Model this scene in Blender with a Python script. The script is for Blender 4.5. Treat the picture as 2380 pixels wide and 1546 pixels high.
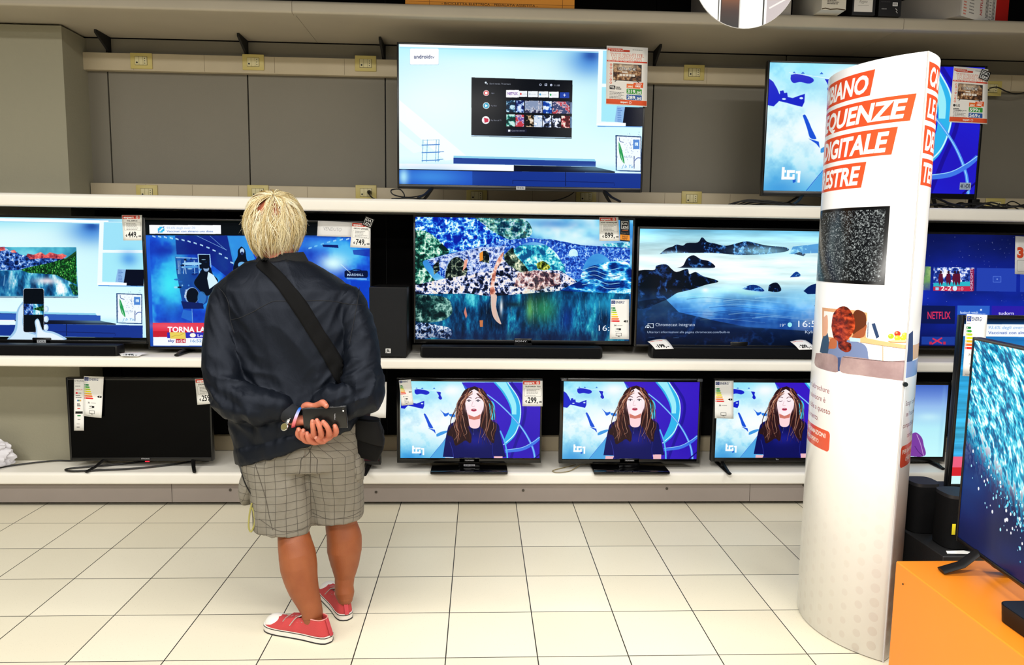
import bpy, bmesh, math, random
import numpy as np
from mathutils import Vector, Matrix, noise as mnoise

for o in list(bpy.data.objects): bpy.data.objects.remove(o)
SC = bpy.context.scene
COL = SC.collection
rad = math.radians

# ---------------------------------------------------------------- camera
CAM = np.array([0.4275, -2.4262, 1.4150]); YAW, PIT, ROL, FPX = .0444, .1129, .0136, 1714.8
_F = np.array([math.sin(YAW)*math.cos(PIT), math.cos(YAW)*math.cos(PIT), -math.sin(PIT)])
_R0 = np.array([math.cos(YAW), -math.sin(YAW), 0.]); _U0 = np.cross(_R0, _F)
_R = _R0*math.cos(ROL)+_U0*math.sin(ROL); _U = -_R0*math.sin(ROL)+_U0*math.cos(ROL)
cd = bpy.data.cameras.new('camera'); cam = bpy.data.objects.new('camera', cd); COL.objects.link(cam)
cd.sensor_width = 36; cd.lens = FPX/2380*36; cd.clip_start = .05
cam.matrix_world = Matrix([[_R[i], _U[i], -_F[i], CAM[i]] for i in range(3)]+[[0, 0, 0, 1]])
SC.camera = cam
SC.view_settings.view_transform = 'Standard'; SC.view_settings.look = 'None'
SC.view_settings.exposure = 0.0; SC.view_settings.gamma = 1.0; SC.view_settings.use_curve_mapping = False

# ---------------------------------------------------------------- world, shop lighting, added column spot
w = bpy.data.worlds.new('world'); SC.world = w; w.use_nodes = True
w.node_tree.nodes['Background'].inputs[0].default_value = (1.0, .97, .92, 1)
w.node_tree.nodes['Background'].inputs[1].default_value = .035
def ceiling_lamp(x, y, z, sx, sy, power, col=(1, .965, .90)):
    l = bpy.data.lights.new('fluorescent_light', 'AREA'); l.shape = 'RECTANGLE'; l.size = sx; l.size_y = sy
    l.energy = power; l.color = col
    o = bpy.data.objects.new('fluorescent_light', l); o.location = (x, y, z); COL.objects.link(o); return o
for lx in (-3.0, -.3, 2.4):
    ceiling_lamp(lx, -.75, 3.02, 1.9, .30, 50)
    ceiling_lamp(lx, -2.9, 3.02, 1.9, .30, 70)
    ceiling_lamp(lx, -5.0, 3.02, 1.9, .30, 70)

sl_ = bpy.data.lights.new('added_column_spot', 'SPOT'); sl_.energy = 255; sl_.spot_size = rad(56); sl_.spot_blend = .9; sl_.shadow_soft_size = .12; sl_.color = (1, .97, .94)  # added spot that brightens the white column, not a known shop fixture
so_ = bpy.data.objects.new('added_column_spot', sl_); so_.location = (.2, -2.6, 3.0); so_.rotation_euler = (Vector((1.78, 0, .30))-so_.location).to_track_quat('-Z', 'Y').to_euler(); COL.objects.link(so_)

def at(x, y, Y):
    """photo pixel + real depth Y (metres) -> world point"""
    d = _F+_R*(x-1190)/FPX-_U*(y-773)/FPX
    return CAM+d*((Y-CAM[1])/d[1])
def atZ(x, y, Z=0.):
    d = _F+_R*(x-1190)/FPX-_U*(y-773)/FPX
    return CAM+d*((Z-CAM[2])/d[2])

def proj(X):
    """world point -> photo pixel (only used to lay out the artwork on a screen)"""
    d = np.array(tuple(X), float)-CAM; return (1190+FPX*(d@_R)/(d@_F), 773-FPX*(d@_U)/(d@_F))

# ---------------------------------------------------------------- materials
MATS = {}
def lin(c):
    if isinstance(c, str): c = tuple(int(c[i:i+2], 16)/255 for i in (0, 2, 4))
    return tuple((v/12.92 if v <= .04045 else ((v+.055)/1.055)**2.4) for v in c)
def mat(name, color, rough=.5, metal=0., noise=0., nscale=30., bump=0., bscale=200., spec=.5, emit=None, estr=1., coat=0.):
    if name in MATS: return MATS[name]
    m = bpy.data.materials.new(name); m.use_nodes = True; nt = m.node_tree; b = nt.nodes['Principled BSDF']
    c = lin(color)+(1,)
    b.inputs['Base Color'].default_value = c; b.inputs['Roughness'].default_value = rough; b.inputs['Metallic'].default_value = metal
    b.inputs['Specular IOR Level'].default_value = spec
    if coat: b.inputs['Coat Weight'].default_value = coat; b.inputs['Coat Roughness'].default_value = .08
    if emit is not None:
        b.inputs['Emission Color'].default_value = lin(emit)+(1,); b.inputs['Emission Strength'].default_value = estr
    if noise or bump:
        tc = nt.nodes.new('ShaderNodeTexCoord')
    if noise:
        n = nt.nodes.new('ShaderNodeTexNoise'); n.inputs['Scale'].default_value = nscale; n.inputs['Detail'].default_value = 6
        nt.links.new(tc.outputs['Object'], n.inputs['Vector'])
        mx = nt.nodes.new('ShaderNodeMix'); mx.data_type = 'RGBA'
        mx.inputs['A'].default_value = tuple(v*(1-noise) for v in c[:3])+(1,); mx.inputs['B'].default_value = tuple(min(1, v*(1+noise)) for v in c[:3])+(1,)
        nt.links.new(n.outputs['Fac'], mx.inputs['Factor']); nt.links.new(mx.outputs['Result'], b.inputs['Base Color'])
    if bump:
        n2 = nt.nodes.new('ShaderNodeTexNoise'); n2.inputs['Scale'].default_value = bscale; n2.inputs['Detail'].default_value = 3
        nt.links.new(tc.outputs['Object'], n2.inputs['Vector'])
        bp = nt.nodes.new('ShaderNodeBump'); bp.inputs['Strength'].default_value = bump; bp.inputs['Distance'].default_value = .01
        nt.links.new(n2.outputs['Fac'], bp.inputs['Height']); nt.links.new(bp.outputs['Normal'], b.inputs['Normal'])
    MATS[name] = m; return m

# ---------------------------------------------------------------- mesh building
class MB:
    def __init__(s): s.v = []; s.f = []; s.uv = None
    def add(s, vs, fs):
        o = len(s.v); s.v += [tuple(map(float, p)) for p in vs]; s.f += [tuple(i+o for i in f) for f in fs]; return s
    def box(s, x0, x1, y0, y1, z0, z1):
        return s.add([(x, y, z) for x in (x0, x1) for y in (y0, y1) for z in (z0, z1)],
                     [(0, 1, 3, 2), (4, 6, 7, 5), (0, 4, 5, 1), (2, 3, 7, 6), (0, 2, 6, 4), (1, 5, 7, 3)])
    def rbox(s, x0, x1, y0, y1, z0, z1, r=.004, seg=2):
        bm = bmesh.new(); bmesh.ops.create_cube(bm, size=1)
        for v in bm.verts: v.co = Vector(((x0+x1)/2+v.co.x*(x1-x0), (y0+y1)/2+v.co.y*(y1-y0), (z0+z1)/2+v.co.z*(z1-z0)))
        r = min(r, .45*min(abs(x1-x0), abs(y1-y0), abs(z1-z0)))
        bmesh.ops.bevel(bm, geom=bm.edges[:], offset=r, segments=seg, affect='EDGES', profile=.5)
        return s.bm(bm)
    def bm(s, bm):
        bm.verts.index_update(); s.add([v.co for v in bm.verts], [[v.index for v in f.verts] for f in bm.faces]); bm.free(); return s
    def tube(s, pts, r, n=8, cap=True):
        pts = [Vector(p) for p in pts]; k = len(pts)
        rs = r if hasattr(r, '__len__') else [r]*k
        up = Vector((0, 0, 1)); rings = []; prev = None
        for i, p in enumerate(pts):
            t = (pts[min(i+1, k-1)]-pts[max(i-1, 0)])
            if t.length < 1e-9: t = Vector((0, 0, 1))
            t.normalize()
            if prev is None:
                a = t.cross(up)
                if a.length < 1e-3: a = t.cross(Vector((1, 0, 0)))
            else:
                a = prev-t*prev.dot(t)
                if a.length < 1e-6: a = t.cross(up)
            a.normalize(); prev = a; b = t.cross(a)
            rr = rs[i]; ra, rb = (rr if hasattr(rr, '__len__') else (rr, rr))
            rings.append([p+a*ra*math.cos(2*math.pi*j/n)+b*rb*math.sin(2*math.pi*j/n) for j in range(n)])
        vs = [q for ring in rings for q in ring]; fs = []
        for i in range(k-1):
            for j in range(n): fs.append((i*n+j, i*n+(j+1) % n, (i+1)*n+(j+1) % n, (i+1)*n+j))
        if cap: fs += [tuple(range(n-1, -1, -1)), tuple((k-1)*n+j for j in range(n))]
        return s.add(vs, fs)
    def cyl(s, p0, p1, r, n=20): return s.tube([p0, p1], r, n)
    def prism(s, poly, a, b, axis='y'):
        """poly: 2D outline; extruded between a and b along axis"""
        n = len(poly)
        f = {'y': lambda u, v, t: (u, t, v), 'x': lambda u, v, t: (t, u, v), 'z': lambda u, v, t: (u, v, t)}[axis]
        return s.add([f(u, v, a) for u, v in poly]+[f(u, v, b) for u, v in poly],
                     [tuple(range(n)), tuple(range(2*n-1, n-1, -1))]+[(i, (i+1) % n, n+(i+1) % n, n+i) for i in range(n)])
    def lathe(s, prof, c=(0, 0, 0), n=24):
        vs = []; fs = []; k = len(prof)
        for r, z in prof:
            for j in range(n): vs.append((c[0]+r*math.cos(2*math.pi*j/n), c[1]+r*math.sin(2*math.pi*j/n), c[2]+z))
        for i in range(k-1):
            for j in range(n): fs.append((i*n+j, i*n+(j+1) % n, (i+1)*n+(j+1) % n, (i+1)*n+j))
        fs += [tuple(range(n-1, -1, -1)), tuple((k-1)*n+j for j in range(n))]
        return s.add(vs, fs)
    def xf(s, M):
        s.v = [tuple(M @ Vector(p)) for p in s.v]; return s
    def build(s, name, m, parent=None, smooth=True, fix=True):
        off = Vector((0, 0, 0))
        me = bpy.data.meshes.new(name); me.from_pydata(s.v, [], s.f)
        if fix:
            bm = bmesh.new(); bm.from_mesh(me); bmesh.ops.recalc_face_normals(bm, faces=bm.faces[:]); bm.to_mesh(me); bm.free()
        return link(name, me, m, parent, smooth)
def link(name, me, m, parent=None, smooth=True):
    if m is not None:
        for x in (m if isinstance(m, (list, tuple)) else [m]): me.materials.append(x)
    if smooth:
        me.shade_smooth()
        try: me.set_sharp_from_angle(angle=rad(35))
        except Exception: pass
    o = bpy.data.objects.new(name, me); COL.objects.link(o)
    if parent is not None: o.parent = parent
    return o
def tag(o, label=None, cat=None, group=None, kind=None):
    if label: o['label'] = label
    if cat: o['category'] = cat
    if group: o['group'] = group
    if kind: o['kind'] = kind
    return o
def thing(name, label, cat, loc=(0, 0, 0), rz=0., group=None):
    o = bpy.data.objects.new(name, None); COL.objects.link(o); o.location = tuple(map(float, loc)); o.rotation_euler = (0, 0, rz)
    o.empty_display_size = .05
    return tag(o, label, cat, group)
def move_origin(o, p):
    """put a one-mesh thing's origin at world point p, shape unchanged"""
    p = Vector(tuple(map(float, p))); o.data.transform(Matrix.Translation(-p)); o.location = p; return o
def struct(name, mb, m, smooth=True):
    return tag(mb.build(name, m, None, smooth), kind='structure')
# ================================================================ printed and displayed pictures (drawn here, no files)
TXT = {}
def text_tris(s, bold=0., shear=0.):
    k = (s, round(bold, 4), round(shear, 3))
    if k in TXT: return TXT[k]
    cu = bpy.data.curves.new('lettering', 'FONT'); cu.body = s; cu.size = 1; cu.offset = bold; cu.shear = shear; cu.resolution_u = 3
    ob = bpy.data.objects.new('lettering', cu); COL.objects.link(ob)
    bpy.context.view_layer.update()
    me = ob.to_mesh(); me.calc_loop_triangles()
    V = np.array([v.co[:2] for v in me.vertices]) if len(me.vertices) else np.zeros((0, 2))
    t = np.array([V[list(l.vertices)] for l in me.loop_triangles]) if len(me.loop_triangles) else np.zeros((0, 3, 2))
    ob.to_mesh_clear(); bpy.data.objects.remove(ob); bpy.data.curves.remove(cu)
    TXT[k] = t; return t
_rng = np.random.RandomState(5)
def fbm(h, w, sx, sy, octv=5, seed=0, gain=.55):
    r = np.random.RandomState(seed); out = np.zeros((h, w)); a = 1; tot = 0
    for o in range(octv):
        gx = max(2, int(sx*2**o)+2); gy = max(2, int(sy*2**o)+2)
        g = r.rand(gy, gx); X = np.linspace(0, gx-1.001, w); Y = np.linspace(0, gy-1.001, h)
        xi = X.astype(int); yi = Y.astype(int); fx = X-xi; fy = Y-yi; fx = fx*fx*(3-2*fx); fy = fy*fy*(3-2*fy)
        A = g[yi][:, xi]; B = g[yi][:, xi+1]; Cc = g[yi+1][:, xi]; D = g[yi+1][:, xi+1]
        out += a*((A*(1-fx)+B*fx)*(1-fy)[:, None]+(Cc*(1-fx)+D*fx)*fy[:, None]); tot += a; a *= gain
    return out/tot
def C3(c):
    if isinstance(c, str): return np.array([int(c[i:i+2], 16)/255 for i in (0, 2, 4)])
    return np.array(c, float)
class Canvas:
    """a picture addressed in its own 2D frame: quad = (x0,y0,x1,y1, dy) corner box with y pointing down and a small shear dy across"""
    def __init__(s, x0, y0, x1, y1, k=1.5, bg=(0, 0, 0), dyt=0., dyb=None):
        s.x0, s.y0, s.x1, s.y1, s.dyt = x0, y0, x1, y1, dyt; s.dyb = dyt if dyb is None else dyb
        s.w = max(4, int(round(abs(x1-x0)*k))); s.h = max(4, int(round(abs(y1-y0)*k)))
        s.a = np.empty((s.h, s.w, 3)); s.a[:] = C3(bg); s.H = None
    def quad(s, c):
        """c: positions of the sheet's TL,TR,BR,BL in the drawing frame"""
        A = []; B = []
        for (x, y), (u, v) in zip(c, ((0, 0), (1, 0), (1, 1), (0, 1))):
            A += [[x, y, 1, 0, 0, 0, -u*x, -u*y], [0, 0, 0, x, y, 1, -v*x, -v*y]]; B += [u, v]
        h = np.linalg.solve(np.array(A, float), np.array(B, float)); s.H = np.append(h, 1).reshape(3, 3)
        s.x0 = s.y0 = 0; s.x1 = abs(c[1][0]-c[0][0]); s.y1 = abs(c[3][1]-c[0][1]); return s
    def P(s, pts):
        p = np.atleast_2d(np.array(pts, float))
        if s.H is not None:
            q = np.c_[p, np.ones(len(p))] @ s.H.T; return q[:, :2]/q[:, 2:]*np.array([s.w, s.h])
        u = (p[:, 0]-s.x0)/(s.x1-s.x0)
        top = s.y0+s.dyt*u; bot = s.y1+s.dyb*u
        v = (p[:, 1]-top)/(bot-top); return np.stack([u*s.w, v*s.h], 1)
    def _mask(s, polys, ss=2):
        allp = np.concatenate(polys); x0, y0 = np.floor(allp.min(0)).astype(int)-1; x1, y1 = np.ceil(allp.max(0)).astype(int)+1
        x0, y0, x1, y1 = max(x0, 0), max(y0, 0), min(x1, s.w), min(y1, s.h)
        if x1 <= x0 or y1 <= y0: return None
        X = x0+(np.arange((x1-x0)*ss)+.5)/ss; Y = y0+(np.arange((y1-y0)*ss)+.5)/ss
        M = np.zeros((len(Y), len(X)), bool)
        for p in polys:
            q = np.roll(p, -1, 0); cr = np.zeros_like(M)
            for (ax, ay), (bx, by) in zip(p, q):
                if ay == by: continue
                r = np.nonzero((Y >= min(ay, by)) & (Y < max(ay, by)))[0]
                if not len(r): continue
                xs = ax+(Y[r]-ay)*(bx-ax)/(by-ay)
                cr[r] ^= X[None, :] > xs[:, None]
            M |= cr
        cov = M.reshape(y1-y0, ss, x1-x0, ss).mean((1, 3)); return x0, y0, x1, y1, cov
    def _paint(s, m, c, a=1.):
        if m is None: return
        x0, y0, x1, y1, cov = m; cov = (cov*a)[..., None]
        col = c[y0:y1, x0:x1] if isinstance(c, np.ndarray) and c.ndim == 3 else C3(c)
        s.a[y0:y1, x0:x1] = s.a[y0:y1, x0:x1]*(1-cov)+col*cov
    def poly(s, pts, c, a=1.): s._paint(s._mask([s.P(pts)]), c, a); return s
    def rect(s, x0, y0, x1, y1, c, a=1.): return s.poly([(x0, y0), (x1, y0), (x1, y1), (x0, y1)], c, a)
    def rrect(s, x0, y0, x1, y1, r, c, a=1.):
        pts = []
        for cx, cy, t0 in ((x1-r, y0+r, -90), (x1-r, y1-r, 0), (x0+r, y1-r, 90), (x0+r, y0+r, 180)):
            pts += [(cx+r*math.cos(rad(t0+t)), cy+r*math.sin(rad(t0+t))) for t in range(0, 91, 15)]
        return s.poly(pts, c, a)
    def ell(s, cx, cy, rx, ry, c, a=1., n=40):
        return s.poly([(cx+rx*math.cos(2*math.pi*i/n), cy+ry*math.sin(2*math.pi*i/n)) for i in range(n)], c, a)
    def line(s, pts, wd, c, a=1., w1=None):
        P = s.P(pts); kx = s.w/abs(s.x1-s.x0); n = len(P); L = []; Rr = []
        for i in range(n):
            t = P[min(i+1, n-1)]-P[max(i-1, 0)]; t = t/(np.hypot(*t)+1e-9); w_ = (wd if w1 is None else wd+(w1-wd)*i/(n-1))*kx/2
            nn = np.array([-t[1], t[0]])*w_; L.append(P[i]+nn); Rr.append(P[i]-nn)
        polys = [np.array([L[i], L[i+1], Rr[i+1], Rr[i]]) for i in range(n-1)]
        s._paint(s._mask(polys), c, a); return s
    def curve(s, pts, wd, c, a=1., w1=None, n=24): return s.line(spline(pts, n), wd, c, a, w1)
    def text(s, x, y, txt, h, c, bold=0., shear=0., sx=1., align='l', w=None, rot=0., a=1., slope=0.):
        """baseline at (x,y), cap height h; w fixes the width"""
        T = text_tris(txt, bold, shear)
        if not len(T): return s
        T = T.copy(); mn = T[..., 0].min(); mxx = T[..., 0].max(); wid = mxx-mn; k = h/.70
        kx = k*sx if w is None else w/wid
        T[..., 0] = (T[..., 0]-mn-(wid if align == 'r' else wid/2 if align == 'c' else 0))*kx; T[..., 1] *= -k
        if rot:
            cr, sr = math.cos(rot), math.sin(rot); X = T[..., 0]*cr-T[..., 1]*sr; Y = T[..., 0]*sr+T[..., 1]*cr; T = np.stack([X, Y], -1)
        T[..., 0] += x; T[..., 1] += y+slope*(T[..., 0]-x)
        Q = s.P(T.reshape(-1, 2)).reshape(-1, 3, 2)
        x0, y0 = np.maximum(np.floor(Q.reshape(-1, 2).min(0)).astype(int)-1, 0); x1 = min(int(np.ceil(Q[..., 0].max()))+1, s.w); y1 = min(int(np.ceil(Q[..., 1].max()))+1, s.h)
        if x1 <= x0 or y1 <= y0: return s
        ss = 3; M = np.zeros(((y1-y0)*ss, (x1-x0)*ss), bool); q = (Q-np.array([x0, y0]))*ss
        for t in q:
            (ax, ay), (bx, by), (cx, cy) = t
            X0, X1 = max(int(min(ax, bx, cx)), 0), min(int(max(ax, bx, cx))+2, M.shape[1]); Y0, Y1 = max(int(min(ay, by, cy)), 0), min(int(max(ay, by, cy))+2, M.shape[0])
            if X1 <= X0 or Y1 <= Y0: continue
            X = np.arange(X0, X1)+.5; Y = (np.arange(Y0, Y1)+.5)[:, None]
            e0 = (bx-ax)*(Y-ay)-(by-ay)*(X-ax); e1 = (cx-bx)*(Y-by)-(cy-by)*(X-bx); e2 = (ax-cx)*(Y-cy)-(ay-cy)*(X-cx)
            M[Y0:Y1, X0:X1] |= ((e0 >= 0) & (e1 >= 0) & (e2 >= 0)) | ((e0 <= 0) & (e1 <= 0) & (e2 <= 0))
        cov = M.reshape(y1-y0, ss, x1-x0, ss).mean((1, 3)); s._paint((x0, y0, x1, y1, cov), c, a); return s
    def fine(s, x, y, w_, n, dy, th, c, a=.75, seed=1):
        """rows of print too small to read"""
        r = random.Random(seed)
        for i in range(n):
            X = x; end = x+w_*r.uniform(.6, 1)
            while X < end:
                L = r.uniform(.06, .16)*w_; s.rect(X, y+i*dy, min(X+L, end), y+i*dy+th, c, a); X += L+w_*.025
        return s
    def vgrad(s, x0, y0, x1, y1, cols):
        """vertical gradient: cols = [(t,color),...]"""
        P = s.P([(x0, y0), (x1, y1)]); X0, X1 = int(max(P[0, 0], 0)), int(min(P[1, 0]+1, s.w)); Y0, Y1 = int(max(P[0, 1], 0)), int(min(P[1, 1]+1, s.h))
        t = np.linspace(0, 1, max(Y1-Y0, 1)); ts = [q[0] for q in cols]; cs = np.array([C3(q[1]) for q in cols])
        g = np.stack([np.interp(t, ts, cs[:, i]) for i in range(3)], -1); s.a[Y0:Y1, X0:X1] = g[:, None, :]; return s
    def glow(s, cx, cy, rx, ry, c, a=1., p=1.):
        P = s.P([(cx, cy)])[0]; kx = s.w/abs(s.x1-s.x0); ky = s.h/abs(s.y1-s.y0)
        Y, X = np.mgrid[0:s.h, 0:s.w]; d = ((X-P[0])/(rx*kx))**2+((Y-P[1])/(ry*ky))**2
        m = (a*np.exp(-d*p))[..., None]; s.a = s.a*(1-m)+C3(c)*m; return s
    def region(s, pts, fn, a=1.):
        """fill an outline with a texture array fn(h,w)->(h,w,3) covering the whole canvas"""
        m = s._mask([s.P(pts)])
        if m is not None: s._paint(m, fn if isinstance(fn, np.ndarray) else fn(s.h, s.w), a)
        return s
    def image(s, name):
        im = bpy.data.images.new(name, s.w, s.h, alpha=False)
        buf = np.ones((s.h, s.w, 4), np.float32); buf[..., :3] = np.clip(s.a, 0, 1)[::-1]
        im.pixels.foreach_set(buf.ravel()); im.update(); im.pack(); return im
def spline(pts, n=24):
    P = [np.array(p, float) for p in pts]; P = [2*P[0]-P[1]]+P+[2*P[-1]-P[-2]]; out = []
    seg = len(P)-3; per = max(2, n//seg)
    for i in range(seg):
        a, b, c, d = P[i:i+4]
        for j in range(per+(i == seg-1)):
            t = j/per; out.append(.5*((2*b)+(-a+c)*t+(2*a-5*b+4*c-d)*t*t+(-a+3*b-3*c+d)*t**3))
    return [tuple(q) for q in out]
def ramp(v, cols):
    ts = [q[0] for q in cols]; cs = np.array([C3(q[1]) for q in cols])
    return np.stack([np.interp(v, ts, cs[:, i]) for i in range(3)], -1)
def picmat(name, canvas, emit=False, rough=.45, estr=1.0, spec=.3):
    m = bpy.data.materials.new(name); m.use_nodes = True; nt = m.node_tree; b = nt.nodes['Principled BSDF']
    t = nt.nodes.new('ShaderNodeTexImage'); t.image = canvas.image(name); t.interpolation = 'Linear'; t.extension = 'EXTEND'
    b.inputs['Roughness'].default_value = rough; b.inputs['Specular IOR Level'].default_value = spec
    if emit:
        b.inputs['Base Color'].default_value = (.002, .004, .005, 1); nt.links.new(t.outputs['Color'], b.inputs['Emission Color']); b.inputs['Emission Strength'].default_value = estr
    else: nt.links.new(t.outputs['Color'], b.inputs['Base Color'])
    return m
def uvquad(name, pts, m, parent=None, th=.0, nseg=1, fn=None):
    """picture sheet: pts TL,TR,BR,BL; optional curl fn(u,v)->offset vector; backed so that it has real thickness th"""
    TL, TR, BR, BL = [Vector(tuple(map(float, p))) for p in pts]; n = nseg; V = []; UV = []
    for j in range(n+1):
        for i in range(n+1):
            u, v = i/n, j/n; p = (TL*(1-u)+TR*u)*(1-v)+(BL*(1-u)+BR*u)*v
            if fn: p = p+Vector(fn(u, v))
            V.append(p); UV.append((u, 1-v))
    F = []
    for j in range(n):
        for i in range(n): a = j*(n+1)+i; F.append((a, a+n+1, a+n+2, a+1))
    nf = len(F)
    if th:
        nr = (TR-TL).cross(TL-BL).normalized(); k = len(V); V += [p-nr*th for p in V[:k]]; UV += UV[:k]
        F += [tuple(reversed([q+k for q in f])) for f in F[:nf]]
        e = [(i, i+1) for i in range(n)]+[(i*(n+1)+n, (i+1)*(n+1)+n) for i in range(n)]+[(n*(n+1)+i+1, n*(n+1)+i) for i in reversed(range(n))]+[((i+1)*(n+1), i*(n+1)) for i in reversed(range(n))]
        F += [(a, b, b+k, a+k) for a, b in e]
    me = bpy.data.meshes.new(name); me.from_pydata([tuple(p) for p in V], [], F)
    uvl = me.uv_layers.new(name='UVMap')
    for l in me.loops: uvl.data[l.index].uv = UV[l.vertex_index]
    ms = [m]
    if th:
        ms.append(mat('paper_back', 'd8d8d4', .7))
    o = link(name, me, ms, parent, smooth=False)
    if th:
        for p in me.polygons:
            if p.index >= nf: p.material_index = 1
    if nseg > 1: me.shade_smooth()
    return o
# ================================================================ the setting
SB, SU, YB = 1.50, 1.40, 1.98      # front of the base shelf, front of the upper shelves, back panels
Z1, Z2, Z3, Z4 = .158, .848, 1.698, 2.652     # tops of the four shelves
XL, XR = -3.4, 4.4
# floor tiles 32 cm, thin dark joints, fine speckle
m = bpy.data.materials.new('floor_tiles'); m.use_nodes = True; nt = m.node_tree; b = nt.nodes['Principled BSDF']
N = nt.nodes.new; Lk = nt.links.new
geo = N('ShaderNodeNewGeometry'); sep = N('ShaderNodeSeparateXYZ'); Lk(geo.outputs['Position'], sep.inputs[0])
def M(op, a, b_=None, c_=None):
    n = N('ShaderNodeMath'); n.operation = op
    for i, q in enumerate((a, b_, c_)):
        if q is None: continue
        if isinstance(q, (int, float)): n.inputs[i].default_value = q
        else: Lk(q, n.inputs[i])
    return n.outputs[0]
nz = N('ShaderNodeTexNoise'); nz.inputs['Scale'].default_value = 3; Lk(geo.outputs['Position'], nz.inputs['Vector'])
def joint(axis):
    q = M('DIVIDE', sep.outputs[axis], .32)
    fr = M('FRACT', M('ADD', q, 100.5)); d = M('ABSOLUTE', M('SUBTRACT', fr, .5))
    return M('LESS_THAN', d, .0062)
j = M('MAXIMUM', joint(0), joint(1))
tid = N('ShaderNodeCombineXYZ'); Lk(M('FLOOR', M('DIVIDE', sep.outputs[0], .32)), tid.inputs[0]); Lk(M('FLOOR', M('DIVIDE', sep.outputs[1], .32)), tid.inputs[1])
wn = N('ShaderNodeTexWhiteNoise'); Lk(tid.outputs[0], wn.inputs['Vector'])
n1 = N('ShaderNodeTexNoise'); n1.inputs['Scale'].default_value = 260; n1.inputs['Detail'].default_value = 4; Lk(geo.outputs['Position'], n1.inputs['Vector'])
n2 = N('ShaderNodeTexNoise'); n2.inputs['Scale'].default_value = 2.2; n2.inputs['Detail'].default_value = 5; Lk(geo.outputs['Position'], n2.inputs['Vector'])
def mixc(f, A, B):
    x = N('ShaderNodeMix'); x.data_type = 'RGBA'
    for nme, q in (('A', A), ('B', B)):
        if isinstance(q, tuple): x.inputs[nme].default_value = q
        else: Lk(q, x.inputs[nme])
    if isinstance(f, float): x.inputs['Factor'].default_value = f
    else: Lk(f, x.inputs['Factor'])
    return x.outputs['Result']
cA, cB, cD = lin('e2dac2')+(1,), lin('efe8d2')+(1,), lin('a89f86')+(1,)
base = mixc(wn.outputs['Value'], cA, cB)
base = mixc(M('MULTIPLY', M('GREATER_THAN', n1.outputs['Fac'], .66), .45), base, cD)
base = mixc(M('MULTIPLY', n2.outputs['Fac'], .22), base, lin('cfc4a8')+(1,))
base = mixc(j, base, lin('2c2924')+(1,))
Lk(base, b.inputs['Base Color']); b.inputs['Roughness'].default_value = .42; b.inputs['Specular IOR Level'].default_value = .35
bp = N('ShaderNodeBump'); bp.inputs['Strength'].default_value = .4; bp.inputs['Distance'].default_value = .002; bp.invert = True
Lk(j, bp.inputs['Height']); Lk(bp.outputs['Normal'], b.inputs['Normal'])
MATS['floor'] = m
struct('floor', MB().box(-6, 7, -7, 2.1, -.05, 0), m, False)
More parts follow.
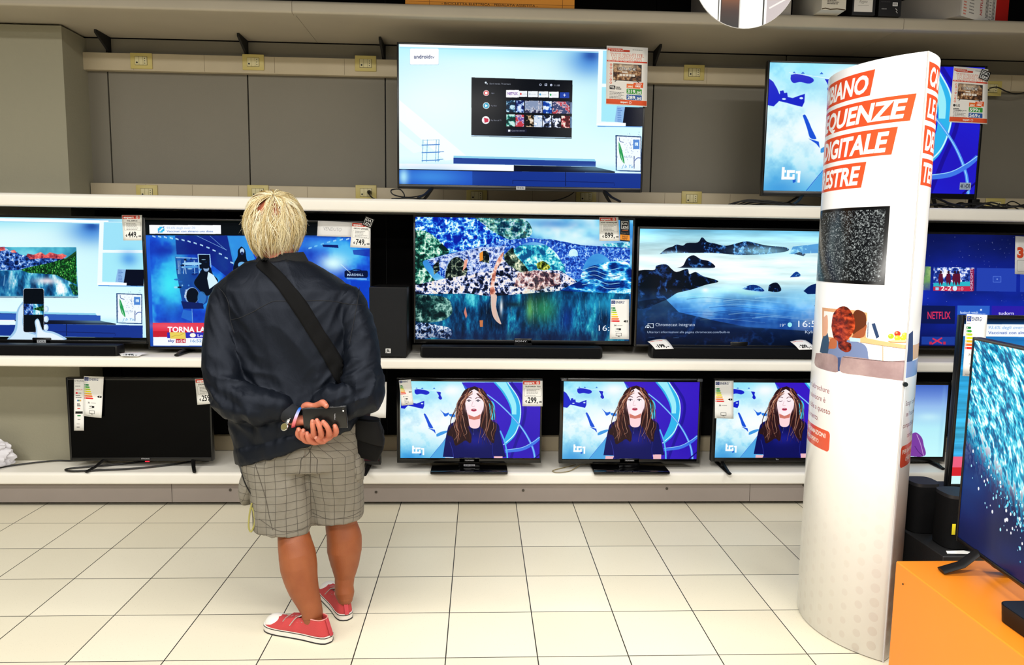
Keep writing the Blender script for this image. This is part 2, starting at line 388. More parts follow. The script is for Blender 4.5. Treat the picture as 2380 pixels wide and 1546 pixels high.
# ================================================================ what the screens show
def tex(c, s, cols, seed, asp=1.0, octv=5, con=1.8, gain=.6, ridge=False, bias=0.):
    if ridge:
        v = 0; tot = 0; a = 1.; f_ = 1.
        for o in range(4): v = v+a*(1-np.abs(2*fbm(c.h, c.w, s*asp*f_, s*c.h/c.w*f_, 2, seed+o*31, .5)-1)*1.9); tot += a; a *= .62; f_ *= 2.1
        v = v/tot-.12; v = ((v-.5)*1.5+.5)*.5+.5*fbm(c.h, c.w, s*asp, s*c.h/c.w, 5, seed+7, .7)+.02
    else: v = fbm(c.h, c.w, s*asp, s*c.h/c.w*1.0, octv, seed, gain)
    v = np.clip((v-.5)*con+.5+bias, 0, 1); return ramp(v, cols)
def art_room(c, kind):
    """bright living room; frame: zoom of the upper television"""
    W = 'f4ffff'
    c.vgrad(300, 280, 2200, 1300, [(0, '9fe8f8'), (.25, 'c2f6ff'), (.6, 'd8fdff'), (.8, 'e6ffff'), (1, 'c8f4ff')])
    c.glow(1150, 480, 700, 420, 'e8ffff', .8); c.glow(600, 700, 420, 300, 'ffffff', .5)
    c.glow(1000, 340, 500, 60, '8fe2f6', .6); c.glow(1700, 420, 160, 110, '2f78d8', .75); c.glow(1705, 380, 60, 40, '143f9a', .8)
    c.poly([(380, 690), (860, 1090), (700, 1110), (380, 830)], 'ffffff', .75); c.poly([(380, 900), (560, 1040), (480, 1060), (380, 980)], 'ffffff', .5)
    c.line([(382, 312), (1820, 348)], 20, 'ffffff'); c.line([(382, 330), (1760, 362)], 6, '9cdcf6')
    # book case at the right
    c.poly([(1758, 345), (2100, 352), (2090, 870), (1742, 866)], 'f2feff')
    c.poly([(1788, 350), (2070, 356), (2068, 580), (1782, 578)], '9fe4fa'); c.poly([(1780, 602), (2070, 605), (2066, 850), (1776, 840)], 'a8ecfb')
    c.glow(1960, 650, 60, 60, '2f7be0', .6)
    c.poly([(1925, 740), (2066, 742), (2062, 874), (1945, 872), (1946, 850), (1922, 848)], '03031c')
    c.poly([(1884, 735), (1940, 740), (1925, 848), (1868, 842)], '8ebbea'); c.fine(1888, 750, 34, 8, 12, 4, '2c50a8', .8, 3)
    c.poly([(1745, 852), (1944, 852), (1944, 870), (1742, 866)], 'ffffff'); c.line([(1750, 872), (2062, 878)], 5, '3d86dd')
    # framed picture
    c.poly([(1874, 934), (2053, 943), (2053, 1208), (1876, 1178)], '1c3f78'); c.poly([(1882, 942), (2047, 950), (2047, 1180), (1884, 1176)], 'f4fcff')
    c.poly([(1880, 1182), (2052, 1188), (2052, 1207), (1880, 1200)], 'dff8ff')
    c.poly(spline([(1896, 978), (1910, 1010), (1928, 1075), (1936, 1130), (1912, 1100), (1898, 1040), (1896, 978)], 24), '1d9a50')
    c.poly(spline([(1898, 985), (1905, 1040), (1930, 1125), (1915, 1090), (1898, 985)], 20), 'bff3c8')
    c.curve([(1900, 950), (1905, 975), (1930, 985)], 4, '20408a'); c.rect(1996, 965, 2040, 1030, '4f88d6'); c.rect(2008, 985, 2030, 1008, 'dff4ff')
    c.text(1886, 1092, '1', 16, '8fb0d8'); c.text(1935, 1092, 'NUTA', 16, '8fa8cc', sx=.9); c.curve([(2003, 1078), (2003, 1165)], 5, '1f3f88'); c.curve([(2008, 1110), (2025, 1092), (2050, 1092)], 5, '3454a8')
    r = random.Random(3)
    for i in range(60): c.ell(r.gauss(1985, 28), r.gauss(1010, 40), 2.5, 2.5, '3c64b4', .6, 6)
    c.text(1915, 1160, 'J b Yu', 22, '4fa0e0', shear=.3)
    # bench, cabinet
    c.poly([(756, 1076), (1730, 1100), (1740, 1118), (756, 1092)], '8fd4f0'); c.poly([(755, 1090), (1738, 1116), (1737, 1153), (755, 1130)], '1f3f96')
    c.poly([(378, 1130), (1172, 1142), (1172, 1182), (378, 1165)], 'ffffff'); c.poly([(1172, 1142), (1737, 1155), (1870, 1185), (1870, 1195), (1172, 1185)], '05061e')
    c.poly([(378, 1168), (1172, 1184), (2056, 1200), (2056, 1302), (378, 1270)], '1c4cc0')
    c.poly([(885, 1180), (2056, 1200), (2056, 1302), (885, 1280)], '12328f'); c.glow(600, 1220, 240, 60, '4aa4f2', .7); c.glow(1750, 1165, 200, 22, 'a8ecff', .5)
    c.line([(1530, 1190), (1530, 1286)], 5, '03103c'); c.line([(1165, 1246), (1530, 1254), (1866, 1264), (1866, 1284)], 5, '0a1c60'); c.line([(1165, 1246), (1165, 1272)], 5, '0a1c60')
    c.line([(378, 1170), (1172, 1186)], 6, '02082a'); c.glow(410, 1220, 34, 60, 'b8f0ff', .9)
    if kind == 'menu':
        # wire shelf
        for x in (545, 575, 637, 655): c.line([(x, 964), (x-6, 1120)], 4, '6fb4dd')
        for y in (1003, 1055, 1110): c.line([(535, y), (660, y-4)], 6, '3f7fd0')
        c.line([(540, 970), (655, 966)], 3, '88c8e4'); c.line([(640, 1050), (690, 1048)], 4, '4f90d4'); c.line([(640, 1104), (684, 1100)], 4, '4f90d4')
        c.rrect(453, 338, 654, 450, 8, 'b8dff0'); c.rrect(455, 336, 652, 446, 8, 'fefefe')
        c.text(482, 404, 'android', 26, '16265c', bold=.01, w=112); c.text(596, 404, 'tv', 22, '3f4f7c', w=27)
        c.poly([(880, 535), (1577, 556), (1571, 960), (878, 942)], '03030e')
        c.poly([(878, 934), (1571, 950), (1571, 956), (878, 940)], 'b0d0e6')
        c.poly([(880, 535), (1577, 556), (1571, 950), (878, 932)], '020208', .0)
        c.ell(978, 571, 7, 7, 'e8f4ff'); c.ell(988, 580, 4, 4, 'e8f4ff'); c.text(1004, 583, 'Search movies, TV and more', 11, 'dfe8f4', shear=.2, w=146, slope=.02)
        c.ell(1356, 586, 8, 8, 'dfe8ff'); c.ell(1356, 586, 5, 5, '181c30'); c.rect(1385, 578, 1402, 594, 'dfe8ff'); c.rect(1389, 582, 1398, 590, '181c30'); c.ell(1430, 588, 8, 8, 'dfe8ff'); c.ell(1430, 588, 3, 3, '181c30'); c.text(1452, 596, '11:18', 12, 'e8f0ff', w=36)
        for (x, y, col, r_) in ((981, 643, 'd82828', 20), (981, 730, '38a8cc', 23), (978, 830, 'f2f2f4', 27)): c.ell(x, y, r_, r_, 'ffffff'); c.ell(x, y, r_*.84, r_*.84, col)
        c.rect(972, 634, 990, 652, 'ffffff'); c.poly([(974, 720), (974, 742), (992, 731)], 'ffffff'); c.poly([(966, 815), (996, 820), (996, 842), (970, 848)], 'cc2244')
        c.text(1016, 648, 'Apps', 9, 'd8e0f0', w=22); c.text(1014, 735, 'Play Next', 9, 'd8e0f0', w=40); c.text(1014, 836, 'Play Movies & TV', 9, 'd8e0f0', w=72)
        c.rrect(1118, 622, 1208, 674, 4, 'fdfdfd'); c.text(1129, 656, 'NETFLIX', 19, '6a3a9a', bold=.015, w=70)
        for i, (x, g) in enumerate(((1208, 'e04040'), (1270, 'e8e8f0'), (1342, '40a0e0'), (1414, '30b060'))):
            y0 = 628+i*2; c.rect(x, y0, x+(56 if i == 0 else 68), y0+42, 'f4f8fc'); c.ell(x+12, y0+21, 6, 7, g if i != 1 else 'c8d8e8'); c.text(x+22, y0+25, 'youtube', 8, 'b0b8c8', w=32)
        c.rect(1489, 638, 1555, 678, '1a3fa8'); c.rect(1512, 655, 1532, 659, 'ffffff'); c.rect(1520, 647, 1524, 667, 'ffffff')
        sch = [[('0a2038', '2a6a9a', 'c8e8f4'), ('101c60', '7aa8e8', 'e8f0ff'), ('8898b8', 'e8e8f0', '303050'), ('0838a0', '4888e0', 'e8f4ff'), ('3a4470', 'f0e8f0', 'c04050')],
               [('04302e', '1fa08a', 'd0f0ea'), ('c83848', 'f4f0f4', '7048a0'), ('0a0806', 'b08858', 'f4ece0'), ('d8e4f4', '6890c8', 'ffffff'), ('06081a', '5870a8', 'eef4ff'), ('08081c', '9aa8c8', 'ffffff'), ('500a14', 'd83848', 'f4e8d8')]]
        for row, (y, h, xs) in enumerate(((692, 85, ((1120, 60), (1184, 58), (1248, 121), (1374, 60), (1438, 120))), (790, 84, ((1120, 60), (1184, 58), (1247, 60), (1311, 57), (1372, 58), (1435, 60), (1500, 58))))):
            for k, (x, ww) in enumerate(xs):
                cs = sch[row][k]; t = tex(c, 60, [(0, cs[0]), (.45, cs[0]), (.55, cs[1]), (.8, cs[2]), (1, cs[2])], 40+row*9+k, con=2.6)
                yy = y+(x-1120)*.028; c.region([(x, yy), (x+ww, yy+1), (x+ww, yy+h), (x, yy+h-1)], t)
        c.rect(1562, 706, 1573, 786, '7a90b8'); c.rect(1562, 806, 1572, 884, '6a88b0')
        c.rrect(1120, 890, 1262, 916, 4, '0c0e26'); c.rect(1132, 896, 1148, 910, 'e8eef8'); c.text(1156, 908, 'Customize channels', 10, 'dfe6f4', w=92)
    return c
def art_lake(c):
    """the lower television: same room with a lake picture on the wall and a phone held up; frame: zoom of that set"""
    g = tex(c, 6, [(0, '1a6a96'), (.5, '58c4dc'), (1, 'b8f4f8')], 3, con=1.6)
    R = [(-600, 442), (686, 444), (702, 888), (-600, 884)]; c.region(R, g)
    rock = tex(c, 46, [(0, '04103c'), (.4, '1c4aa8'), (.6, '5c90dc'), (.8, 'd8ecff'), (1, 'ffffff')], 9, con=1.5, ridge=True)
    c.region([(-600, 470), (-300, 450), (0, 440), (40, 440), (90, 480), (130, 470), (180, 510), (240, 520), (300, 540), (590, 520), (600, 560), (400, 620), (200, 650), (-600, 660)], rock)
    pk = tex(c, 50, [(0, '6a1c34'), (.5, 'e85a5a'), (1, 'ffc8b0')], 12, con=2)
    c.region([(0, 442), (40, 442), (50, 470), (0, 480)], pk); c.region([(96, 474), (130, 466), (150, 492), (105, 494)], pk)
    c.region([(236, 520), (250, 500), (300, 512), (366, 486), (408, 515), (448, 488), (520, 508), (560, 500), (602, 520), (560, 550), (420, 540), (270, 552)], pk)
    wat = tex(c, 14, [(0, '062a54'), (.4, '1668a0'), (.65, '52bada'), (.85, 'd0f4fc'), (1, 'ffffff')], 21, asp=2.4, con=2.0)
    c.region([(-600, 660), (200, 655), (692, 660), (702, 880), (-600, 880)], wat); c.glow(420, 745, 110, 30, 'f8e8ec', .9); c.glow(40, 760, 60, 80, '0e3f80', .7)
    for i in range(14): c.line([(-560+i*55, 690), (-570+i*55+random.Random(i).uniform(-20, 20), 790)], 9, 'a8dcf0', .5)
    gr = tex(c, 150, [(0, '021205'), (.5, '0a3a14'), (.72, '1f8a30'), (.92, '8ad858'), (1, 'f0ffe0')], 33, asp=1.6, con=1.6)
    c.region([(184, 646), (240, 628), (450, 584), (600, 540), (684, 478), (690, 780), (560, 720), (500, 690), (250, 672)], gr)
    c.region([(580, 555), (684, 480), (684, 500), (560, 590)], tex(c, 9, [(0, '0c2c10'), (1, '2f6a2c')], 4)); c.region([(620, 780), (650, 770), (697, 800), (700, 872), (660, 868)], gr, .8)
    c.line([(-600, 884), (702, 890)], 9, '7fa4bc'); c.line([(-600, 893), (702, 897)], 4, '3a4c6c')
    # hands holding a phone
    c.poly(spline([(60, 1275), (130, 1180), (150, 1020), (190, 950), (212, 935), (222, 1010), (212, 1120), (250, 1190), (330, 1225), (300, 1275), (60, 1275)], 50), '9cc8ea')
    c.poly(spline([(80, 1275), (150, 1190), (165, 1030), (200, 960), (215, 1000), (200, 1120), (235, 1200), (330, 1240), (300, 1275), (80, 1275)], 50), 'd4ecfc')
    for (x, y) in ((418, 1000), (416, 1090), (414, 1165)): c.ell(x, y, 22, 30, 'bcdcf4'); c.ell(x-6, y-4, 14, 20, 'e4f4ff')
    c.rrect(208, 812, 397, 1210, 22, 'c8d4e4'); c.rrect(212, 816, 393, 1206, 20, '02020c'); c.region([(216, 952), (392, 954), (392, 1050), (218, 1050)], wat)
    c.region([(216, 952), (300, 952), (300, 1050), (218, 1050)], rock); c.region([(290, 1000), (392, 965), (392, 1020)], gr)
    c.poly(spline([(318, 1275), (322, 1180), (312, 1115), (332, 1086), (352, 1098), (372, 1160), (392, 1190), (470, 1200), (560, 1240), (585, 1275), (318, 1275)], 60), 'b0d4f2')
    c.poly(spline([(330, 1275), (336, 1185), (322, 1115), (336, 1096), (350, 1108), (366, 1170), (400, 1205), (470, 1218), (540, 1250), (560, 1275), (330, 1275)], 60), 'e8f6ff')
    return c
def art_news(c, woman=True, blink=False, tint=None):
    """news studio wall with a map; frame: zoom of the leftmost lit set on the lowest shelf"""
    c.vgrad(200, 100, 1700, 900, [(0, '8fe6fb'), (.3, 'ccf6ff'), (.55, 'f6ffff'), (.75, 'c0f0fc'), (1, '5cc4ee')])
    t = tex(c, 9, [(0, '3f9fe0'), (.4, '9fe4fb'), (.6, 'e0fbff'), (1, 'ffffff')], 7, con=2.2)
    v = fbm(c.h, c.w, 3, 3, 3, 2)[..., None]; c.a = c.a*(1-.6*v)+t*.6*v
    c.glow(380, 860, 160, 90, '1f7fd4', .6); c.glow(700, 520, 170, 150, 'ffffff', .8); c.glow(750, 230, 120, 60, 'ffffff', .9)
    SEA = '1420c8'
    S2 = lambda p, n=40: spline(p+[p[0]], n)
    c.poly(S2([(412, 222), (450, 216), (528, 232), (548, 252), (520, 268), (470, 260), (430, 266), (412, 248)]), SEA)
    c.poly(S2([(612, 240), (652, 246), (650, 270), (664, 300), (650, 314), (630, 298), (634, 276)]), SEA)
    c.poly([(285, 245), (310, 262), (335, 300), (350, 330), (395, 320), (400, 345), (430, 350), (470, 335), (500, 325), (500, 370), (488, 398), (440, 388), (400, 378), (350, 368), (320, 398), (285, 392)], SEA)
    c.poly([(352, 312), (372, 308), (384, 338), (372, 350), (354, 338)], SEA); c.ell(480, 350, 11, 6, 'd8f4ff'); c.ell(378, 356, 12, 5, 'd8f4ff')
    c.poly(S2([(494, 446), (508, 442), (530, 476), (552, 520), (580, 568), (578, 578), (545, 570), (525, 520)]), '1a50d8'); c.poly([(535, 575), (598, 592), (606, 628), (584, 604)], '1a50d8')
    c.poly(S2([(645, 405), (690, 440), (725, 434), (720, 456), (690, 470), (672, 440)]), '1a60dc'); c.poly(S2([(725, 445), (780, 450), (784, 474), (740, 468)]), '2f80e4')
    c.poly(S2([(612, 632), (650, 612), (706, 600), (700, 620), (620, 654)]), '3f98e4')
    for x in (430, 482, 592): c.poly([(x-12, 214), (x, 202), (x+10, 214)], '2468d8')
    c.line([(400, 210), (670, 240)], 3, 'ffffff', .8)
    c.poly(spline([(540, 880), (600, 800), (680, 700), (740, 600)], 20)+[(760, 880)], '4fa8e4'); c.line(spline([(540, 872), (600, 795), (680, 695), (740, 600)], 20), 4, '1c5cd0')
    # the ring wall
    c.poly(spline([(845, 155), (880, 220), (920, 330), (980, 500), (1000, 880)], 24)+[(1570, 885), (1572, 155)], '3818c4' if tint is None else tint)
    c.glow(1450, 700, 220, 260, '2808a8', .5)
    c.poly(spline([(845, 155), (900, 250), (1000, 330), (1100, 360), (1130, 880)], 24)+[(1000, 880), (990, 300)], '2c5cd8')
    c.poly(spline([(1140, 155), (1220, 250), (1290, 380), (1300, 520), (1230, 700)], 30)+spline([(1250, 735), (1340, 640), (1392, 470), (1370, 320), (1275, 155)], 30), '2fb4ec')
    c.poly(spline([(1160, 155), (1240, 250), (1300, 370), (1310, 450)], 20)+spline([(1350, 450), (1340, 330), (1255, 155)], 20), 'a8f4fb', .9)
    c.curve([(1270, 155), (1370, 310), (1386, 460), (1340, 620), (1230, 730)], 9, 'd4fbff', n=40)
    c.curve([(1300, 155), (1420, 330), (1420, 500), (1350, 700), (1290, 880)], 26, '1a0890', .8, n=40)
    c.poly(spline([(1085, 320), (1130, 330), (1152, 380), (1150, 500)], 16)+[(1100, 500)], '38ccee')
    c.curve([(1080, 265), (1200, 360), (1330, 490), (1430, 620), (1500, 760), (1525, 880)], 11, '4f98f4', n=40, w1=22); c.curve([(1082, 268), (1200, 362), (1330, 492), (1430, 622), (1500, 762), (1525, 880)], 4, 'b4ecff', n=40)
    c.curve([(1245, 790), (1400, 770), (1500, 720), (1565, 665)], 30, '3f78e8', n=30); c.curve([(1245, 778), (1400, 755), (1500, 705), (1565, 660)], 5, 'a4e4ff', n=30)
    c.curve([(1200, 600), (1240, 700), (1262, 800), (1268, 880)], 14, '58bcf4', n=20); c.curve([(1490, 880), (1565, 815)], 12, '140478')
    # station mark
    Wt = 'ffffff'
    for x0, y0, x1, y1 in ((1340, 40, 1392, 262), (1392, 92, 1422, 140), (1340, 212, 1488, 265), (1437, 92, 1585, 145), (1437, 92, 1488, 265), (1488, 212, 1585, 265), (1540, 165, 1585, 265), (1602, 108, 1690, 155), (1640, 108, 1688, 315)): c.rect(388+(x0-1340)*.32, 738+(y0-40)*.316, 388+(x1-1340)*.32, 738+(y1-40)*.316, Wt)
    c.poly([(455, 812), (474, 806), (474, 822), (458, 828)], '2060d0')
    if not woman: return c
    hair, h2 = '2a1014', '7a4038'
    c.poly(spline([(672, 840), (690, 720), (712, 600), (740, 540), (840, 500), (960, 480), (1080, 500), (1180, 540), (1200, 640), (1240, 800), (1245, 840), (1140, 840), (1120, 880), (780, 880), (770, 845), (672, 840)], 90), '0a0a58')
    c.glow(960, 690, 130, 60, '1c22a4', .6); c.curve([(735, 700), (760, 780), (775, 880)], 4, '4450c8', .7); c.curve([(1135, 700), (1130, 790), (1140, 860)], 4, '2430a0', .7)
    c.poly([(692, 846), (772, 850), (760, 880), (690, 880)], 'f0bcc4'); c.poly([(1142, 836), (1222, 836), (1222, 882), (1148, 880)], 'f0bcc4')
    c.poly(spline([(965, 190), (880, 220), (830, 300), (800, 400), (795, 470), (770, 540), (725, 600), (715, 640), (760, 660), (785, 735), (830, 720), (880, 690), (925, 715), (935, 640), (900, 560), (1010, 560), (1050, 600), (1080, 660), (1140, 716), (1150, 640), (1165, 560), (1120, 500), (1100, 400), (1090, 310), (1050, 230), (965, 190)], 110), hair)
    c.poly(spline([(890, 420), (905, 480), (920, 560), (965, 580), (1010, 560), (1020, 470), (1035, 420)], 30), 'ffd8dc'); c.poly([(905, 452), (960, 474), (1020, 448), (1012, 490), (960, 500), (912, 490)], 'd07868')
    c.poly(spline([(960, 216), (905, 250), (880, 310), (880, 370), (900, 430), (955, 470), (1010, 450), (1045, 395), (1048, 330), (1030, 265), (960, 216)], 60), 'fff0f4')
    c.glow(900, 395, 26, 30, 'ffe0e8', .7); c.glow(1030, 395, 22, 30, 'ffe0e8', .7)
    r = random.Random(8)
    for i in range(46):
        s_ = -1 if i % 2 else 1; x0 = 965+s_*r.uniform(15, 70); y0 = r.uniform(205, 260); x1 = 965+s_*r.uniform(95, 165); x2 = 965+s_*r.uniform(60, 215); x3 = x2+r.uniform(-40, 40)
        col = r.choice(['4a201e', '7c4434', 'a8684c', 'd8a488', '1c0a10']) if i > 14 else r.choice(['3c1820', '2c1018', '5a3038'])
        c.curve([(x0, y0), (x1, r.uniform(320, 400)), (x2+s_*10, r.uniform(500, 560)), (x2-s_*12, 620), (x3, r.uniform(640, 735))] if i > 10 else [(x0, y0), (x1, 340), (x1+s_*12, 450)], r.uniform(4, 9), col, .9, n=24, w1=2)
    for x in (912, 996):
        c.curve([(x-24, 306), (x-4, 292), (x+24, 300)], 6, '6a4048', n=10)
        if blink: c.curve([(x-20, 328), (x, 336), (x+20, 328)], 5, '503040', n=10)
        else: c.ell(x, 326, 19, 8, 'ffffff'); c.ell(x, 326, 8, 8, '5a5068'); c.ell(x, 326, 4, 4, '18101c'); c.curve([(x-21, 326), (x, 315), (x+21, 325)], 5, '402030', n=10)
    c.curve([(950, 330), (938, 368), (948, 376), (966, 372)], 4, 'd8a8b0', .9, n=16); c.ell(957, 410, 26, 13, 'd04060'); c.ell(957, 408, 20, 5, '5c1428'); c.ell(957, 404, 14, 2, 'ffffff', .8)
    c.line([(955, 585), (950, 640)], 3, '8890e0', .8); c.poly([(930, 575), (955, 582), (952, 622), (935, 600)], '0c0c40'); c.poly([(985, 590), (1002, 585), (1000, 615)], '0c0c40')
    return c
def art_band(c):
    """news channel showing a band; frame: zoom around the head"""
    c.vgrad(0, 380, 2200, 1540, [(0, '050509'), (.10, '050509'), (.108, '1c60dc'), (.5, '1a58d8'), (.8, '1858d0'), (1, '1448b0')])
    t = tex(c, 7, [(0, '0818a0'), (.45, '1450d8'), (.7, '30a8f0'), (1, '60dcfc')], 14, con=2)
    c.region([(110, 505), (2135, 505), (2137, 1310), (140, 1310)], t, .75)
    c.glow(300, 950, 110, 220, '40ecf8', .9); c.glow(240, 640, 120, 50, '1224a0', .7); c.poly([(345, 508), (830, 508), (900, 760), (840, 900), (560, 680), (360, 680)], '0e1c78', .8); c.glow(600, 620, 220, 80, '0a1878', .8)
    c.poly([(825, 508), (990, 508), (1100, 760), (900, 860)], '38a4ec', .8); c.line([(545, 508), (820, 640)], 3, 'a8dcff'); c.line([(665, 508), (815, 640)], 3, '90ccf8')
    for x, y in ((150, 514), (203, 516), (255, 521), (310, 529), (363, 538), (418, 547), (474, 560), (530, 576), (589, 594), (647, 616), (704, 643), (762, 675), (816, 712), (868, 755), (1588, 620), (1642, 602), (1700, 583), (1758, 566), (1815, 553), (1875, 543), (1935, 538)):
        s_ = .35 if x < 1000 else -.3; c.poly([(x-14, y-6-14*s_), (x+14, y-6+14*s_), (x+14, y+7+14*s_), (x-14, y+7-14*s_)], 'd8f4ff'); c.poly([(x-10, y-2-10*s_), (x+10, y-2+10*s_), (x+10, y+4+10*s_), (x-10, y+4-10*s_)], '7cc4f4')
    K = '04081c'; r = random.Random(2)
    c.poly([(345, 700), (560, 712), (665, 676), (672, 800), (700, 880), (640, 1120), (560, 1180), (420, 1170), (360, 860)], '0e2c84', .75); c.poly([(560, 676), (662, 680), (660, 790), (600, 830), (560, 790)], K); c.line([(350, 708), (548, 716)], 10, '8cc0f0'); c.line([(556, 676), (570, 860)], 10, '9cccf4'); c.line([(664, 676), (675, 800)], 9, '9cccf4'); c.line([(556, 678), (666, 680)], 7, 'a8d4f8')
    for i in range(40): x, y = r.uniform(350, 620), r.uniform(720, 1000); c.ell(x, y, r.uniform(5, 26), r.uniform(3, 12), r.choice([K, '0c2470', 'a8dcf8', '4c9ce0', '2468c0']), .85, 12)
    for x in (372, 430, 520, 390, 440): c.line([(x, 735), (x+r.uniform(-20, 20), 860)], 5, 'c8e8ff')
    c.ell(500, 765, 90, 14, '9cd0f4'); c.ell(490, 795, 70, 10, '54a0e0')
    c.poly(spline([(600, 800), (640, 780), (672, 800), (690, 860), (740, 920), (700, 1010), (640, 1060), (560, 1000), (520, 940), (560, 870), (600, 800)], 50), K); c.poly([(650, 840), (700, 870), (740, 940), (660, 1000), (640, 900)], 'd8f4ff'); c.ell(632, 812, 26, 26, '88a8d0'); c.ell(630, 796, 28, 15, K)
    c.ell(500, 1060, 66, 78, '90b8e8'); c.ell(505, 1060, 58, 72, K); c.text(448, 1080, 'STARA', 20, 'e8f4ff', bold=.02, rot=-1.45, w=80); c.ell(590, 1080, 40, 60, '3c88d0', .7)
    c.poly([(400, 1110), (600, 1130), (610, 1180), (420, 1180)], '0c1c60'); c.line([(500, 1180), (506, 1310)], 6, '78b4ec'); c.poly([(420, 1190), (500, 1200), (500, 1300), (400, 1260)], '3890dc', .5)
    c.poly(spline([(955, 605), (925, 640), (920, 700), (890, 760), (880, 850), (940, 850), (1050, 800), (1080, 730), (1010, 740), (990, 640), (955, 605)], 40), K); c.ell(962, 650, 20, 28, 'b8d4f0'); c.ell(962, 670, 14, 16, '203060'); c.ell(960, 775, 36, 28, '6cb0e8'); c.poly([(1000, 775), (1080, 720), (1092, 738), (1010, 790)], '203c80')
    c.glow(1800, 760, 140, 90, 'd8fcff', 1.0); c.glow(1690, 590, 220, 60, '50b8f4', .7); c.poly([(1700, 588), (1845, 592), (1850, 620), (1710, 610)], '0a1868'); c.poly([(1980, 640), (2135, 630), (2135, 700), (1990, 680)], '1424a0', .7)
    c.poly([(1960, 920), (2135, 925), (2137, 1310), (1990, 1310)], '0c3cc8', .9); c.rrect(1905, 828, 2120, 895, 16, '06103c'); c.text(1930, 878, 'MARSHALL', 22, 'c8e4ff', bold=.02, w=150); c.line([(1925, 900), (2110, 908)], 16, 'a8dcf8', .6); c.curve([(1960, 830), (2010, 816), (2060, 826)], 7, '0a1650'); c.line([(1870, 770), (1960, 850)], 4, 'e8ffff')
    c.poly([(106, 408), (766, 410), (768, 492), (110, 489)], 'fbfdff')
    c.rect(200, 425, 232, 478, '38bcec'); c.rect(186, 438, 246, 466, '38bcec'); c.line([(188, 478), (244, 424)], 8, '2450b0'); c.line([(200, 468), (236, 434)], 12, 'f0f8ff')
    c.text(268, 445, '93.6% degli over-70', 20, 'a8c8ec', w=262); c.text(268, 475, 'Vaccinati con almeno una dose', 18, '3c64b4', w=425)
    c.poly([(138, 1310), (2140, 1310), (2142, 1440), (142, 1440)], 'e43048'); c.poly([(140, 1385), (2142, 1385), (2142, 1440), (142, 1440)], 'c81830'); c.glow(300, 1335, 300, 30, 'f47084', .5)
    c.text(275, 1395, 'TORNA LA PENISOLA DELLA MUSICA', 48, 'ffffff', bold=.04, w=1180)
    c.poly([(142, 1440), (2142, 1440), (2143, 1520), (145, 1520)], 'f8fcff'); c.rect(272, 1398, 620, 1450, '2a2cb8'); c.poly([(295, 1396), (440, 1398), (445, 1458), (300, 1456)], 'ecd25c'); c.line([(310, 1440), (350, 1425), (380, 1428), (430, 1405)], 4, 'b8a040')
    c.ell(508, 1424, 28, 20, 'fffbe8'); c.text(552, 1440, 'Lecce', 26, 'ffffff', bold=.02, w=110); c.text(280, 1486, 'sky', 26, '2c3c98', bold=.01, w=58); c.rect(352, 1458, 442, 1494, 'c02038'); c.text(358, 1488, 'tg24', 24, 'ffffff', bold=.02, w=78); c.text(487, 1488, '16:52', 25, '3c78c4', w=102)
    return c
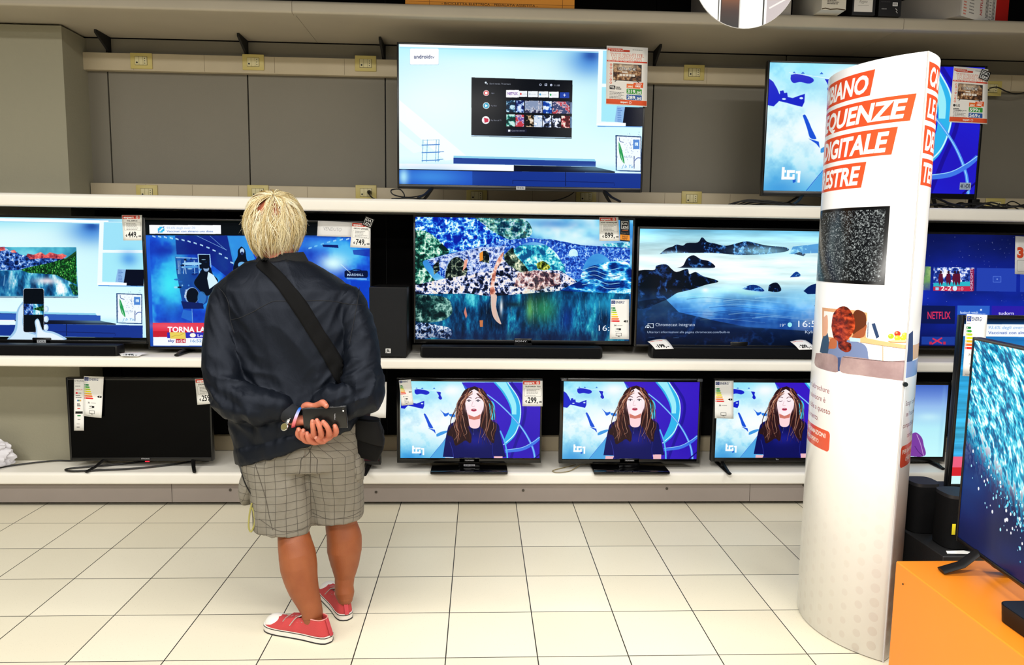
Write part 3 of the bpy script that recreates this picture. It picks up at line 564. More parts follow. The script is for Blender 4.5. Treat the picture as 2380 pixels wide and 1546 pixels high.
def art_bridge(c):
    """an old stone bridge over a clear pool; frame: zoom of that set"""
    c.a[:] = tex(c, 5, [(0, '1c64c8'), (.45, '4aa8e8'), (.65, '98e0f8'), (1, 'f4ffff')], 31, asp=.6, con=2.0)
    c.glow(1900, 320, 420, 60, 'e8ffff', .8); c.glow(1650, 150, 240, 40, '2c74c8', .6)
    F = lambda s_, cols, seed, con=2.6, asp=1, rg=True: tex(c, s_*(1.25 if rg else 1.5), cols, seed, asp, con=con*.8 if rg else con, octv=6, gain=.72, ridge=rg, bias=.10 if rg else 0.)
    bl = F(26, [(0, '0418a0'), (.35, '0c48cc'), (.55, '2c88ec'), (.7, '70d4f8'), (.88, 'e0fcff'), (1, 'ffffff')], 32)
    c.region([(430, 90), (1240, 90), (1420, 130), (1460, 260), (1200, 330), (1000, 380), (430, 420)], bl)
    gn = F(30, [(0, '04201c'), (.38, '14584c'), (.56, '3c9c80'), (.74, 'a4dcc0'), (1, 'f4fff4')], 33)
    c.region(spline([(430, 210), (520, 215), (600, 260), (660, 320), (730, 390), (700, 430), (560, 460), (500, 500), (600, 640), (640, 700), (430, 690), (430, 210)], 50), gn)
    c.region(spline([(950, 95), (1200, 90), (1400, 120), (1460, 200), (1440, 260), (1300, 300), (1150, 240), (950, 95)], 40), gn, .75)
    tl = F(28, [(0, '0a5088'), (.36, '20a0c4'), (.56, '50d0dc'), (.78, 'b0f6f0'), (1, 'f0ffff')], 34)
    c.region([(2080, 330), (2320, 310), (2320, 420), (2100, 400)], tl, .8)
    c.region([(1200, 340), (1750, 340), (1760, 620), (1200, 640)], tl)
    st = F(60, [(0, '0a2890'), (.42, '2458cc'), (.6, '4488ec'), (.78, '98ccfa'), (1, 'f0fbff')], 35, 2.0)
    sw = F(44, [(0, '141c50'), (.36, '4c68c0'), (.52, 'a8bcf0'), (.7, 'f4f6ff'), (1, 'ffffff')], 36, 2.4)
    arch = lambda cx, cy, rx, ry, t0, t1, n=30: [(cx+rx*math.cos(rad(t0+(t1-t0)*i/n)), cy-ry*math.sin(rad(t0+(t1-t0)*i/n))) for i in range(n+1)]
    big = arch(1470, 620, 290, 320, 180, 0); sm = arch(2040, 640, 160, 235, 180, 0)
    c.region([(540, 470), (700, 420), (1000, 350), (1200, 300), (1420, 275), (1640, 290), (1900, 340), (2320, 364), (2320, 700), (2200, 640)]+sm[::-1]+[(1860, 640)]+big[::-1]+[(1160, 640), (1000, 660), (700, 640), (600, 560)], st)
    c.region([(540, 470), (720, 420), (1000, 360), (1160, 360), (1230, 330), (1210, 420), (1120, 560), (1120, 690), (680, 680), (700, 560), (640, 520)], sw, .85)
    c.curve(arch(1470, 620, 292, 322, 178, 22, 20), 30, '2454c8', n=60); c.curve(arch(2040, 640, 158, 236, 178, 40, 16), 20, '2458c8', n=48)
    c.line([(1240, 350), (1420, 285), (1640, 305), (1950, 352), (2320, 366)], 5, '0a2c90'); c.line([(540, 470), (720, 425), (1000, 362), (1240, 350)], 6, 'c8e4ff', .8)
    for k in range(30): a_ = rad(178-k*5.9); c.line([(1470+282*math.cos(a_), 620-312*math.sin(a_)), (1470+304*math.cos(a_), 620-336*math.sin(a_))], 13, 'b8dcff' if k % 2 else '3c7cd8', .9)
    for k in range(24): a_ = rad(178-k*6.5); c.line([(2040+150*math.cos(a_), 640-228*math.sin(a_)), (2040+164*math.cos(a_), 640-246*math.sin(a_))], 9, 'a8d4ff' if k % 2 else '2c6cd0', .8)
    c.region(arch(1823, 415, 40, 42, 180, 0)+[(1863, 438), (1783, 438)], F(6, [(0, '70d0f4'), (1, 'e8ffff')], 5, 1.4)); c.curve(arch(1823, 415, 44, 48, 180, 0, 10), 6, '1c4cb8')
    dk = F(40, [(0, '020406'), (.5, '1c2c2c'), (.7, '5c6c58'), (1, 'd8e0c0')], 37)
    c.region(arch(800, 620, 100, 175, 175, 20)+[(860, 680), (700, 650)], dk); c.curve(arch(820, 620, 125, 190, 175, 15, 16), 9, 'a8c4f0')
    c.region([(590, 520), (640, 476), (650, 560), (600, 600)], dk); c.region(arch(1045, 440, 40, 50, 180, 0)+[(1085, 500), (1000, 480)], dk); c.poly([(1000, 410), (1030, 392), (1030, 470), (1000, 484)], 'f09838'); c.poly([(868, 470), (895, 460), (885, 530), (850, 570)], 'f0a890')
    c.region(spline([(1210, 430), (1290, 360), (1310, 420), (1400, 520), (1430, 600), (1300, 640), (1240, 540), (1210, 430)], 30), F(30, [(0, '0a1410'), (.5, '4a6a5c'), (.75, 'a8b890'), (1, 'f4f4d8')], 38))
    c.region(spline([(1500, 500), (1560, 480), (1620, 530), (1580, 560), (1510, 545), (1500, 500)], 24), F(40, [(0, '101800'), (.5, '687c1c'), (1, 'f4f470')], 39))
    wr = F(34, [(0, '080a1c'), (.3, '243060'), (.46, '7c94d0'), (.6, 'ece8f8'), (.82, 'ffffff'), (1, 'f4e0d0')], 40, 2.6)
    c.region([(430, 690), (660, 640), (900, 600), (1120, 560), (1180, 430), (1260, 520), (1400, 600), (1500, 560), (1700, 560), (1860, 660), (1700, 740), (1300, 790), (1100, 790), (900, 770), (430, 780)], wr)
    c.region([(1340, 580), (1480, 560), (1700, 590), (1720, 680), (1500, 740), (1300, 700)], F(34, [(0, '1c0c14'), (.45, '8c5058'), (.6, 'f0b8a8'), (1, 'ffffff')], 41, 2.6), .8)
    c.region(spline([(1110, 600), (1150, 480), (1210, 400), (1190, 480), (1150, 560), (1130, 700), (1140, 760), (1090, 770), (1110, 600)], 40), F(20, [(0, 'a05040'), (.5, 'f0a890'), (1, 'fff4ec')], 42, 2))
    br = F(18, [(0, '021c6c'), (.4, '0c60c0'), (.6, '28a8e8'), (.8, '90e8fc'), (1, 'ffffff')], 43, 2.6, asp=.5)
    c.region(spline([(1660, 760), (1800, 690), (1880, 650), (1900, 580), (1990, 520), (2200, 480), (2320, 520), (2320, 770), (1900, 775), (1660, 760)], 40), br)
    for i in range(9): c.curve([(1900, 560+i*16), (2010, 530+i*18), (2120, 560+i*20), (2230, 540+i*22)], 6, '0a4ca0' if i % 2 else 'b0f0ff', .8)
    # the pool
    pool = F(5, [(0, '020a1c'), (.4, '04305c'), (.62, '0c5c90'), (.8, '1c98b8'), (1, '70e4ec')], 44, 1.7, 3.0, False)
    c.region([(430, 770), (900, 765), (1100, 790), (1700, 742), (2320, 768), (2320, 1180), (430, 1180)], pool)
    lf = F(20, [(0, '020a08'), (.45, '14342c'), (.6, '3c6c5c'), (1, 'c0e8d0')], 45, 2.4)
    c.region(spline([(430, 770), (700, 800), (760, 900), (740, 960), (640, 1010), (430, 1000), (430, 770)], 30), lf, .85)
    c.glow(1560, 900, 130, 120, '38a058', .7); c.glow(1440, 900, 30, 100, '90e060', .6); c.glow(1760, 980, 60, 120, '0c3ca8', .6); c.glow(2100, 860, 220, 60, '28b4e0', .6); c.glow(1300, 860, 90, 26, '101418', .7)
    c.poly(spline([(1100, 770), (1098, 850), (1110, 940), (1140, 1000), (1190, 1035), (1165, 960), (1145, 880), (1150, 780), (1100, 770)], 40), 'f8d0bc', .9); c.glow(1190, 880, 14, 70, 'ffffff', .9)
    c.poly([(1000, 1000), (1030, 998), (1028, 1058), (1003, 1058)], 'e08048', .9); c.poly([(862, 930), (875, 880), (892, 960), (880, 985)], 'e88870', .9)
    rr = random.Random(4)
    for i in range(60): x = rr.uniform(1050, 2300); y = rr.uniform(790, 1000); c.line([(x, y), (x+2, y+rr.uniform(30, 120))], 3, rr.choice(['70e0f8', '98f0c0', 'e0ffff', '2c90e0']), .35)
    c.region(spline([(430, 1050), (480, 1020), (560, 1028), (640, 1045), (720, 1060), (756, 1100), (740, 1160), (600, 1150), (430, 1160), (430, 1050)], 40), F(44, [(0, '040a1c'), (.42, '2c4c88'), (.58, 'a8c4e8'), (1, 'ffffff')], 46, 2.8))
    c.vgrad(430, 1175, 2320, 1180, [(0, '04081c'), (1, '04081c')])
    c.glow(1400, 1150, 900, 60, '041038', .75)
    c.text(2046, 1092, '16:52', 50, 'f4f8ff', w=190)
    return c
def art_coast(c):
    """long-exposure blue sea with rocks; frame: zoom of that set"""
    c.vgrad(150, 190, 2200, 1320, [(0, '78c8ec'), (.06, 'b0ecfc'), (.25, 'e8ffff'), (.45, 'dcfcff'), (.58, '88d4f8'), (.68, '3c90e4'), (.78, '1848a8'), (.88, '0a2468'), (1, '060e30')])
    v = fbm(c.h, c.w, 3, 14, 5, 51)[..., None]; c.a = np.clip(c.a*(.74+.56*v), 0, 1)
    rk = lambda s_, seed, a='030820', b_='123070', d='4c98e0', e='d0f4ff': tex(c, s_, [(0, a), (.48, a), (.6, b_), (.74, d), (1, e)], seed, con=1.5, ridge=True)
    c.region(spline([(380, 450), (440, 400), (500, 380), (540, 360), (600, 370), (640, 345), (740, 340), (780, 292), (830, 335), (900, 350), (1000, 372), (1100, 350), (1200, 330), (1300, 350), (1400, 370), (1580, 390), (1560, 430), (1200, 460), (900, 440), (700, 440), (560, 440), (380, 450)], 90), rk(20, 52))
    c.glow(1350, 420, 260, 50, 'a8ecff', .75); c.glow(480, 440, 120, 22, 'd0f8ff', .7); c.region([(1640, 380), (1900, 350), (1910, 440), (1600, 450)], rk(12, 53, '2c80d0', '68c0f0', 'b0ecff', 'f0ffff'), .7); c.region([(1650, 450), (1700, 430), (1760, 450), (1740, 470)], rk(30, 58), .7)
    c.region(spline([(545, 580), (600, 560), (640, 490), (700, 462), (770, 500), (850, 520), (900, 578), (720, 584), (545, 580)], 40), rk(18, 54, '030820', '0a2050', '2c64a8', '88b8e8')); c.glow(720, 590, 200, 14, 'c8f4ff', .8)
    c.region(spline([(160, 610), (240, 600), (330, 600), (350, 560), (440, 548), (490, 590), (540, 620), (640, 590), (660, 640), (720, 620), (790, 660), (900, 690), (930, 715), (820, 740), (700, 780), (620, 800), (540, 820), (480, 860), (400, 900), (160, 960), (160, 610)], 90), rk(16, 55, '020412', '06102c', '12306c', '3c6cac'))
    sea = tex(c, 5, [(0, '06184c'), (.4, '184898'), (.6, '3c88d8'), (.8, '90d0f8'), (1, 'f0ffff')], 56, asp=1, con=2.0)
    v2 = np.clip((np.linspace(0, 1, c.h)-.50)/.12, 0, 1)*np.clip((.98-np.linspace(0, 1, c.h))/.2, 0, 1)
    c.a = c.a*(1-.45*v2[:, None, None])+sea*.45*v2[:, None, None]
    for i in range(26):
        y = 850+i*9; r = random.Random(i); x = 420+r.uniform(0, 900); c.curve([(x, y), (x+180, y-14), (x+420, y+6), (x+620, y+26)], r.uniform(3, 10), r.choice(['c8f0ff', '58a8e8', '0c2c78', '88c8f4']), .35, w1=2)
    c.glow(810, 790, 30, 20, 'ffffff', .9); c.glow(1650, 860, 160, 90, '98d8f8', .6)
    c.region(spline([(1160, 780), (1230, 745), (1310, 750), (1370, 800), (1280, 800), (1160, 780)], 24), rk(24, 57, '0a2c78', '1c54b0')); c.region(spline([(1405, 800), (1420, 740), (1490, 722), (1530, 790), (1480, 810), (1405, 800)], 24), rk(24, 59)); c.region(spline([(1610, 670), (1660, 622), (1690, 624), (1710, 660), (1610, 670)], 16), rk(24, 60, '0c3c98'))
    c.region(spline([(1740, 800), (1800, 750), (1900, 722), (2108, 700), (2108, 860), (1900, 830), (1780, 830)], 30), rk(9, 61, '041c5c', '0c3c98')); c.region([(1840, 940), (1900, 900), (2108, 880), (2108, 980), (1860, 950)], rk(9, 62))
    c.region([(160, 900), (420, 860), (560, 1000), (900, 1080), (1200, 1140), (1500, 1160), (2108, 1200), (2108, 1320), (160, 1310)], rk(9, 63, '030818', '050f28', '0a2048', '1c4c8c'), .6)
    c.glow(1300, 1130, 260, 20, '3c78c4', .5)
    c.rect(266, 1106, 322, 1150, 'e8f4ff'); c.rect(271, 1111, 317, 1145, '0a1638'); c.ell(268, 1148, 26, 26, 'e8f4ff'); c.ell(268, 1148, 20, 20, '0a1638'); c.ell(268, 1148, 12, 12, 'e8f4ff'); c.rect(240, 1150, 300, 1180, '0a1534')
    c.text(340, 1132, 'Chromecast integrato', 30, 'e8f2ff', w=372); c.text(263, 1198, 'Ulteriori informazioni alla pagina chromecast.com/built-in', 21, 'cfe0f8', w=778)
    c.text(1518, 1138, '19°', 28, 'f0f8ff', w=52); c.ell(1610, 1119, 21, 22, '9cf0f4'); c.text(1690, 1140, '16:52', 60, 'f4faff', w=230); c.text(1755, 1200, 'Kylie Kiernan', 27, 'e0ecfc', w=270)
    c.fine(275, 1236, 80, 1, 10, 4, '5c88c4', .7, 4); c.fine(510, 1240, 60, 1, 10, 5, '5c88c4', .6, 5)
    return c
def art_menu(c):
    """night-blue start page; frame: zoom right of the pillar"""
    c.vgrad(400, 330, 2000, 1230, [(0, '0a1250'), (.3, '0c1a74'), (.6, '1026a0'), (.85, '0c1a78'), (1, '081050')])
    v = fbm(c.h, c.w, 3, 3, 4, 71)[..., None]; c.a = np.clip(c.a*(.6+.8*v), 0, 1)
    r = random.Random(11)
    for i in range(150): c.ell(r.uniform(430, 1990), r.uniform(360, 900), 2.0, 2.2, 'dfe8ff', r.uniform(.3, .95), 6)
    cr = tex(c, 70, [(0, '0a1860'), (.5, '2c50b8'), (.7, 'b0c0f0'), (1, 'ffffff')], 72, con=2.6)
    c.region([(975, 606), (1292, 612), (1285, 797), (970, 793)], cr); c.poly([(973, 732), (1270, 720), (1266, 770), (972, 764)], '2cb8c8'); c.poly([(970, 760), (1280, 756), (1280, 797), (970, 793)], 'c82848')
    for x in (1030, 1090, 1140, 1165): c.poly([(x-14, 660), (x+14, 660), (x+18, 720), (x+8, 755), (x-4, 720), (x-12, 755), (x-20, 700)], '5a1030'); c.ell(x, 648, 9, 12, '2c1020')
    c.text(1030, 790, '2-2', 34, 'ffffff', bold=.02, w=82); c.ell(1140, 774, 18, 20, 'd0f0ff'); c.rect(988, 766, 1014, 788, '9cd0f4'); c.text(1170, 790, '10', 24, 'f0d8e0', w=36); c.rect(1258, 620, 1290, 795, '8a1c4c'); c.text(1280, 790, 'HIGHLIGHTS', 22, 'f4ecff', rot=-math.pi/2, w=168)
    c.region([(800, 600), (952, 604), (946, 790), (800, 784)], tex(c, 10, [(0, '404c90'), (.5, '70a060'), (1, 'e8e8a0')], 73, con=2))
    c.poly([(1312, 615), (1622, 618), (1618, 800), (1308, 795)], '2440b0'); c.rrect(1436, 678, 1502, 728, 6, '4c6cd0'); c.rrect(1441, 683, 1497, 723, 5, '2846b4'); c.ell(1470, 702, 6, 6, '7c98e8'); c.poly([(1650, 620), (1960, 624), (1955, 806), (1648, 802)], '2440b0')
    c.poly([(880, 908), (1143, 912), (1138, 1052), (876, 1048)], '0c1448', .9); c.text(926, 1012, 'NETFLIX', 56, 'e0305c', bold=.02, w=180)
    c.poly([(1160, 908), (1412, 911), (1408, 1060), (1156, 1056)], '2c60c8'); c.text(1180, 972, 'facebook watch', 20, 'e0ecff', bold=.02, w=140); c.ell(1344, 942, 8, 8, 'd8e8ff'); c.text(1300, 976, 'www', 10, 'b0c8f4', w=80)
    c.poly([(1428, 911), (1680, 914), (1676, 1060), (1424, 1060)], '2c1ca8'); c.text(1480, 980, 'tudorn', 24, 'f0f0ff', bold=.02, w=120); c.poly([(1700, 914), (1980, 918), (1975, 1062), (1696, 1060)], '102078')
    c.poly([(880, 1150), (1140, 1152), (1138, 1216), (878, 1213)], '1c3c9c'); c.line([(965, 1165), (1040, 1205)], 12, 'd83058'); c.line([(1040, 1160), (960, 1210)], 12, 'd83058'); c.rect(940, 1190, 960, 1212, 'c02850'); c.rect(1048, 1190, 1068, 1212, 'c02850')
    return c
def art_talk(c):
    """pale blue studio picture; frame: zoom around the pillar foot"""
    c.vgrad(100, 130, 1650, 890, [(0, '4468c4'), (.15, '6c90dc'), (.3, '98c0f0'), (.6, 'b8f0fb'), (1, 'c8fcff')])
    c.glow(1540, 500, 20, 300, '90c8e8', .4); c.glow(1400, 480, 120, 40, 'd8ffff', .5)
    c.poly(spline([(1150, 880), (1200, 700), (1265, 640), (1330, 690), (1352, 770), (1360, 880), (1150, 880)], 40), '7c3ca0'); c.curve([(1280, 660), (1320, 760), (1350, 878)], 7, 'c8a0d8'); c.curve([(1260, 780), (1300, 840), (1345, 878)], 6, '4c2070')
    return c
def art_ticker(c):
    """news channel, left part; frame: zoom of the lower right corner"""
    c.vgrad(350, 20, 1400, 1100, [(0, '060818'), (.05, '1c68b8'), (.35, '2ca0d8'), (.7, '3cb8e4'), (1, '2c80c8')])
    v = fbm(c.h, c.w, 4, 40, 5, 81)[..., None]; c.a = np.clip(c.a*(.7+.6*v), 0, 1)
    c.poly([(452, 86), (1400, 92), (1400, 170), (448, 158)], 'fafdff'); c.text(612, 115, '93.6% degli over-70', 18, '78b0ec', shear=.2, w=245); c.text(610, 146, 'Vaccinati con almeno una dose', 17, '2c50b0', w=395)
    c.poly([(378, 880), (1400, 880), (1400, 995), (370, 995)], 'f06080'); c.poly([(372, 945), (1400, 945), (1400, 995), (370, 995)], 'd8242c'); c.poly([(368, 995), (1400, 995), (1400, 1080), (360, 1080)], 'd4fbfc')
    return c
def art_wave(c):
    """turquoise breaking wave; unit frame 0..1000 by 0..560"""
    v = fbm(c.h, c.w, 3, 3, 3, 91); Y, X = np.mgrid[0:c.h, 0:c.w]; x = X/c.w; y = Y/c.h
    q = (y-.75*x*0-.50)+.30*(x-.35)+(v-.5)*.4
    st = fbm(c.h, c.w, 60, 22, 6, 92, .7); ro = .45
    sw = fbm(c.h, c.w, 10, 60, 5, 93, .65)
    # streaks running down-right: sample noise in a turned frame
    big = np.random.RandomState(94).rand(64, 512)
    def nz2(u, w_):
        ui = np.floor(u).astype(int); wi = np.floor(w_).astype(int); fu = u-ui; fw = w_-wi; fu = fu*fu*(3-2*fu); fw = fw*fw*(3-2*fw)
        g = lambda a, b_: big[a % 64, b_ % 512]
        return (g(ui, wi)*(1-fu)+g(ui+1, wi)*fu)*(1-fw)+(g(ui, wi+1)*(1-fu)+g(ui+1, wi+1)*fu)*fw
    ang = .55+.5*y; a = x*np.cos(ang)*1.78+y*np.sin(ang); b_ = -x*np.sin(ang)*1.78+y*np.cos(ang)
    n = .45*nz2(a*22, b_*85+200)+.33*nz2(a*46+9, b_*160+300)+.22*nz2(a*90+3, b_*260+100)
    n = np.clip((n-.5)*2.6+.5, 0, 1)
    col = ramp(n, [(0, '0a5c90'), (.3, '18a0cc'), (.55, '40d0ec'), (.75, '98f4fc'), (.9, 'e8ffff'), (1, 'ffffff')])
    deep = ramp(np.clip(v*1.2-.1, 0, 1), [(0, '080c30'), (.5, '0e1c58'), (1, '103c80')])
    k = np.clip((y-.50-.10*np.sin(x*5)+(n-.5)*.14-(x-.15)*.45)/.09, 0, 1)[..., None]; c.a = col*(1-k)+deep*k
    k2 = (np.clip(1-np.abs((y-.52-(x-.15)*.42))/.2, 0, 1)*np.clip(n*1.4-.5, 0, 1))[..., None]; c.a = c.a*(1-k2*.5)+k2*.5
    c.glow(430, 330, 90, 90, 'ffffff', .95); c.glow(330, 260, 70, 60, 'd8ffff', .7)
    r = random.Random(5)
    for i in range(230):
        t = r.random(); x_ = 90+t*420+r.gauss(0, 26); y_ = 330+t*200+r.gauss(0, 34); rr_ = r.uniform(1, 4.2); c.ell(x_, y_, rr_, rr_*1.3, r.choice(['ffffff', 'b0f4ff', '58d8f4']), .95, 10)
    return c
# ---- printed sheets
def sheet_price(price, model, gold=False):
    c = Canvas(0, 0, 180, 230, 1.6, 'f1f1ee'); c.rect(4, 4, 158, 34, 'd8402c'); c.text(14, 27, 'expert', 17, 'ffffff', bold=.05, w=92); c.ell(136, 19, 12, 12, 'ffffff'); c.ell(136, 19, 8, 8, 'd8402c'); c.line([(131, 14), (141, 24)], 2.5, 'ffffff'); c.line([(141, 14), (131, 24)], 2.5, 'ffffff')
    c.text(90, 58, model, 12, '202020', bold=.03, w=min(172, 9.5*len(model)), align='c'); c.rrect(16, 66, 170, 142, 10, '9a9a96'); c.rrect(18, 68, 168, 140, 9, 'f1f1ee'); c.fine(36, 76, 118, 5, 13, 4, '3a3a3a', .8, len(price)+int(price))
    c.text(24, 196, '€', 18, '101010', bold=.04); c.text(48, 200, price+',', 50, '080808', bold=.02, w=88); c.text(147, 198, '00', 14, '101010', bold=.04, w=26); return c
def sheet_energy(kwh, cls, wid=160, hei=330, hdr=False, extra=True):
    c = Canvas(0, 0, 160, 330, 1.5, 'f6f6f4'); c.rect(5, 10, 38, 38, '1c3c94'); c.ell(21, 24, 9, 9, 'e8d040', .8); c.ell(21, 24, 6, 6, '1c3c94'); c.text(42, 34, 'ENERG', 20, '1c2c5c', bold=.02, w=74); c.text(117, 24, '+', 12, '1c2c5c'); c.fine(6, 48, 40, 1, 6, 3, '666666', .7, 3)
    cols = ['0c7c3c', '38a838', 'b8d02c', 'f4ec18', 'f4b81c', 'ec6c20', 'e02828']
    for i, q in enumerate(cols):
        y = 66+i*18; w_ = 36+i*6.5; c.poly([(5, y), (w_, y), (w_+7, y+6), (w_, y+12), (5, y+12)], q); c.text(8, y+10, 'ABCDEFG'[i], 8, 'ffffff', bold=.03)
    y = 66+('ABCDEFG'.index(cls))*18; c.poly([(112, y+7), (124, y-1), (150, y-1), (150, y+15), (124, y+15)], '101010'); c.text(133, y+12, cls, 11, 'ffffff', bold=.03)
    c.text(36, 222, kwh, 12, '202020', bold=.03); c.fine(62, 214, 50, 1, 6, 5, '888888', .8, 5)
    if extra:
        if hdr: c.rect(54, 238, 110, 256, '101010'); c.text(58, 253, 'HDR', 12, 'ffffff', bold=.03)
        else: c.text(50, 252, 'HD', 12, '202020', bold=.03); c.rect(72, 240, 92, 256, '181818')
        c.fine(44, 262, 52, 1, 6, 4, '777777', .8, 8)
    c.rect(50, 278, 98, 304, '303030'); c.rect(53, 281, 95, 301, 'f6f6f4'); c.rect(66, 305, 82, 309, '303030'); c.fine(20, 318, 90, 1, 6, 3, 'a0a0a0', .8, 9); return c
def sheet_flyer(kind):
    c = Canvas(0, 0, 285, 415, 1.7, 'f4f2ee'); R_ = 'd8442c'
    c.poly([(6, 14), (110, 16), (112, 34), (8, 32)], R_); c.rect(24, 24, 160, 38, 'c83c28'); c.fine(12, 18, 90, 1, 8, 6, 'ffe8e0', .8, 2); c.fine(32, 27, 120, 1, 8, 6, 'ffe8e0', .8, 3); c.fine(180, 18, 96, 1, 8, 5, '808080', .8, 3)
    c.text(24, 70, 'TUTTI PRONTI PER', 21, 'b8341e', bold=.05, w=236); c.text(24, 70, 'TUTTI PRONTI PER', 21, 'fff4ec', bold=.012, w=236)
    c.text(36, 97, 'LO SWITCH OFF!', 21, 'b8341e', bold=.05, w=208); c.text(36, 97, 'LO SWITCH OFF!', 21, 'fff4ec', bold=.012, w=208); c.rect(3, 100, 282, 110, R_); c.fine(10, 102, 260, 1, 6, 4, 'ffe8e0', .7, 4)
    t = tex(c, 16, [(0, '1c1210'), (.4, '5c3c28'), (.6, 'a87850'), (1, 'f0e0c0')], 5, con=1.8); c.rect(48, 122, 244, 240, '181410'); c.region([(50, 124), (242, 124), (242, 236), (50, 236)], t)
    c.glow(140, 140, 90, 20, 'e8dcc8', .8); c.text(86, 166, 'ULTRA HD 4K', 20, '282420', bold=.08, w=118); c.text(86, 166, 'ULTRA HD 4K', 20, 'ffffff', bold=.01, w=118)
    for i in range(5): c.rect(92+i*22, 192, 110+i*22, 208, 'f0e8e0')
    c.rect(108, 174, 148, 184, 'e8e0d8'); c.poly([(212, 122), (244, 122), (244, 156)], '303030'); c.line([(70, 240), (60, 250)], 5, '181410'); c.line([(216, 240), (232, 252)], 5, '181410')
    for i in range(7): c.ell(32, 132+i*21, 8, 8, 'e06848' if i in (0, 1, 3, 5, 6) else 'f0b8a8'); c.ell(32, 132+i*21, 4, 4, 'f8f0ec')
    if kind == 'TCL': c.rrect(24, 278, 64, 304, 4, '101010'); c.text(28, 297, 'TCL', 13, 'ffffff', bold=.04, w=32); c.fine(70, 284, 40, 2, 12, 8, '202020', .9, 1)
    else: c.ell(30, 287, 10, 10, '181818'); c.text(46, 295, 'LG', 16, '181818', bold=.03); c.fine(24, 308, 64, 2, 11, 7, '202020', .9, 1)
    c.fine(24, 322, 110, 6, 10, 4, '505050', .8, 6)
    c.rect(142, 260, 236, 290, 'ec6c20'); c.poly([(190, 250), (258, 246), (256, 284), (188, 284)], 'e85c24'); c.text(206, 262, 'SCONTO', 9, 'ffffff', bold=.04, w=40); c.text(148, 286, '399€' if kind == 'TCL' else '699€', 14, 'fff0e0', bold=.05, w=38); c.text(202, 280, '180€' if kind == 'TCL' else '100€', 13, 'ffffff', bold=.05, w=38)
    c.rrect(142, 294, 248, 330, 5, '3c9c3c'); c.text(148, 325, '319,' if kind == 'TCL' else '599', 24, 'ffffff', bold=.025, w=62); c.text(214, 325, '20€' if kind == 'TCL' else '€', 15, 'ffffff', bold=.05, w=30 if kind == 'TCL' else 14)
    c.rrect(142, 336, 248, 372, 5, '2c5ca8'); c.text(148, 367, '289,' if kind == 'TCL' else '569', 24, 'ffffff', bold=.025, w=62); c.text(214, 367, '20€' if kind == 'TCL' else '€', 15, 'ffffff', bold=.05, w=30 if kind == 'TCL' else 14)
    c.rect(2, 374, 283, 408, 'e85c34'); c.text(100, 397, 'expert', 13, 'ffffff', bold=.05, w=50); c.ell(168, 392, 9, 9, 'ffffff'); c.ell(168, 392, 6, 6, 'e85c34'); return c
# ================================================================ shelving
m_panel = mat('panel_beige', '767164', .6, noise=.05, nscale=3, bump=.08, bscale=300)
m_dark = mat('panel_shade_dark', '0b0a0a', .8, spec=.1)  # lower back panels: the deep shade between shelves is put into the colour
m_slot = mat('slot_black', '060606', .6)
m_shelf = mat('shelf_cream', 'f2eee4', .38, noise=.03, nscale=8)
m_plinth = mat('plinth_taupe', '8f857e', .55, noise=.08, nscale=6)
m_rail = mat('trunking_ivory', 'b4a78c', .5, noise=.10, nscale=7)
m_plate = mat('socket_yellow', 'bcac64', .4); m_mod = mat('socket_module', 'c8be8e', .4)
m_black = mat('plastic_black', '0b0b0c', .28); m_matte = mat('plastic_matte', '0a0a0b', .5, spec=.25); m_cable = mat('cable_black', '08080a', .45)
m_gloss = mat('bezel_gloss', '060607', .12)
UPX = [-2.465+.7795*k for k in range(0, 10)]
wb = MB(); dk = MB(); sl = MB()
xs = [XL]+[u for u in UPX if u > XL]+[XR]
for a, b in zip(xs[:-1], xs[1:]):
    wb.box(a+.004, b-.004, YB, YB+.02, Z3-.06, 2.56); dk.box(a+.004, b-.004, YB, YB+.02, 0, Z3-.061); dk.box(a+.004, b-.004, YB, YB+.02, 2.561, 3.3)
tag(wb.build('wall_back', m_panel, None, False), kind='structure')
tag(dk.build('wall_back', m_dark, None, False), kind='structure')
tag(sl.box(XL, XR, YB+.021, YB+.06, 0, 3.3).build('wall_back', m_slot, None, False), kind='structure')
pil = tag(MB().box(XL, -1.795, 1.73, YB+.05, 0, 2.555).build('wall_left', mat('pillar_paint', '908c78', .7, noise=.03, nscale=2, bump=.1, bscale=90), None, False), kind='structure')
Z1, Z2, Z3, Z4 = .195, .838, 1.660, 2.616
m_shelf_top = mat('shelf_shade_taupe', 'aba290', .5, noise=.07, nscale=5)  # cream shelf toned down: dimmer light on the topmost boards painted in
def board(x0, x1, yf, zt, th, label, group, m_=None):
    r = .020; pts = [(YB-.004, zt)]
    pts += [(yf+r-r*math.sin(rad(t)), zt-r+r*math.cos(rad(t))) for t in range(0, 91, 15)]
    pts += [(yf+r*.6-r*.6*math.cos(rad(t)), zt-th+r*.6-r*.6*math.sin(rad(t))) for t in range(0, 91, 18)]
    pts += [(yf+.045, zt-th), (yf+.05, zt-th+.012), (YB-.004, zt-th+.012)]
    o = MB().prism(pts, x0, x1, 'x').build('display_shelf', m_ or m_shelf); move_origin(o, ((x0+x1)/2, YB, zt-th))
    return tag(o, label, 'shelf', group)
G = 'cream shelves of the television wall'
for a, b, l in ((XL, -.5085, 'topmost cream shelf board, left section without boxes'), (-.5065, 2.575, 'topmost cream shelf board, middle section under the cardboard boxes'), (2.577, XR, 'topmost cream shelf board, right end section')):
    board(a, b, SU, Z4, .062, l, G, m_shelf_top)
board(XL, XR, SU, Z3, .066, 'cream shelf board at head height under the two upper televisions', G)
board(XL, XR, SU, Z2, .055, 'cream shelf board at waist height carrying soundbars and televisions', G)
board(XL, XR, SB, Z1, .066, 'lowest deep cream shelf board just above the floor plinth', G)
pl = [XL, -1.233, 1.953, XR]
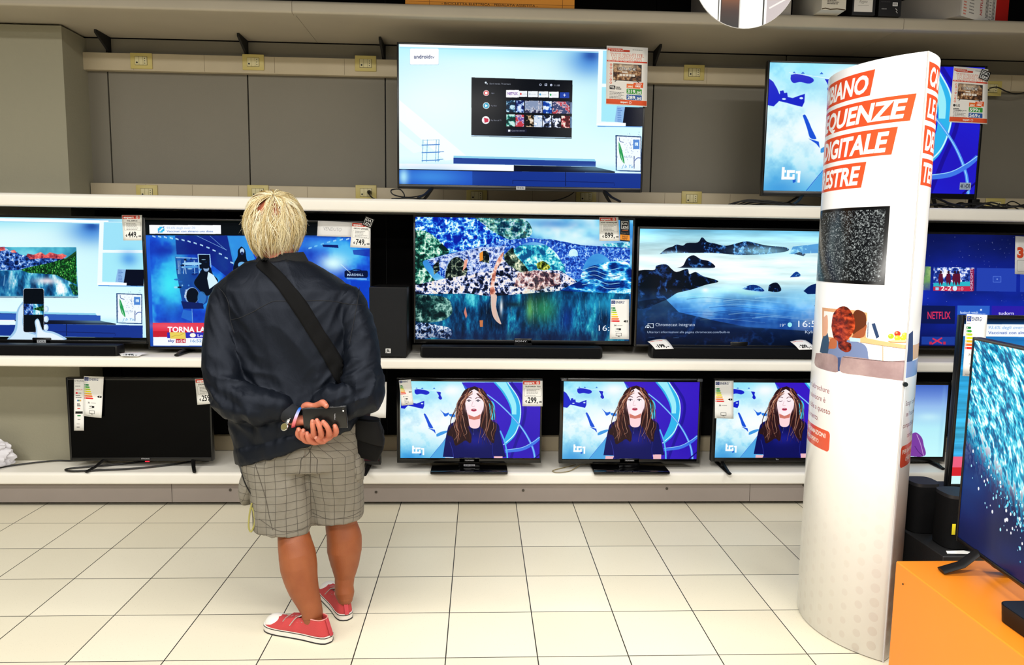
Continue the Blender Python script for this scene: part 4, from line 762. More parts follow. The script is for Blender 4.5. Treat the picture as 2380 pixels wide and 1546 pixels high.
for i, l in enumerate(('taupe plinth panel at floor level, left section with a dark smudge', 'long middle taupe plinth panel behind the standing person', 'taupe plinth panel at floor level, right section behind the advertising column')):
    p = MB().box(pl[i]+.0015, pl[i+1]-.0015, 1.53, 1.545, .022, Z1-.067).build('plinth_panel', m_plinth, None, False); move_origin(p, ((pl[i]+pl[i+1])/2, 1.53, .022)); tag(p, l, 'panel', 'plinth panels under the shelving')
    for (px, py) in ((535, 1139), (874, 1144), (1216, 1140), (1550, 1136), (1868, 1128)):
        q = at(px, py, 1.528)
        if pl[i] < q[0] < pl[i+1]:
            s_ = MB().cyl((0, 0, 0), (0, -.003, 0), .0075, 12).build('screw_cap', mat('screw_cap', '3c362e', .5), p); s_.location = Vector(q)-p.location+Vector((0, .002, 0))
            if not (pl[i] < q[0] < pl[i+1]): pass
tag(MB().box(XL, XR, 1.72, YB, 0, Z1-.07).build('trim_1', m_slot, None, False), kind='structure')
# trunking with sockets
def trunk(x0, x1, z0, z1, label):
    o = MB().rbox(x0, x1, YB-.045, YB-.002, z0, z1, .004).build('power_trunking', m_rail); move_origin(o, ((x0+x1)/2, YB, z0))
    tag(o, label, 'cable trunking', 'ivory cable trunking along the back panels')
    x = x0+.31
    while x < x1:
        j = MB().box(x-.0008, x+.0008, YB-.0458, YB-.045, z0+.004, z1-.004).build('seam', mat('seam_brown', '7c705a', .7), o, False); j.location = -o.location; x += .39 if int(x*10) % 2 else .26
trunk(-1.83, XR, 2.379, 2.474, 'upper ivory cable trunking below the topmost shelf')
trunk(-1.79, XR, 1.664, 1.757, 'ivory cable trunking just above the head-height shelf')
trunk(-1.79, XR, .197, .285, 'shaded cable trunking behind the lowest television row')
def socket(px, py, where, row, plugged=False):
    q = at(px, py, YB-.046); t = thing('power_socket', where, 'socket', (q[0], YB-.045, q[2]), 0, row)
    MB().rbox(-.060, .060, -.007, 0, -.043, .043, .004).build('cover_plate', m_plate, t)
    MB().rbox(-.034, .034, -.0085, -.006, -.024, .024, .001).build('recess_frame', mat('socket_line', '3a3426', .5), t)
    mods = [MB().rbox(-.0105+i*.0218, .0105+i*.0218, -.0105, -.007, -.0225, .0225, .001).build('outlet_module', m_mod, t) for i in (-1, 0, 1)]
    for z in (-.013, 0, .013): MB().cyl((.0218, -.0112, z), (.0218, -.0100, z), .0026, 10).build('contact_hole', m_slot, mods[2])
    MB().cyl((-.0218, -.0112, -.010), (-.0218, -.0100, -.010), .005, 12).build('contact_hole', m_slot, mods[0])
    if plugged:
        p = thing('power_plug', 'black plug in the socket '+plugged, 'plug', (q[0]+.0218, YB-.056, q[2]))
        MB().tube([(0, 0, 0), (0, -.03, 0), (0, -.045, -.006)], [.013, .012, .006], 12).build('plug_body', m_black, p)
        MB().tube(spline([(0, -.045, -.006), (.02, -.07, -.03), (.05, -.09, -.045)], 10), .0035, 8).build('cord', m_cable, p)
G1, G2 = 'sockets on the upper trunking', 'sockets on the trunking at head height'
socket(329, 142, 'yellowed socket on the upper trunking, leftmost of that row', G1)
socket(589, 145, 'yellowed socket on the upper trunking, straight above the grey-haired head', G1)
socket(850, 148, 'yellowed socket on the upper trunking beside the large television', G1)
socket(1613, 169, 'yellowed socket on the upper trunking between the two upper televisions', G1)
socket(2304, 206, 'yellowed socket beside the right flyer with a black plug', G1)
socket(342, 448, 'yellowed socket just above the head-height shelf, leftmost of that row', G2)
socket(600, 448, 'yellowed socket half hidden by the grey hair', G2)
socket(851, 448, 'yellowed socket above the head-height shelf with a plugged-in cord', G2, 'left of the large upper television')
socket(1108, 455, 'yellowed socket under the large upper television, left one', G2)
socket(1362, 458, 'yellowed socket under the large upper television, right one', G2)
socket(1607, 462, 'yellowed socket above the shelf between the two upper televisions', G2)
socket(2312, 478, 'yellowed socket behind the heap of cables', G2)
for k, (px, py, l) in enumerate(((250, 107, 'leftmost black bracket under the topmost shelf'), (571, 110, 'black bracket under the topmost shelf above the second socket'), (890, 113, 'black bracket under the topmost shelf left of the large television'), (1523, 133, 'black bracket under the topmost shelf right of the large television'))):
    q = at(px, py, YB-.03)
    b_ = MB().prism([(0, 0), (-.16, .0), (-.16, -.018), (-.02, -.085), (0, -.10)], -.006, .006, 'x').build('shelf_bracket', m_slot); b_.location = (q[0], YB-.001, 2.567); tag(b_, l, 'bracket', 'black brackets under the topmost shelf')

# ================================================================ televisions
def brand(parent, txt, cx, z, wid, hgt, y, bg='0a0a0b', fg='c8c8cc', name='brand_logo', bold=.01):
    c = Canvas(0, 0, 100, 100*hgt/wid, 1.6, bg); c.text(50, 100*hgt/wid*.78, txt, 100*hgt/wid*.6, fg, bold=bold, w=86, align='c')
    return uvquad(name, [(cx-wid/2, y, z+hgt/2), (cx+wid/2, y, z+hgt/2), (cx+wid/2, y, z-hgt/2), (cx-wid/2, y, z-hgt/2)], picmat('print_small_logo', c, rough=.4), parent)
SCR = {}
def tv(label, cx, Y, z0, w_, h_, zs, bez, art, frame, stand, gloss=False, group='televisions on display', rz=0., k=1.5, estr=1., depth=.03, off=False):
    """cx centre, Y front face, z0..z0+h_ outer frame, zs shelf surface, bez=(l,t,r,b)"""
    t = thing('television', label, 'television', (cx, Y, zs), rz, group); zb = z0-zs; zt = zb+h_; l, tp, r, bt = bez; hw = w_/2
    mf = m_gloss if gloss else m_black
    f = MB(); f.rbox(-hw, hw, .004, depth, zb, zt, .004)
    for q in ((-hw, -hw+l, zb, zt), (hw-r, hw, zb, zt), (-hw+l*.9, hw-r*.9, zt-tp, zt), (-hw+l*.9, hw-r*.9, zb, zb+bt)): f.rbox(q[0], q[1], -.004, .006, q[2], q[3], .0025)
    f.rbox(-hw*.82, hw*.82, depth-.002, depth+.035, zb+.02, zb+h_*.62, .012); f.build('frame', mf, t)
    x0, x1, a, b = -hw+l, hw-r, zt-tp, zb+bt
    if off: sm = mat('screen_off', '030304', .10, spec=.06)
    else:
        R_ = Matrix.Rotation(rz, 4, 'Z'); Wd = [Vector((cx, Y, zs))+R_ @ Vector(p) for p in ((x0, 0, a), (x1, 0, a), (x1, 0, b), (x0, 0, b))]
        P = [proj(p) for p in Wd]
        ww = max(abs(P[1][0]-P[0][0]), 60); hh = max(abs(P[3][1]-P[0][1]), 60)
        if rz: ww = 640; hh = ww*(a-b)/(x1-x0)
        c = Canvas(0, 0, ww, hh, k); c.PX = P
        if frame is None: c.quad([(0, 0), (1000, 0), (1000, 560), (0, 560)])
        elif isinstance(frame, list): c.quad(frame)
        else: c.quad([((p[0]-frame[0])*frame[2], (p[1]-frame[1])*frame[2]) for p in P])
        art[1](c)
        sm = picmat('picture_'+art[0], c, emit=True, rough=.16, estr=estr, spec=.12)
    uvquad('screen', [(x0, -.0005, a), (x1, -.0005, a), (x1, -.0005, b), (x0, -.0005, b)], sm, t)
    kind = stand[0]
    if kind == 'legs':
        for sx, x in ((-1, stand[1]), (1, stand[2])):
            g = MB(); sp = stand[3]
            g.tube([(x, .012, zb+.012), (x+sx*sp*.5, -.05, zb*.5), (x+sx*sp, -.105, .006)], [(.011, .006), (.010, .006), (.009, .006)], 8)
            g.tube([(x, .016, zb+.012), (x+sx*sp*.5, .07, zb*.5), (x+sx*sp*.9, .115, .006)], [(.011, .006), (.010, .006), (.009, .006)], 8); g.build('leg', m_matte, t)
    elif kind == 'plate':
        pw, pd0, pd1, nw = stand[1:5]; g = MB(); g.rbox(-pw/2, pw/2, pd0, pd1, 0, .018, .006); g.build('stand_base', mf, t)
        MB().rbox(-nw/2, nw/2, -.004, .05, .014, zb+.03, .006).build('stand_neck', mf, t)
    elif kind == 'feet':
        for x in stand[1:3]:
            g = MB(); g.tube([(x, .02, zb+.01), (x, .02, .010)], [(.010, .008), (.012, .008)], 8); g.tube([(x, -.11, .0075), (x, .12, .0075)], [(.012, .0075), (.012, .0075)], 8)
            g.tube([(x, -.105, .008), (x, -.055, .02), (x, .015, zb*.8)], [(.009, .006)]*3, 8); g.build('leg', m_matte, t)
    return t
def bar_brand(t, txt, cx, z, wid=.04, hgt=.012, bg='0a0a0b', fg='c8c8cc'): return brand(t, txt, cx, z, wid, hgt, -.0055, bg, fg)
NEWSQ = [(285, 155), (1566, 158), (1562, 880), (285, 872)]
T = {}
T[1] = tv('large television showing a bright living room, on the head-height shelf', .638, 1.52, 1.722, 1.292, .738, Z3, (.010, .010, .010, .022), ('room', lambda c: art_room(c, 'menu')), (800, 0, 2.9725), ('legs', -.46, .44, .07), k=1.7)
brand(T[1], 'TCL', .0, .074, .048, .018, -.0058, 'b8bcc0', '303038')
T[2] = tv('television with a blue map, behind the advertising column on the head-height shelf', 2.520, 1.52, 1.716, 1.187, .700, Z3, (.012, .010, .014, .028), ('map_wall', lambda c: art_news(c, False, tint='1c20d8')), NEWSQ, ('legs', -.36, .36, .10), k=1.2)
brand(T[2], '4K HDR', .525, .125, .062, .038, -.0018, 'a8bcd8', '182038', 'sticker')
def lake_picture(c):
    c.quad([((p[0]-268+1428-800)*2.9725, ((p[1]-681.7)/.84+314.5)*2.9725) for p in c.PX]); art_room(c, 'plain')
    c.quad([(p[0]*3.865, (p[1]-460)*3.865) for p in c.PX])
    c.poly([(-700, 1030), (903, 1058), (903, 1104), (-700, 1090)], '2c58b8'); c.poly([(-700, 1098), (210, 1108), (210, 1142), (-700, 1138)], 'e8fcff'); art_lake(c)
T[3] = tv('television showing a mountain lake and a raised phone, far left on the waist-height shelf', -1.884, 1.55, .886, 1.116, .668, Z2, (.014, .012, .016, .018), ('lake', lake_picture), (0, 460, 3.865), ('plate', .5, .01, .20, .10))
brand(T[3], 'TCL', .0, .058, .046, .016, -.0058, 'b0b4b8', '303038')
T[4] = tv('television with a news channel and a band, behind the grey-haired person', -.736, 1.53, .862, 1.175, .688, Z2, (.010, .010, .008, .014), ('band', art_band), (320, 420, 3.963), ('feet', -.40, .40))
T[5] = tv('television showing a stone bridge over a pool, beside the dark subwoofer', .666, 1.56, .902, 1.190, .687, Z2, (.011, .012, .012, .020), ('bridge', art_bridge), (850, 480, 3.778), ('plate', .5, .01, .20, .10), k=1.7)
brand(T[5], 'SONY', -.012, .078, .075, .017, -.0058)
T[6] = tv('television showing dark rocks in a misty blue sea, left of the advertising column', 1.861, 1.56, .893, 1.171, .652, Z2, (.013, .013, .012, .010), ('coast', art_coast), (1440, 480, 4.07), ('plate', .5, .01, .20, .10), k=1.7)
T[7] = tv('television with a night-blue start page, right of the advertising column', 3.128, 1.58, .885, 1.176, .655, Z2, (.012, .012, .014, .020), ('start_page', art_menu), (1880, 440, 3.36), ('legs', -.44, .44, .02))
T[8] = tv('switched-off television with a white strip label, far left on the lowest shelf', -1.415, 1.60, .232, .768, .462, Z1, (.012, .014, .010, .020), None, None, ('legs', -.20, .27, .05), off=True)
brand(T[8], 'STRONG', .02, .050, .052, .012, -.0058); MB().rbox(.018, .042, -.009, -.003, .032, .038, .002).build('status_light', mat('red_light', 'c01828', .4, emit='ff2040', estr=.8), T[8])
T[9] = tv('dark television with a white paper sheet, mostly hidden behind the bare legs', -.490, 1.55, .226, .765, .470, Z1, (.012, .012, .010, .022), ('dark_red', lambda c: (c.vgrad(-1e4, -1e4, 1e4, 1e4, [(0, '08040a'), (.5, '160206'), (1, '300810')]))), (0, 0, 1), ('feet', -.28, .31))
T[10] = tv('television showing a newsreader, the one with the 299 price tag', .378, 1.55, .237, .795, .473, Z1, (.019, .018, .010, .027), ('news_left', art_news), (860, 850, 3.967), ('plate', .42, -.085, .12, .12), gloss=True, k=1.9)
T[11] = tv('television showing a newsreader, middle one of three, still in clear edge film', 1.269, 1.55, .234, .792, .480, Z1, (.020, .018, .018, .026), ('news_middle', art_news), NEWSQ, ('plate', .42, -.085, .12, .12), gloss=True, k=1.9)
T[12] = tv('television showing a newsreader with closed eyes, touching the advertising column', 2.118, 1.57, .240, .766, .472, Z1, (.022, .020, .014, .022), ('news_right', lambda c: art_news(c, True, True)), NEWSQ, ('feet', -.31, .31), k=1.9)
for i, tx in ((10, 'TELEFUNKEN'), (11, 'TELEFUNKEN')):
    brand(T[i], tx, .0, .057, .056, .011, -.0058, '08080a'); 
brand(T[10], '32HD', .0, .030, .062, .010, -.0065, '9a9aa0', '202024', 'spec_strip')
brand(T[12], 'Tv', -.005, .058, .020, .012, -.0058); 
T[13] = tv('television with a pale blue picture at the right end of the lowest shelf', 2.775, 1.665, .212, .75, .470, Z1, (.014, .016, .012, .030), ('studio', art_talk), (1840, 860, 4.407), ('feet', -.19, .30))
brand(T[13], 'SHARP', .06, .056, .05, .010, -.0058)
for q_ in ((.878, .908), (1.632, 1.662), (.912, 1.628)):
    fo = MB().rbox(q_[0], q_[1], 1.5405, 1.549, .700 if q_[1]-q_[0] < .1 else .708, .716, .003).build('edge_film', mat('clear_film', '4c5058', .1, spec=.9), T[11]); fo.location = -T[11].location

# ================================================================ soundbars, subwoofer
def soundbar(label, x0, x1, yf, dep, z, hgt, grp='soundbars on the waist-height shelf', light=None, cut=None):
    t = thing('soundbar', label, 'soundbar', ((x0+x1)/2, yf, z), 0, grp); hw = (x1-x0)/2
    MB().rbox(-hw, hw, .004, dep, .003, hgt, .010).build('cabinet', m_matte, t)
    MB().rbox(-hw+.012, hw-.012, -.001, .008, .006, hgt-.006, .004).build('front_grille', mat('grille_cloth', '0c0c0e', .85, bump=.3, bscale=900, spec=.12), t)
    for x in (-hw*.8, hw*.8): MB().rbox(x-.03, x+.03, .02, dep-.02, 0, .005, .001).build('rubber_foot', m_slot, t)
    if light: MB().cyl((light, -.001, hgt*.72), (light, -.003, hgt*.72), .002, 8).build('status_light', mat('red_light', 'c01828', .4, emit='ff2040', estr=.8), t)
    return t
soundbar('long black soundbar in front of the bridge picture television', .117, 1.083, 1.428, .095, Z2, .062, light=.0)
soundbar('black soundbar at the left end of the waist-height shelf', -2.25, -1.430, 1.41, .09, Z2, .056)
sb = soundbar('wide black soundbar under the sea picture television', 1.350, 2.330, 1.462, .088, Z2, .064)
sw = thing('subwoofer', 'dark grey box subwoofer standing beside the bridge picture television', 'speaker', (-.047, 1.412, Z2))
MB().rbox(-.098, .098, .006, .30, .006, .372, .006).build('cabinet', m_matte, sw)
MB().rbox(-.094, .094, -.003, .010, .010, .366, .004).build('front_grille', mat('grille_grey', '202123', .8, bump=.3, bscale=700, spec=.15), sw)
brand(sw, 'JBL', .0, .040, .026, .024, -.0042, 'e8e8e8', '202020', 'badge', bold=.04)
for x in (-.08, .08):
    for y in (.03, .27): MB().cyl((x, y, 0), (x, y, .008), .010, 12).build('rubber_foot', m_slot, sw)

# ================================================================ tags, papers
def sheet(name, label, cat, px, Y, canvas, group=None, curl=.006, lean=0., th=.0006, mname=None):
    """px: photo positions of TL,TR,BR,BL of a flat sheet hanging at depth Y"""
    P = [at(x, y, Y-(lean if i > 1 else 0)) for i, (x, y) in enumerate(px)]
    m_ = picmat('print_'+(mname or name), canvas, rough=.5)
    o = uvquad(name, P, m_, None, th, 6, lambda u, v: (0, -curl*(v**2)*(.4+.6*math.sin(u*2.2)), 0))
    move_origin(o, P[0]); tag(o, label, cat, group); return o
GP, GE = 'price tags hanging on the televisions', 'energy labels on the televisions'
sheet('price_flyer', 'orange and white offer flyer with price 289 on the large upper television', 'flyer', ((1410, 106), (1506, 111), (1503, 249), (1408, 243)), 1.508, sheet_flyer('TCL'), 'orange offer flyers', mname='flyer_a')
sheet('price_flyer', 'orange and white offer flyer with price 569 right of the column top', 'flyer', ((2217, 154), (2297, 161), (2293, 289), (2205, 284)), 1.505, sheet_flyer('LG'), 'orange offer flyers', mname='flyer_b')
sheet('price_tag', 'white price tag 449 on the lake picture television', 'price tag', ((283, 500), (330, 500), (331, 559), (287, 559)), 1.541, sheet_price('449', 'TCL 50P615'), GP, mname='p449')
sheet('price_tag', 'white price tag 749 behind a black sticker, on the band television', 'price tag', ((818, 517), (861, 520), (861, 577), (814, 575)), 1.519, sheet_price('749', 'AMSUNG QE50Q60A'), GP, mname='p749')
sheet('price_tag', 'white price tag 899 on the bridge picture television', 'price tag', ((1393, 505), (1437, 505), (1440, 560), (1393, 560)), 1.551, sheet_price('899', 'SONY XD50X81JAEP'), GP, mname='p899')
sheet('price_tag', 'narrow slanted price tag beside the column on the sea picture television', 'price tag', ((1906, 537), (1948, 540), (1944, 595), (1901, 592)), 1.551, sheet_price('399', 'HISENSE 50A'), GP, mname='p399')
sheet('price_tag', 'slightly tilted white price tag 259 on the switched-off television', 'price tag', ((453, 881), (498, 878), (503, 937), (459, 941)), 1.590, sheet_price('259', 'STRONG SRT32HC'), GP, mname='p259')
sheet('price_tag', 'white price tag 299 on the leftmost newsreader television', 'price tag', ((1215, 885), (1261, 885), (1261, 944), (1214, 944)), 1.541, sheet_price('299', 'TELEFUNKEN TE32'), GP, mname='p299')
sheet('energy_label', 'energy label with rainbow arrows on the switched-off television', 'label', ((195, 874), (241, 876), (237, 971), (195, 967)), 1.588, sheet_energy('32', 'F'), GE, mname='e_off')
sheet('energy_label', 'energy label on the bridge picture television', 'label', ((1420, 696), (1462, 696), (1462, 789), (1417, 788)), 1.551, sheet_energy('84', 'G'), GE, mname='e_bridge', curl=.001)
sheet('energy_label', 'small tilted energy label on the leftmost newsreader television', 'label', ((927, 884), (955, 882), (961, 940), (933, 943)), 1.540, sheet_energy('32', 'F'), GE, mname='e_news')
sheet('energy_label', 'energy label on the newsreader television beside the column', 'label', ((1662, 885), (1705, 885), (1704, 973), (1661, 972)), 1.560, sheet_energy('30', 'F', extra=False), GE, mname='e_news2')
c = Canvas(0, 0, 30, 155, 4, 'f2f2f0'); c.text(15, 8, 'STRONG', 4.2, '303030', w=26, align='c'); c.fine(4, 12, 22, 1, 5, 1, '808080'); c.fine(4, 20, 22, 1, 5, 3, '707070'); c.text(15, 34, 'NETFLIX', 4.2, 'c83040', w=20, align='c'); c.ell(8, 42, 3.4, 2.6, 'e02030'); c.fine(13, 41, 13, 1, 5, 2.4, '404040')
c.fine(5, 48, 20, 2, 6, 3, '404040'); 
for i, q in enumerate(('3080d0', '303030', '30a050', 'e0a030')): c.rect(9+i*3.2, 62, 11.5+i*3.2, 67, q)
c.fine(9, 73, 12, 2, 5, 4, '404040'); c.rect(10, 87, 18, 90, 'd04040'); c.rect(4, 97, 26, 104, '181818'); c.rect(10, 108, 20, 112, '309050'); c.rect(11, 120, 19, 122, '707070'); c.fine(8, 134, 14, 1, 4, 2, '808080'); c.fine(8, 143, 14, 1, 4, 3, '404040')
o = sheet('strip_label', 'tall narrow white feature label at the left edge of the switched-off television', 'label', ((172, 881), (196, 881), (195, 1001), (172, 1001)), 1.5935, c, curl=0)
sheet('paper_sheet', 'blank white paper sheet hanging beside the bare right forearm', 'paper', ((872, 888), (899, 888), (897, 971), (860, 970)), 1.541, Canvas(0, 0, 30, 40, 2, 'f4f4f2'))
c = Canvas(0, 0, 80, 36, 5, 'dedede'); c.text(14, 22, 'VENDUTO', 8.5, '8a8a90', bold=-.012, shear=.1, w=42, rot=.03)
sheet('note_paper', 'grey-white paper with handwriting behind the 749 price tag', 'paper', ((739, 513), (819, 517), (816, 551), (737, 549)), 1.522, c)
c = Canvas(0, 0, 80, 120, 3, 'e4e4e2'); c.text(6, 66, '3', 30, 'd84c28', bold=.06); c.rrect(6, 75, 76, 112, 5, '8a8a88'); c.rrect(7.2, 76.2, 74.8, 110.8, 4, 'e4e4e2'); c.text(34, 66, '99', 30, 'd84c28', bold=.06)
sheet('price_card', 'large white card with an orange number at the right picture edge', 'price tag', ((2360, 549), (2420, 552), (2418, 640), (2358, 637)), 1.568, c)
c = Canvas(0, 0, 40, 60, 3, 'eeeeec'); c.rect(2, 2, 38, 12, 'd8402c'); c.fine(6, 20, 28, 5, 7, 3, '505050')
sheet('price_tag', 'narrow price tag on the pale blue television beside the black frame', 'price tag', ((2212, 884), (2246, 884), (2244, 940), (2211, 940)), 1.654, c, GP, mname='p_right')
def dazn(size=24, extra=False):
    c = Canvas(0, 0, 30, 30, 4, '101214'); c.rect(3, 3, 27, 27, 'f0f0f0'); c.rect(4.4, 4.4, 25.6, 25.6, '101214'); c.text(6.5, 13.2, 'DA', 6.6, 'f4f4f4', bold=.03, w=17); c.text(6.5, 23.6, 'ZN', 6.6, 'f4f4f4', bold=.03, w=17); return c
def sq(cx, cy, r, a): return [(cx+r*math.cos(rad(a+t)), cy-r*math.sin(rad(a+t))) for t in (135, 45, -45, -135)]
sheet('sticker_card', 'tilted black square sticker on the 749 price tag', 'sticker', sq(856, 516, 16, -22), 1.512, dazn(), 'tilted black square stickers', mname='sticker_a', curl=0)
sheet('sticker_card', 'tilted black square sticker on the corner of the right flyer', 'sticker', sq(2289, 175, 16, -22), 1.496, dazn(), 'tilted black square stickers', mname='sticker_b', curl=0)
c = Canvas(0, 0, 23, 52, 5, '16161a'); c.rect(3, 3, 20, 22, 'f0f0f0'); c.rect(4, 4, 19, 21, '101214'); c.text(5.5, 11.5, 'DA', 5, 'f4f4f4', bold=.03, w=12); c.text(5.5, 19.5, 'ZN', 5, 'f4f4f4', bold=.03, w=12); c.rect(5, 24.5, 19, 26, 'd87840'); c.text(3, 33, 'Google TV', 2.6, 'a0a0a0', w=17); c.rect(0, 36, 23, 49, 'f09828'); c.text(11.5, 42, '2021', 4, '5c2c10', bold=.03, w=14, align='c'); c.text(11.5, 47.5, 'NEW', 4, '5c2c10', bold=.03, w=12, align='c')
P = [at(x, y, 1.5555) for x, y in ((1441, 511), (1463, 512), (1464, 562), (1441, 560))]
o = uvquad('sticker', [Vector(tuple(p))-T[5].location for p in P], picmat('print_sticker_new', c), T[5])
def lying_tag(label, P, canvas, name):
    """a curled price sheet lying over a soundbar's front edge: P world TL,TR,BR,BL"""
    o = uvquad('price_tag', P, picmat('print_'+name, canvas, rough=.5), None, .0006, 6, lambda u, v: (0, 0, .007+.006*math.sin(u*3.0)*(1-v)+.004*math.sin(v*3.1)))
    move_origin(o, P[0]); tag(o, label, 'price tag', 'curled price sheets lying on the shelf'); return o
def cur(price):
    c = Canvas(0, 0, 60, 40, 4, 'f2f0ee'); c.text(4, 7, 'expert soundbar', 3.5, 'd84030', bold=.03, w=40, rot=.05); c.text(8, 33, '€', 5, '101010'); c.text(15, 34, price+',', 11, '101010', bold=.05, w=26); c.text(44, 34, '00', 4, '101010', bold=.04); return c
lying_tag('curled white price sheet near the left end of the wide soundbar', [at(1505, 797, 1.52), at(1548, 792, 1.52), at(1566, 814, 1.455), at(1523, 815, 1.455)], cur('199'), 'lying_a')
lying_tag('curled white price sheet over the wide soundbar next to the column', [at(1836, 797, 1.52), at(1872, 794, 1.52), at(1898, 815, 1.455), at(1857, 816, 1.455)], cur('299'), 'lying_b')
lying_tag('white price sheet lying flat on the shelf between the two left soundbar ends', [at(275, 825, 1.45), at(345, 824, 1.47), at(322, 832, 1.40), at(282, 831, 1.39)], cur('149'), 'lying_c')
# ================================================================ advertising column (lens-shaped cardboard totem)
TS = np.array([1.842, -.059]); TE = np.array([1.879, .541]); TH = 2.056
def lens(S, E, b, side):
    ch = np.linalg.norm(E-S); h = ch/2; R_ = (h*h+b*b)/(2*b); ax = (E-S)/ch; nl = np.array([-ax[1], ax[0]])*side
    ctr = (S+E)/2-nl*(R_-b); a0 = math.atan2(*(S-ctr)[::-1]); half = math.asin(h/R_); d = 1 if side < 0 else -1
    return ctr, R_, a0, d, 2*half
LM = lens(TS, TE, .164, 1); LN = lens(TS, TE, .150, -1); ARC = LM[1]*LM[4]*1000
def larc(L, n, rr=0.):
    ctr, R_, a0, d, tot = L
    return [ctr+(R_+rr)*np.array([math.cos(a0+d*tot*i/n), math.sin(a0+d*tot*i/n)]) for i in range(n+1)]
def on_front(x, y):
    ctr, R_, a0, dd, tot = LM
    d = _F+_R*(x-1190)/FPX-_U*(y-773)/FPX; o = CAM[:2]-ctr; A = d[0]**2+d[1]**2; B = 2*(o@d[:2]); Cc = o@o-R_*R_; D = B*B-4*A*Cc
    if D <= 0: return (-370., -1000*(CAM[2]+d[2]*(-B/(2*A))))
    t = (-B-math.sqrt(D))/(2*A); p = CAM+d*t; a = (math.atan2(p[1]-ctr[1], p[0]-ctr[0])-a0)*dd
    a = (a+math.pi) % (2*math.pi)-math.pi; return (-a*R_*1000, -p[2]*1000)
class Wrap(Canvas):
    px = False
    def P(s, pts):
        if s.px: pts = [on_front(*p) for p in np.atleast_2d(np.array(pts, float))]
        return Canvas.P(s, pts)
OR = 'e8502a'
def dots(c, x0, x1):
    r = random.Random(6); i = 0; x = x0
    while x < x1:
        e = min(abs(x-x0), abs(x1-x))/180
        for j in range(12):
            z = 18+j*53+(26 if i % 2 else 0); a = max(0, 1-z/640)*(1-.6*min(1, e))
            c.ell(x, -z, 17-6*min(1, e*1.4), 18-5*min(1, e*1.4), 'dccfcc', .42*a)
        x += 52; i += 1
def banner(c, x0, x1, zt, zb, txt, tx0, tx1):
    sk = (zt-zb)*.16; c.poly([(x0+sk, -zt), (x1, -zt), (x1-sk*1.0, -zb), (x0, -zb)], OR)
    c.text(tx0, -(zb+13), txt, zt-zb-26, 'ffffff', bold=.035, shear=.18, w=tx1-tx0)
c = Wrap(-ARC, -2056, 0, 0, 1.15, 'fcfbfa')
dots(c, -716, -10)
banner(c, -575, -160, 2026, 1943, 'CAMBIANO', -560, -182)
banner(c, -675, -24, 1928, 1844, 'LE FREQUENZE', -655, -48)
banner(c, -620, -72, 1828, 1740, 'DEL DIGITALE', -605, -98)
banner(c, -595, -170, 1724, 1638, 'TERRESTRE', -580, -192)
# television picture
c.rect(-540, -1574, -74, -1306, 'c8c4c4', .6); c.rect(-545, -1572, -79, -1309, '060607')
ns = fbm(c.h, c.w, 150, 500, 3, 5, .9)[..., None]; nz_ = np.clip((ns-.455)*3.0, 0, 1)*np.array([.62, .64, .64])+np.array([.03, .04, .05]); c.region([(-530, -1562), (-92, -1562), (-92, -1320), (-530, -1320)], nz_)
# living room picture, drawn where it is seen
c.px = True
sofa = tex(c, 14, [(0, '9a7f80'), (1, 'b49a98')], 3)
c.poly([(1912, 716), (1985, 722), (2016, 728), (2016, 800), (1912, 790)], 'd8a070'); c.poly([(1916, 724), (1972, 730), (1970, 790), (1914, 782)], 'f6efe8')
c.poly([(1996, 783), (2122, 806), (2122, 815), (1996, 796)], 'e0b480'); c.poly([(1996, 796), (2122, 815), (2121, 842), (1996, 842)], 'f4f2f0'); c.line([(2052, 806), (2052, 840)], 3, 'c8a480'); c.line([(2000, 797), (2120, 814)], 1.2, '705848')
c.poly([(2013, 748), (2026, 750), (2022, 787), (2013, 786)], 'f4f4f4'); c.line([(2018, 750), (2017, 786)], 2.5, '40506c'); c.poly([(2026, 754), (2034, 752), (2044, 784), (2037, 789)], '2c4064'); c.line([(2025, 755), (2037, 789)], 1.6, 'e8e8e8')
for x, y, r_, q in ((2071, 783, 7, 'a8b828'), (2086, 777, 7.5, 'd8341c'), (2086, 787, 7.5, 'c0cc30'), (2103, 780, 7, 'd4c838'), (2099, 787, 7, 'c8c030'), (2112, 789, 7, 'd0c030'), (2118, 784, 5, 'a8a820')): c.ell(x, y, r_, r_*.85, q, n=16); c.ell(x-2, y-2, r_*.35, r_*.3, 'f0f0a0', .6, 10)
c.ell(2090, 795, 26, 3.6, 'c08c54', n=20); c.ell(2090, 794, 24, 2.2, 'e8c898', n=20)
c.poly(spline([(1915, 830), (1935, 800), (1950, 790), (1990, 795), (2012, 805), (2018, 828), (2010, 850), (1915, 850), (1915, 830)], 30), '7484ac'); c.poly(spline([(1906, 820), (1912, 790), (1922, 770), (1928, 800), (1924, 826)], 14), '38506c')
c.poly(spline([(1926, 812), (1930, 790), (1944, 788), (1944, 810), (1926, 812)], 12), 'b86840'); c.poly(spline([(1914, 740), (1924, 735), (1924, 775), (1914, 780), (1914, 740)], 12), 'e0a888')
c.poly(spline([(1981, 735), (1990, 722), (2003, 724), (2013, 735), (2013, 765), (2006, 782), (1985, 784), (1981, 735)], 30), '5c2c18'); c.poly(spline([(2008, 762), (2015, 756), (2012, 775), (2006, 785), (1982, 790), (1985, 778), (2008, 762)], 20), '9c5434')
c.poly([(1974, 785), (2000, 788), (2000, 796), (1976, 795)], 'b4d0dc')
hr = tex(c, 60, [(0, '30100c'), (.5, '7c2410'), (1, 'c85028')], 8, asp=.6, con=2)
c.region(spline([(1933, 760), (1938, 730), (1955, 714), (1972, 717), (1986, 740), (1987, 765), (1976, 785), (1968, 795), (1978, 800), (1978, 815), (1966, 820), (1950, 810), (1948, 795), (1938, 785), (1933, 760)], 60), hr)
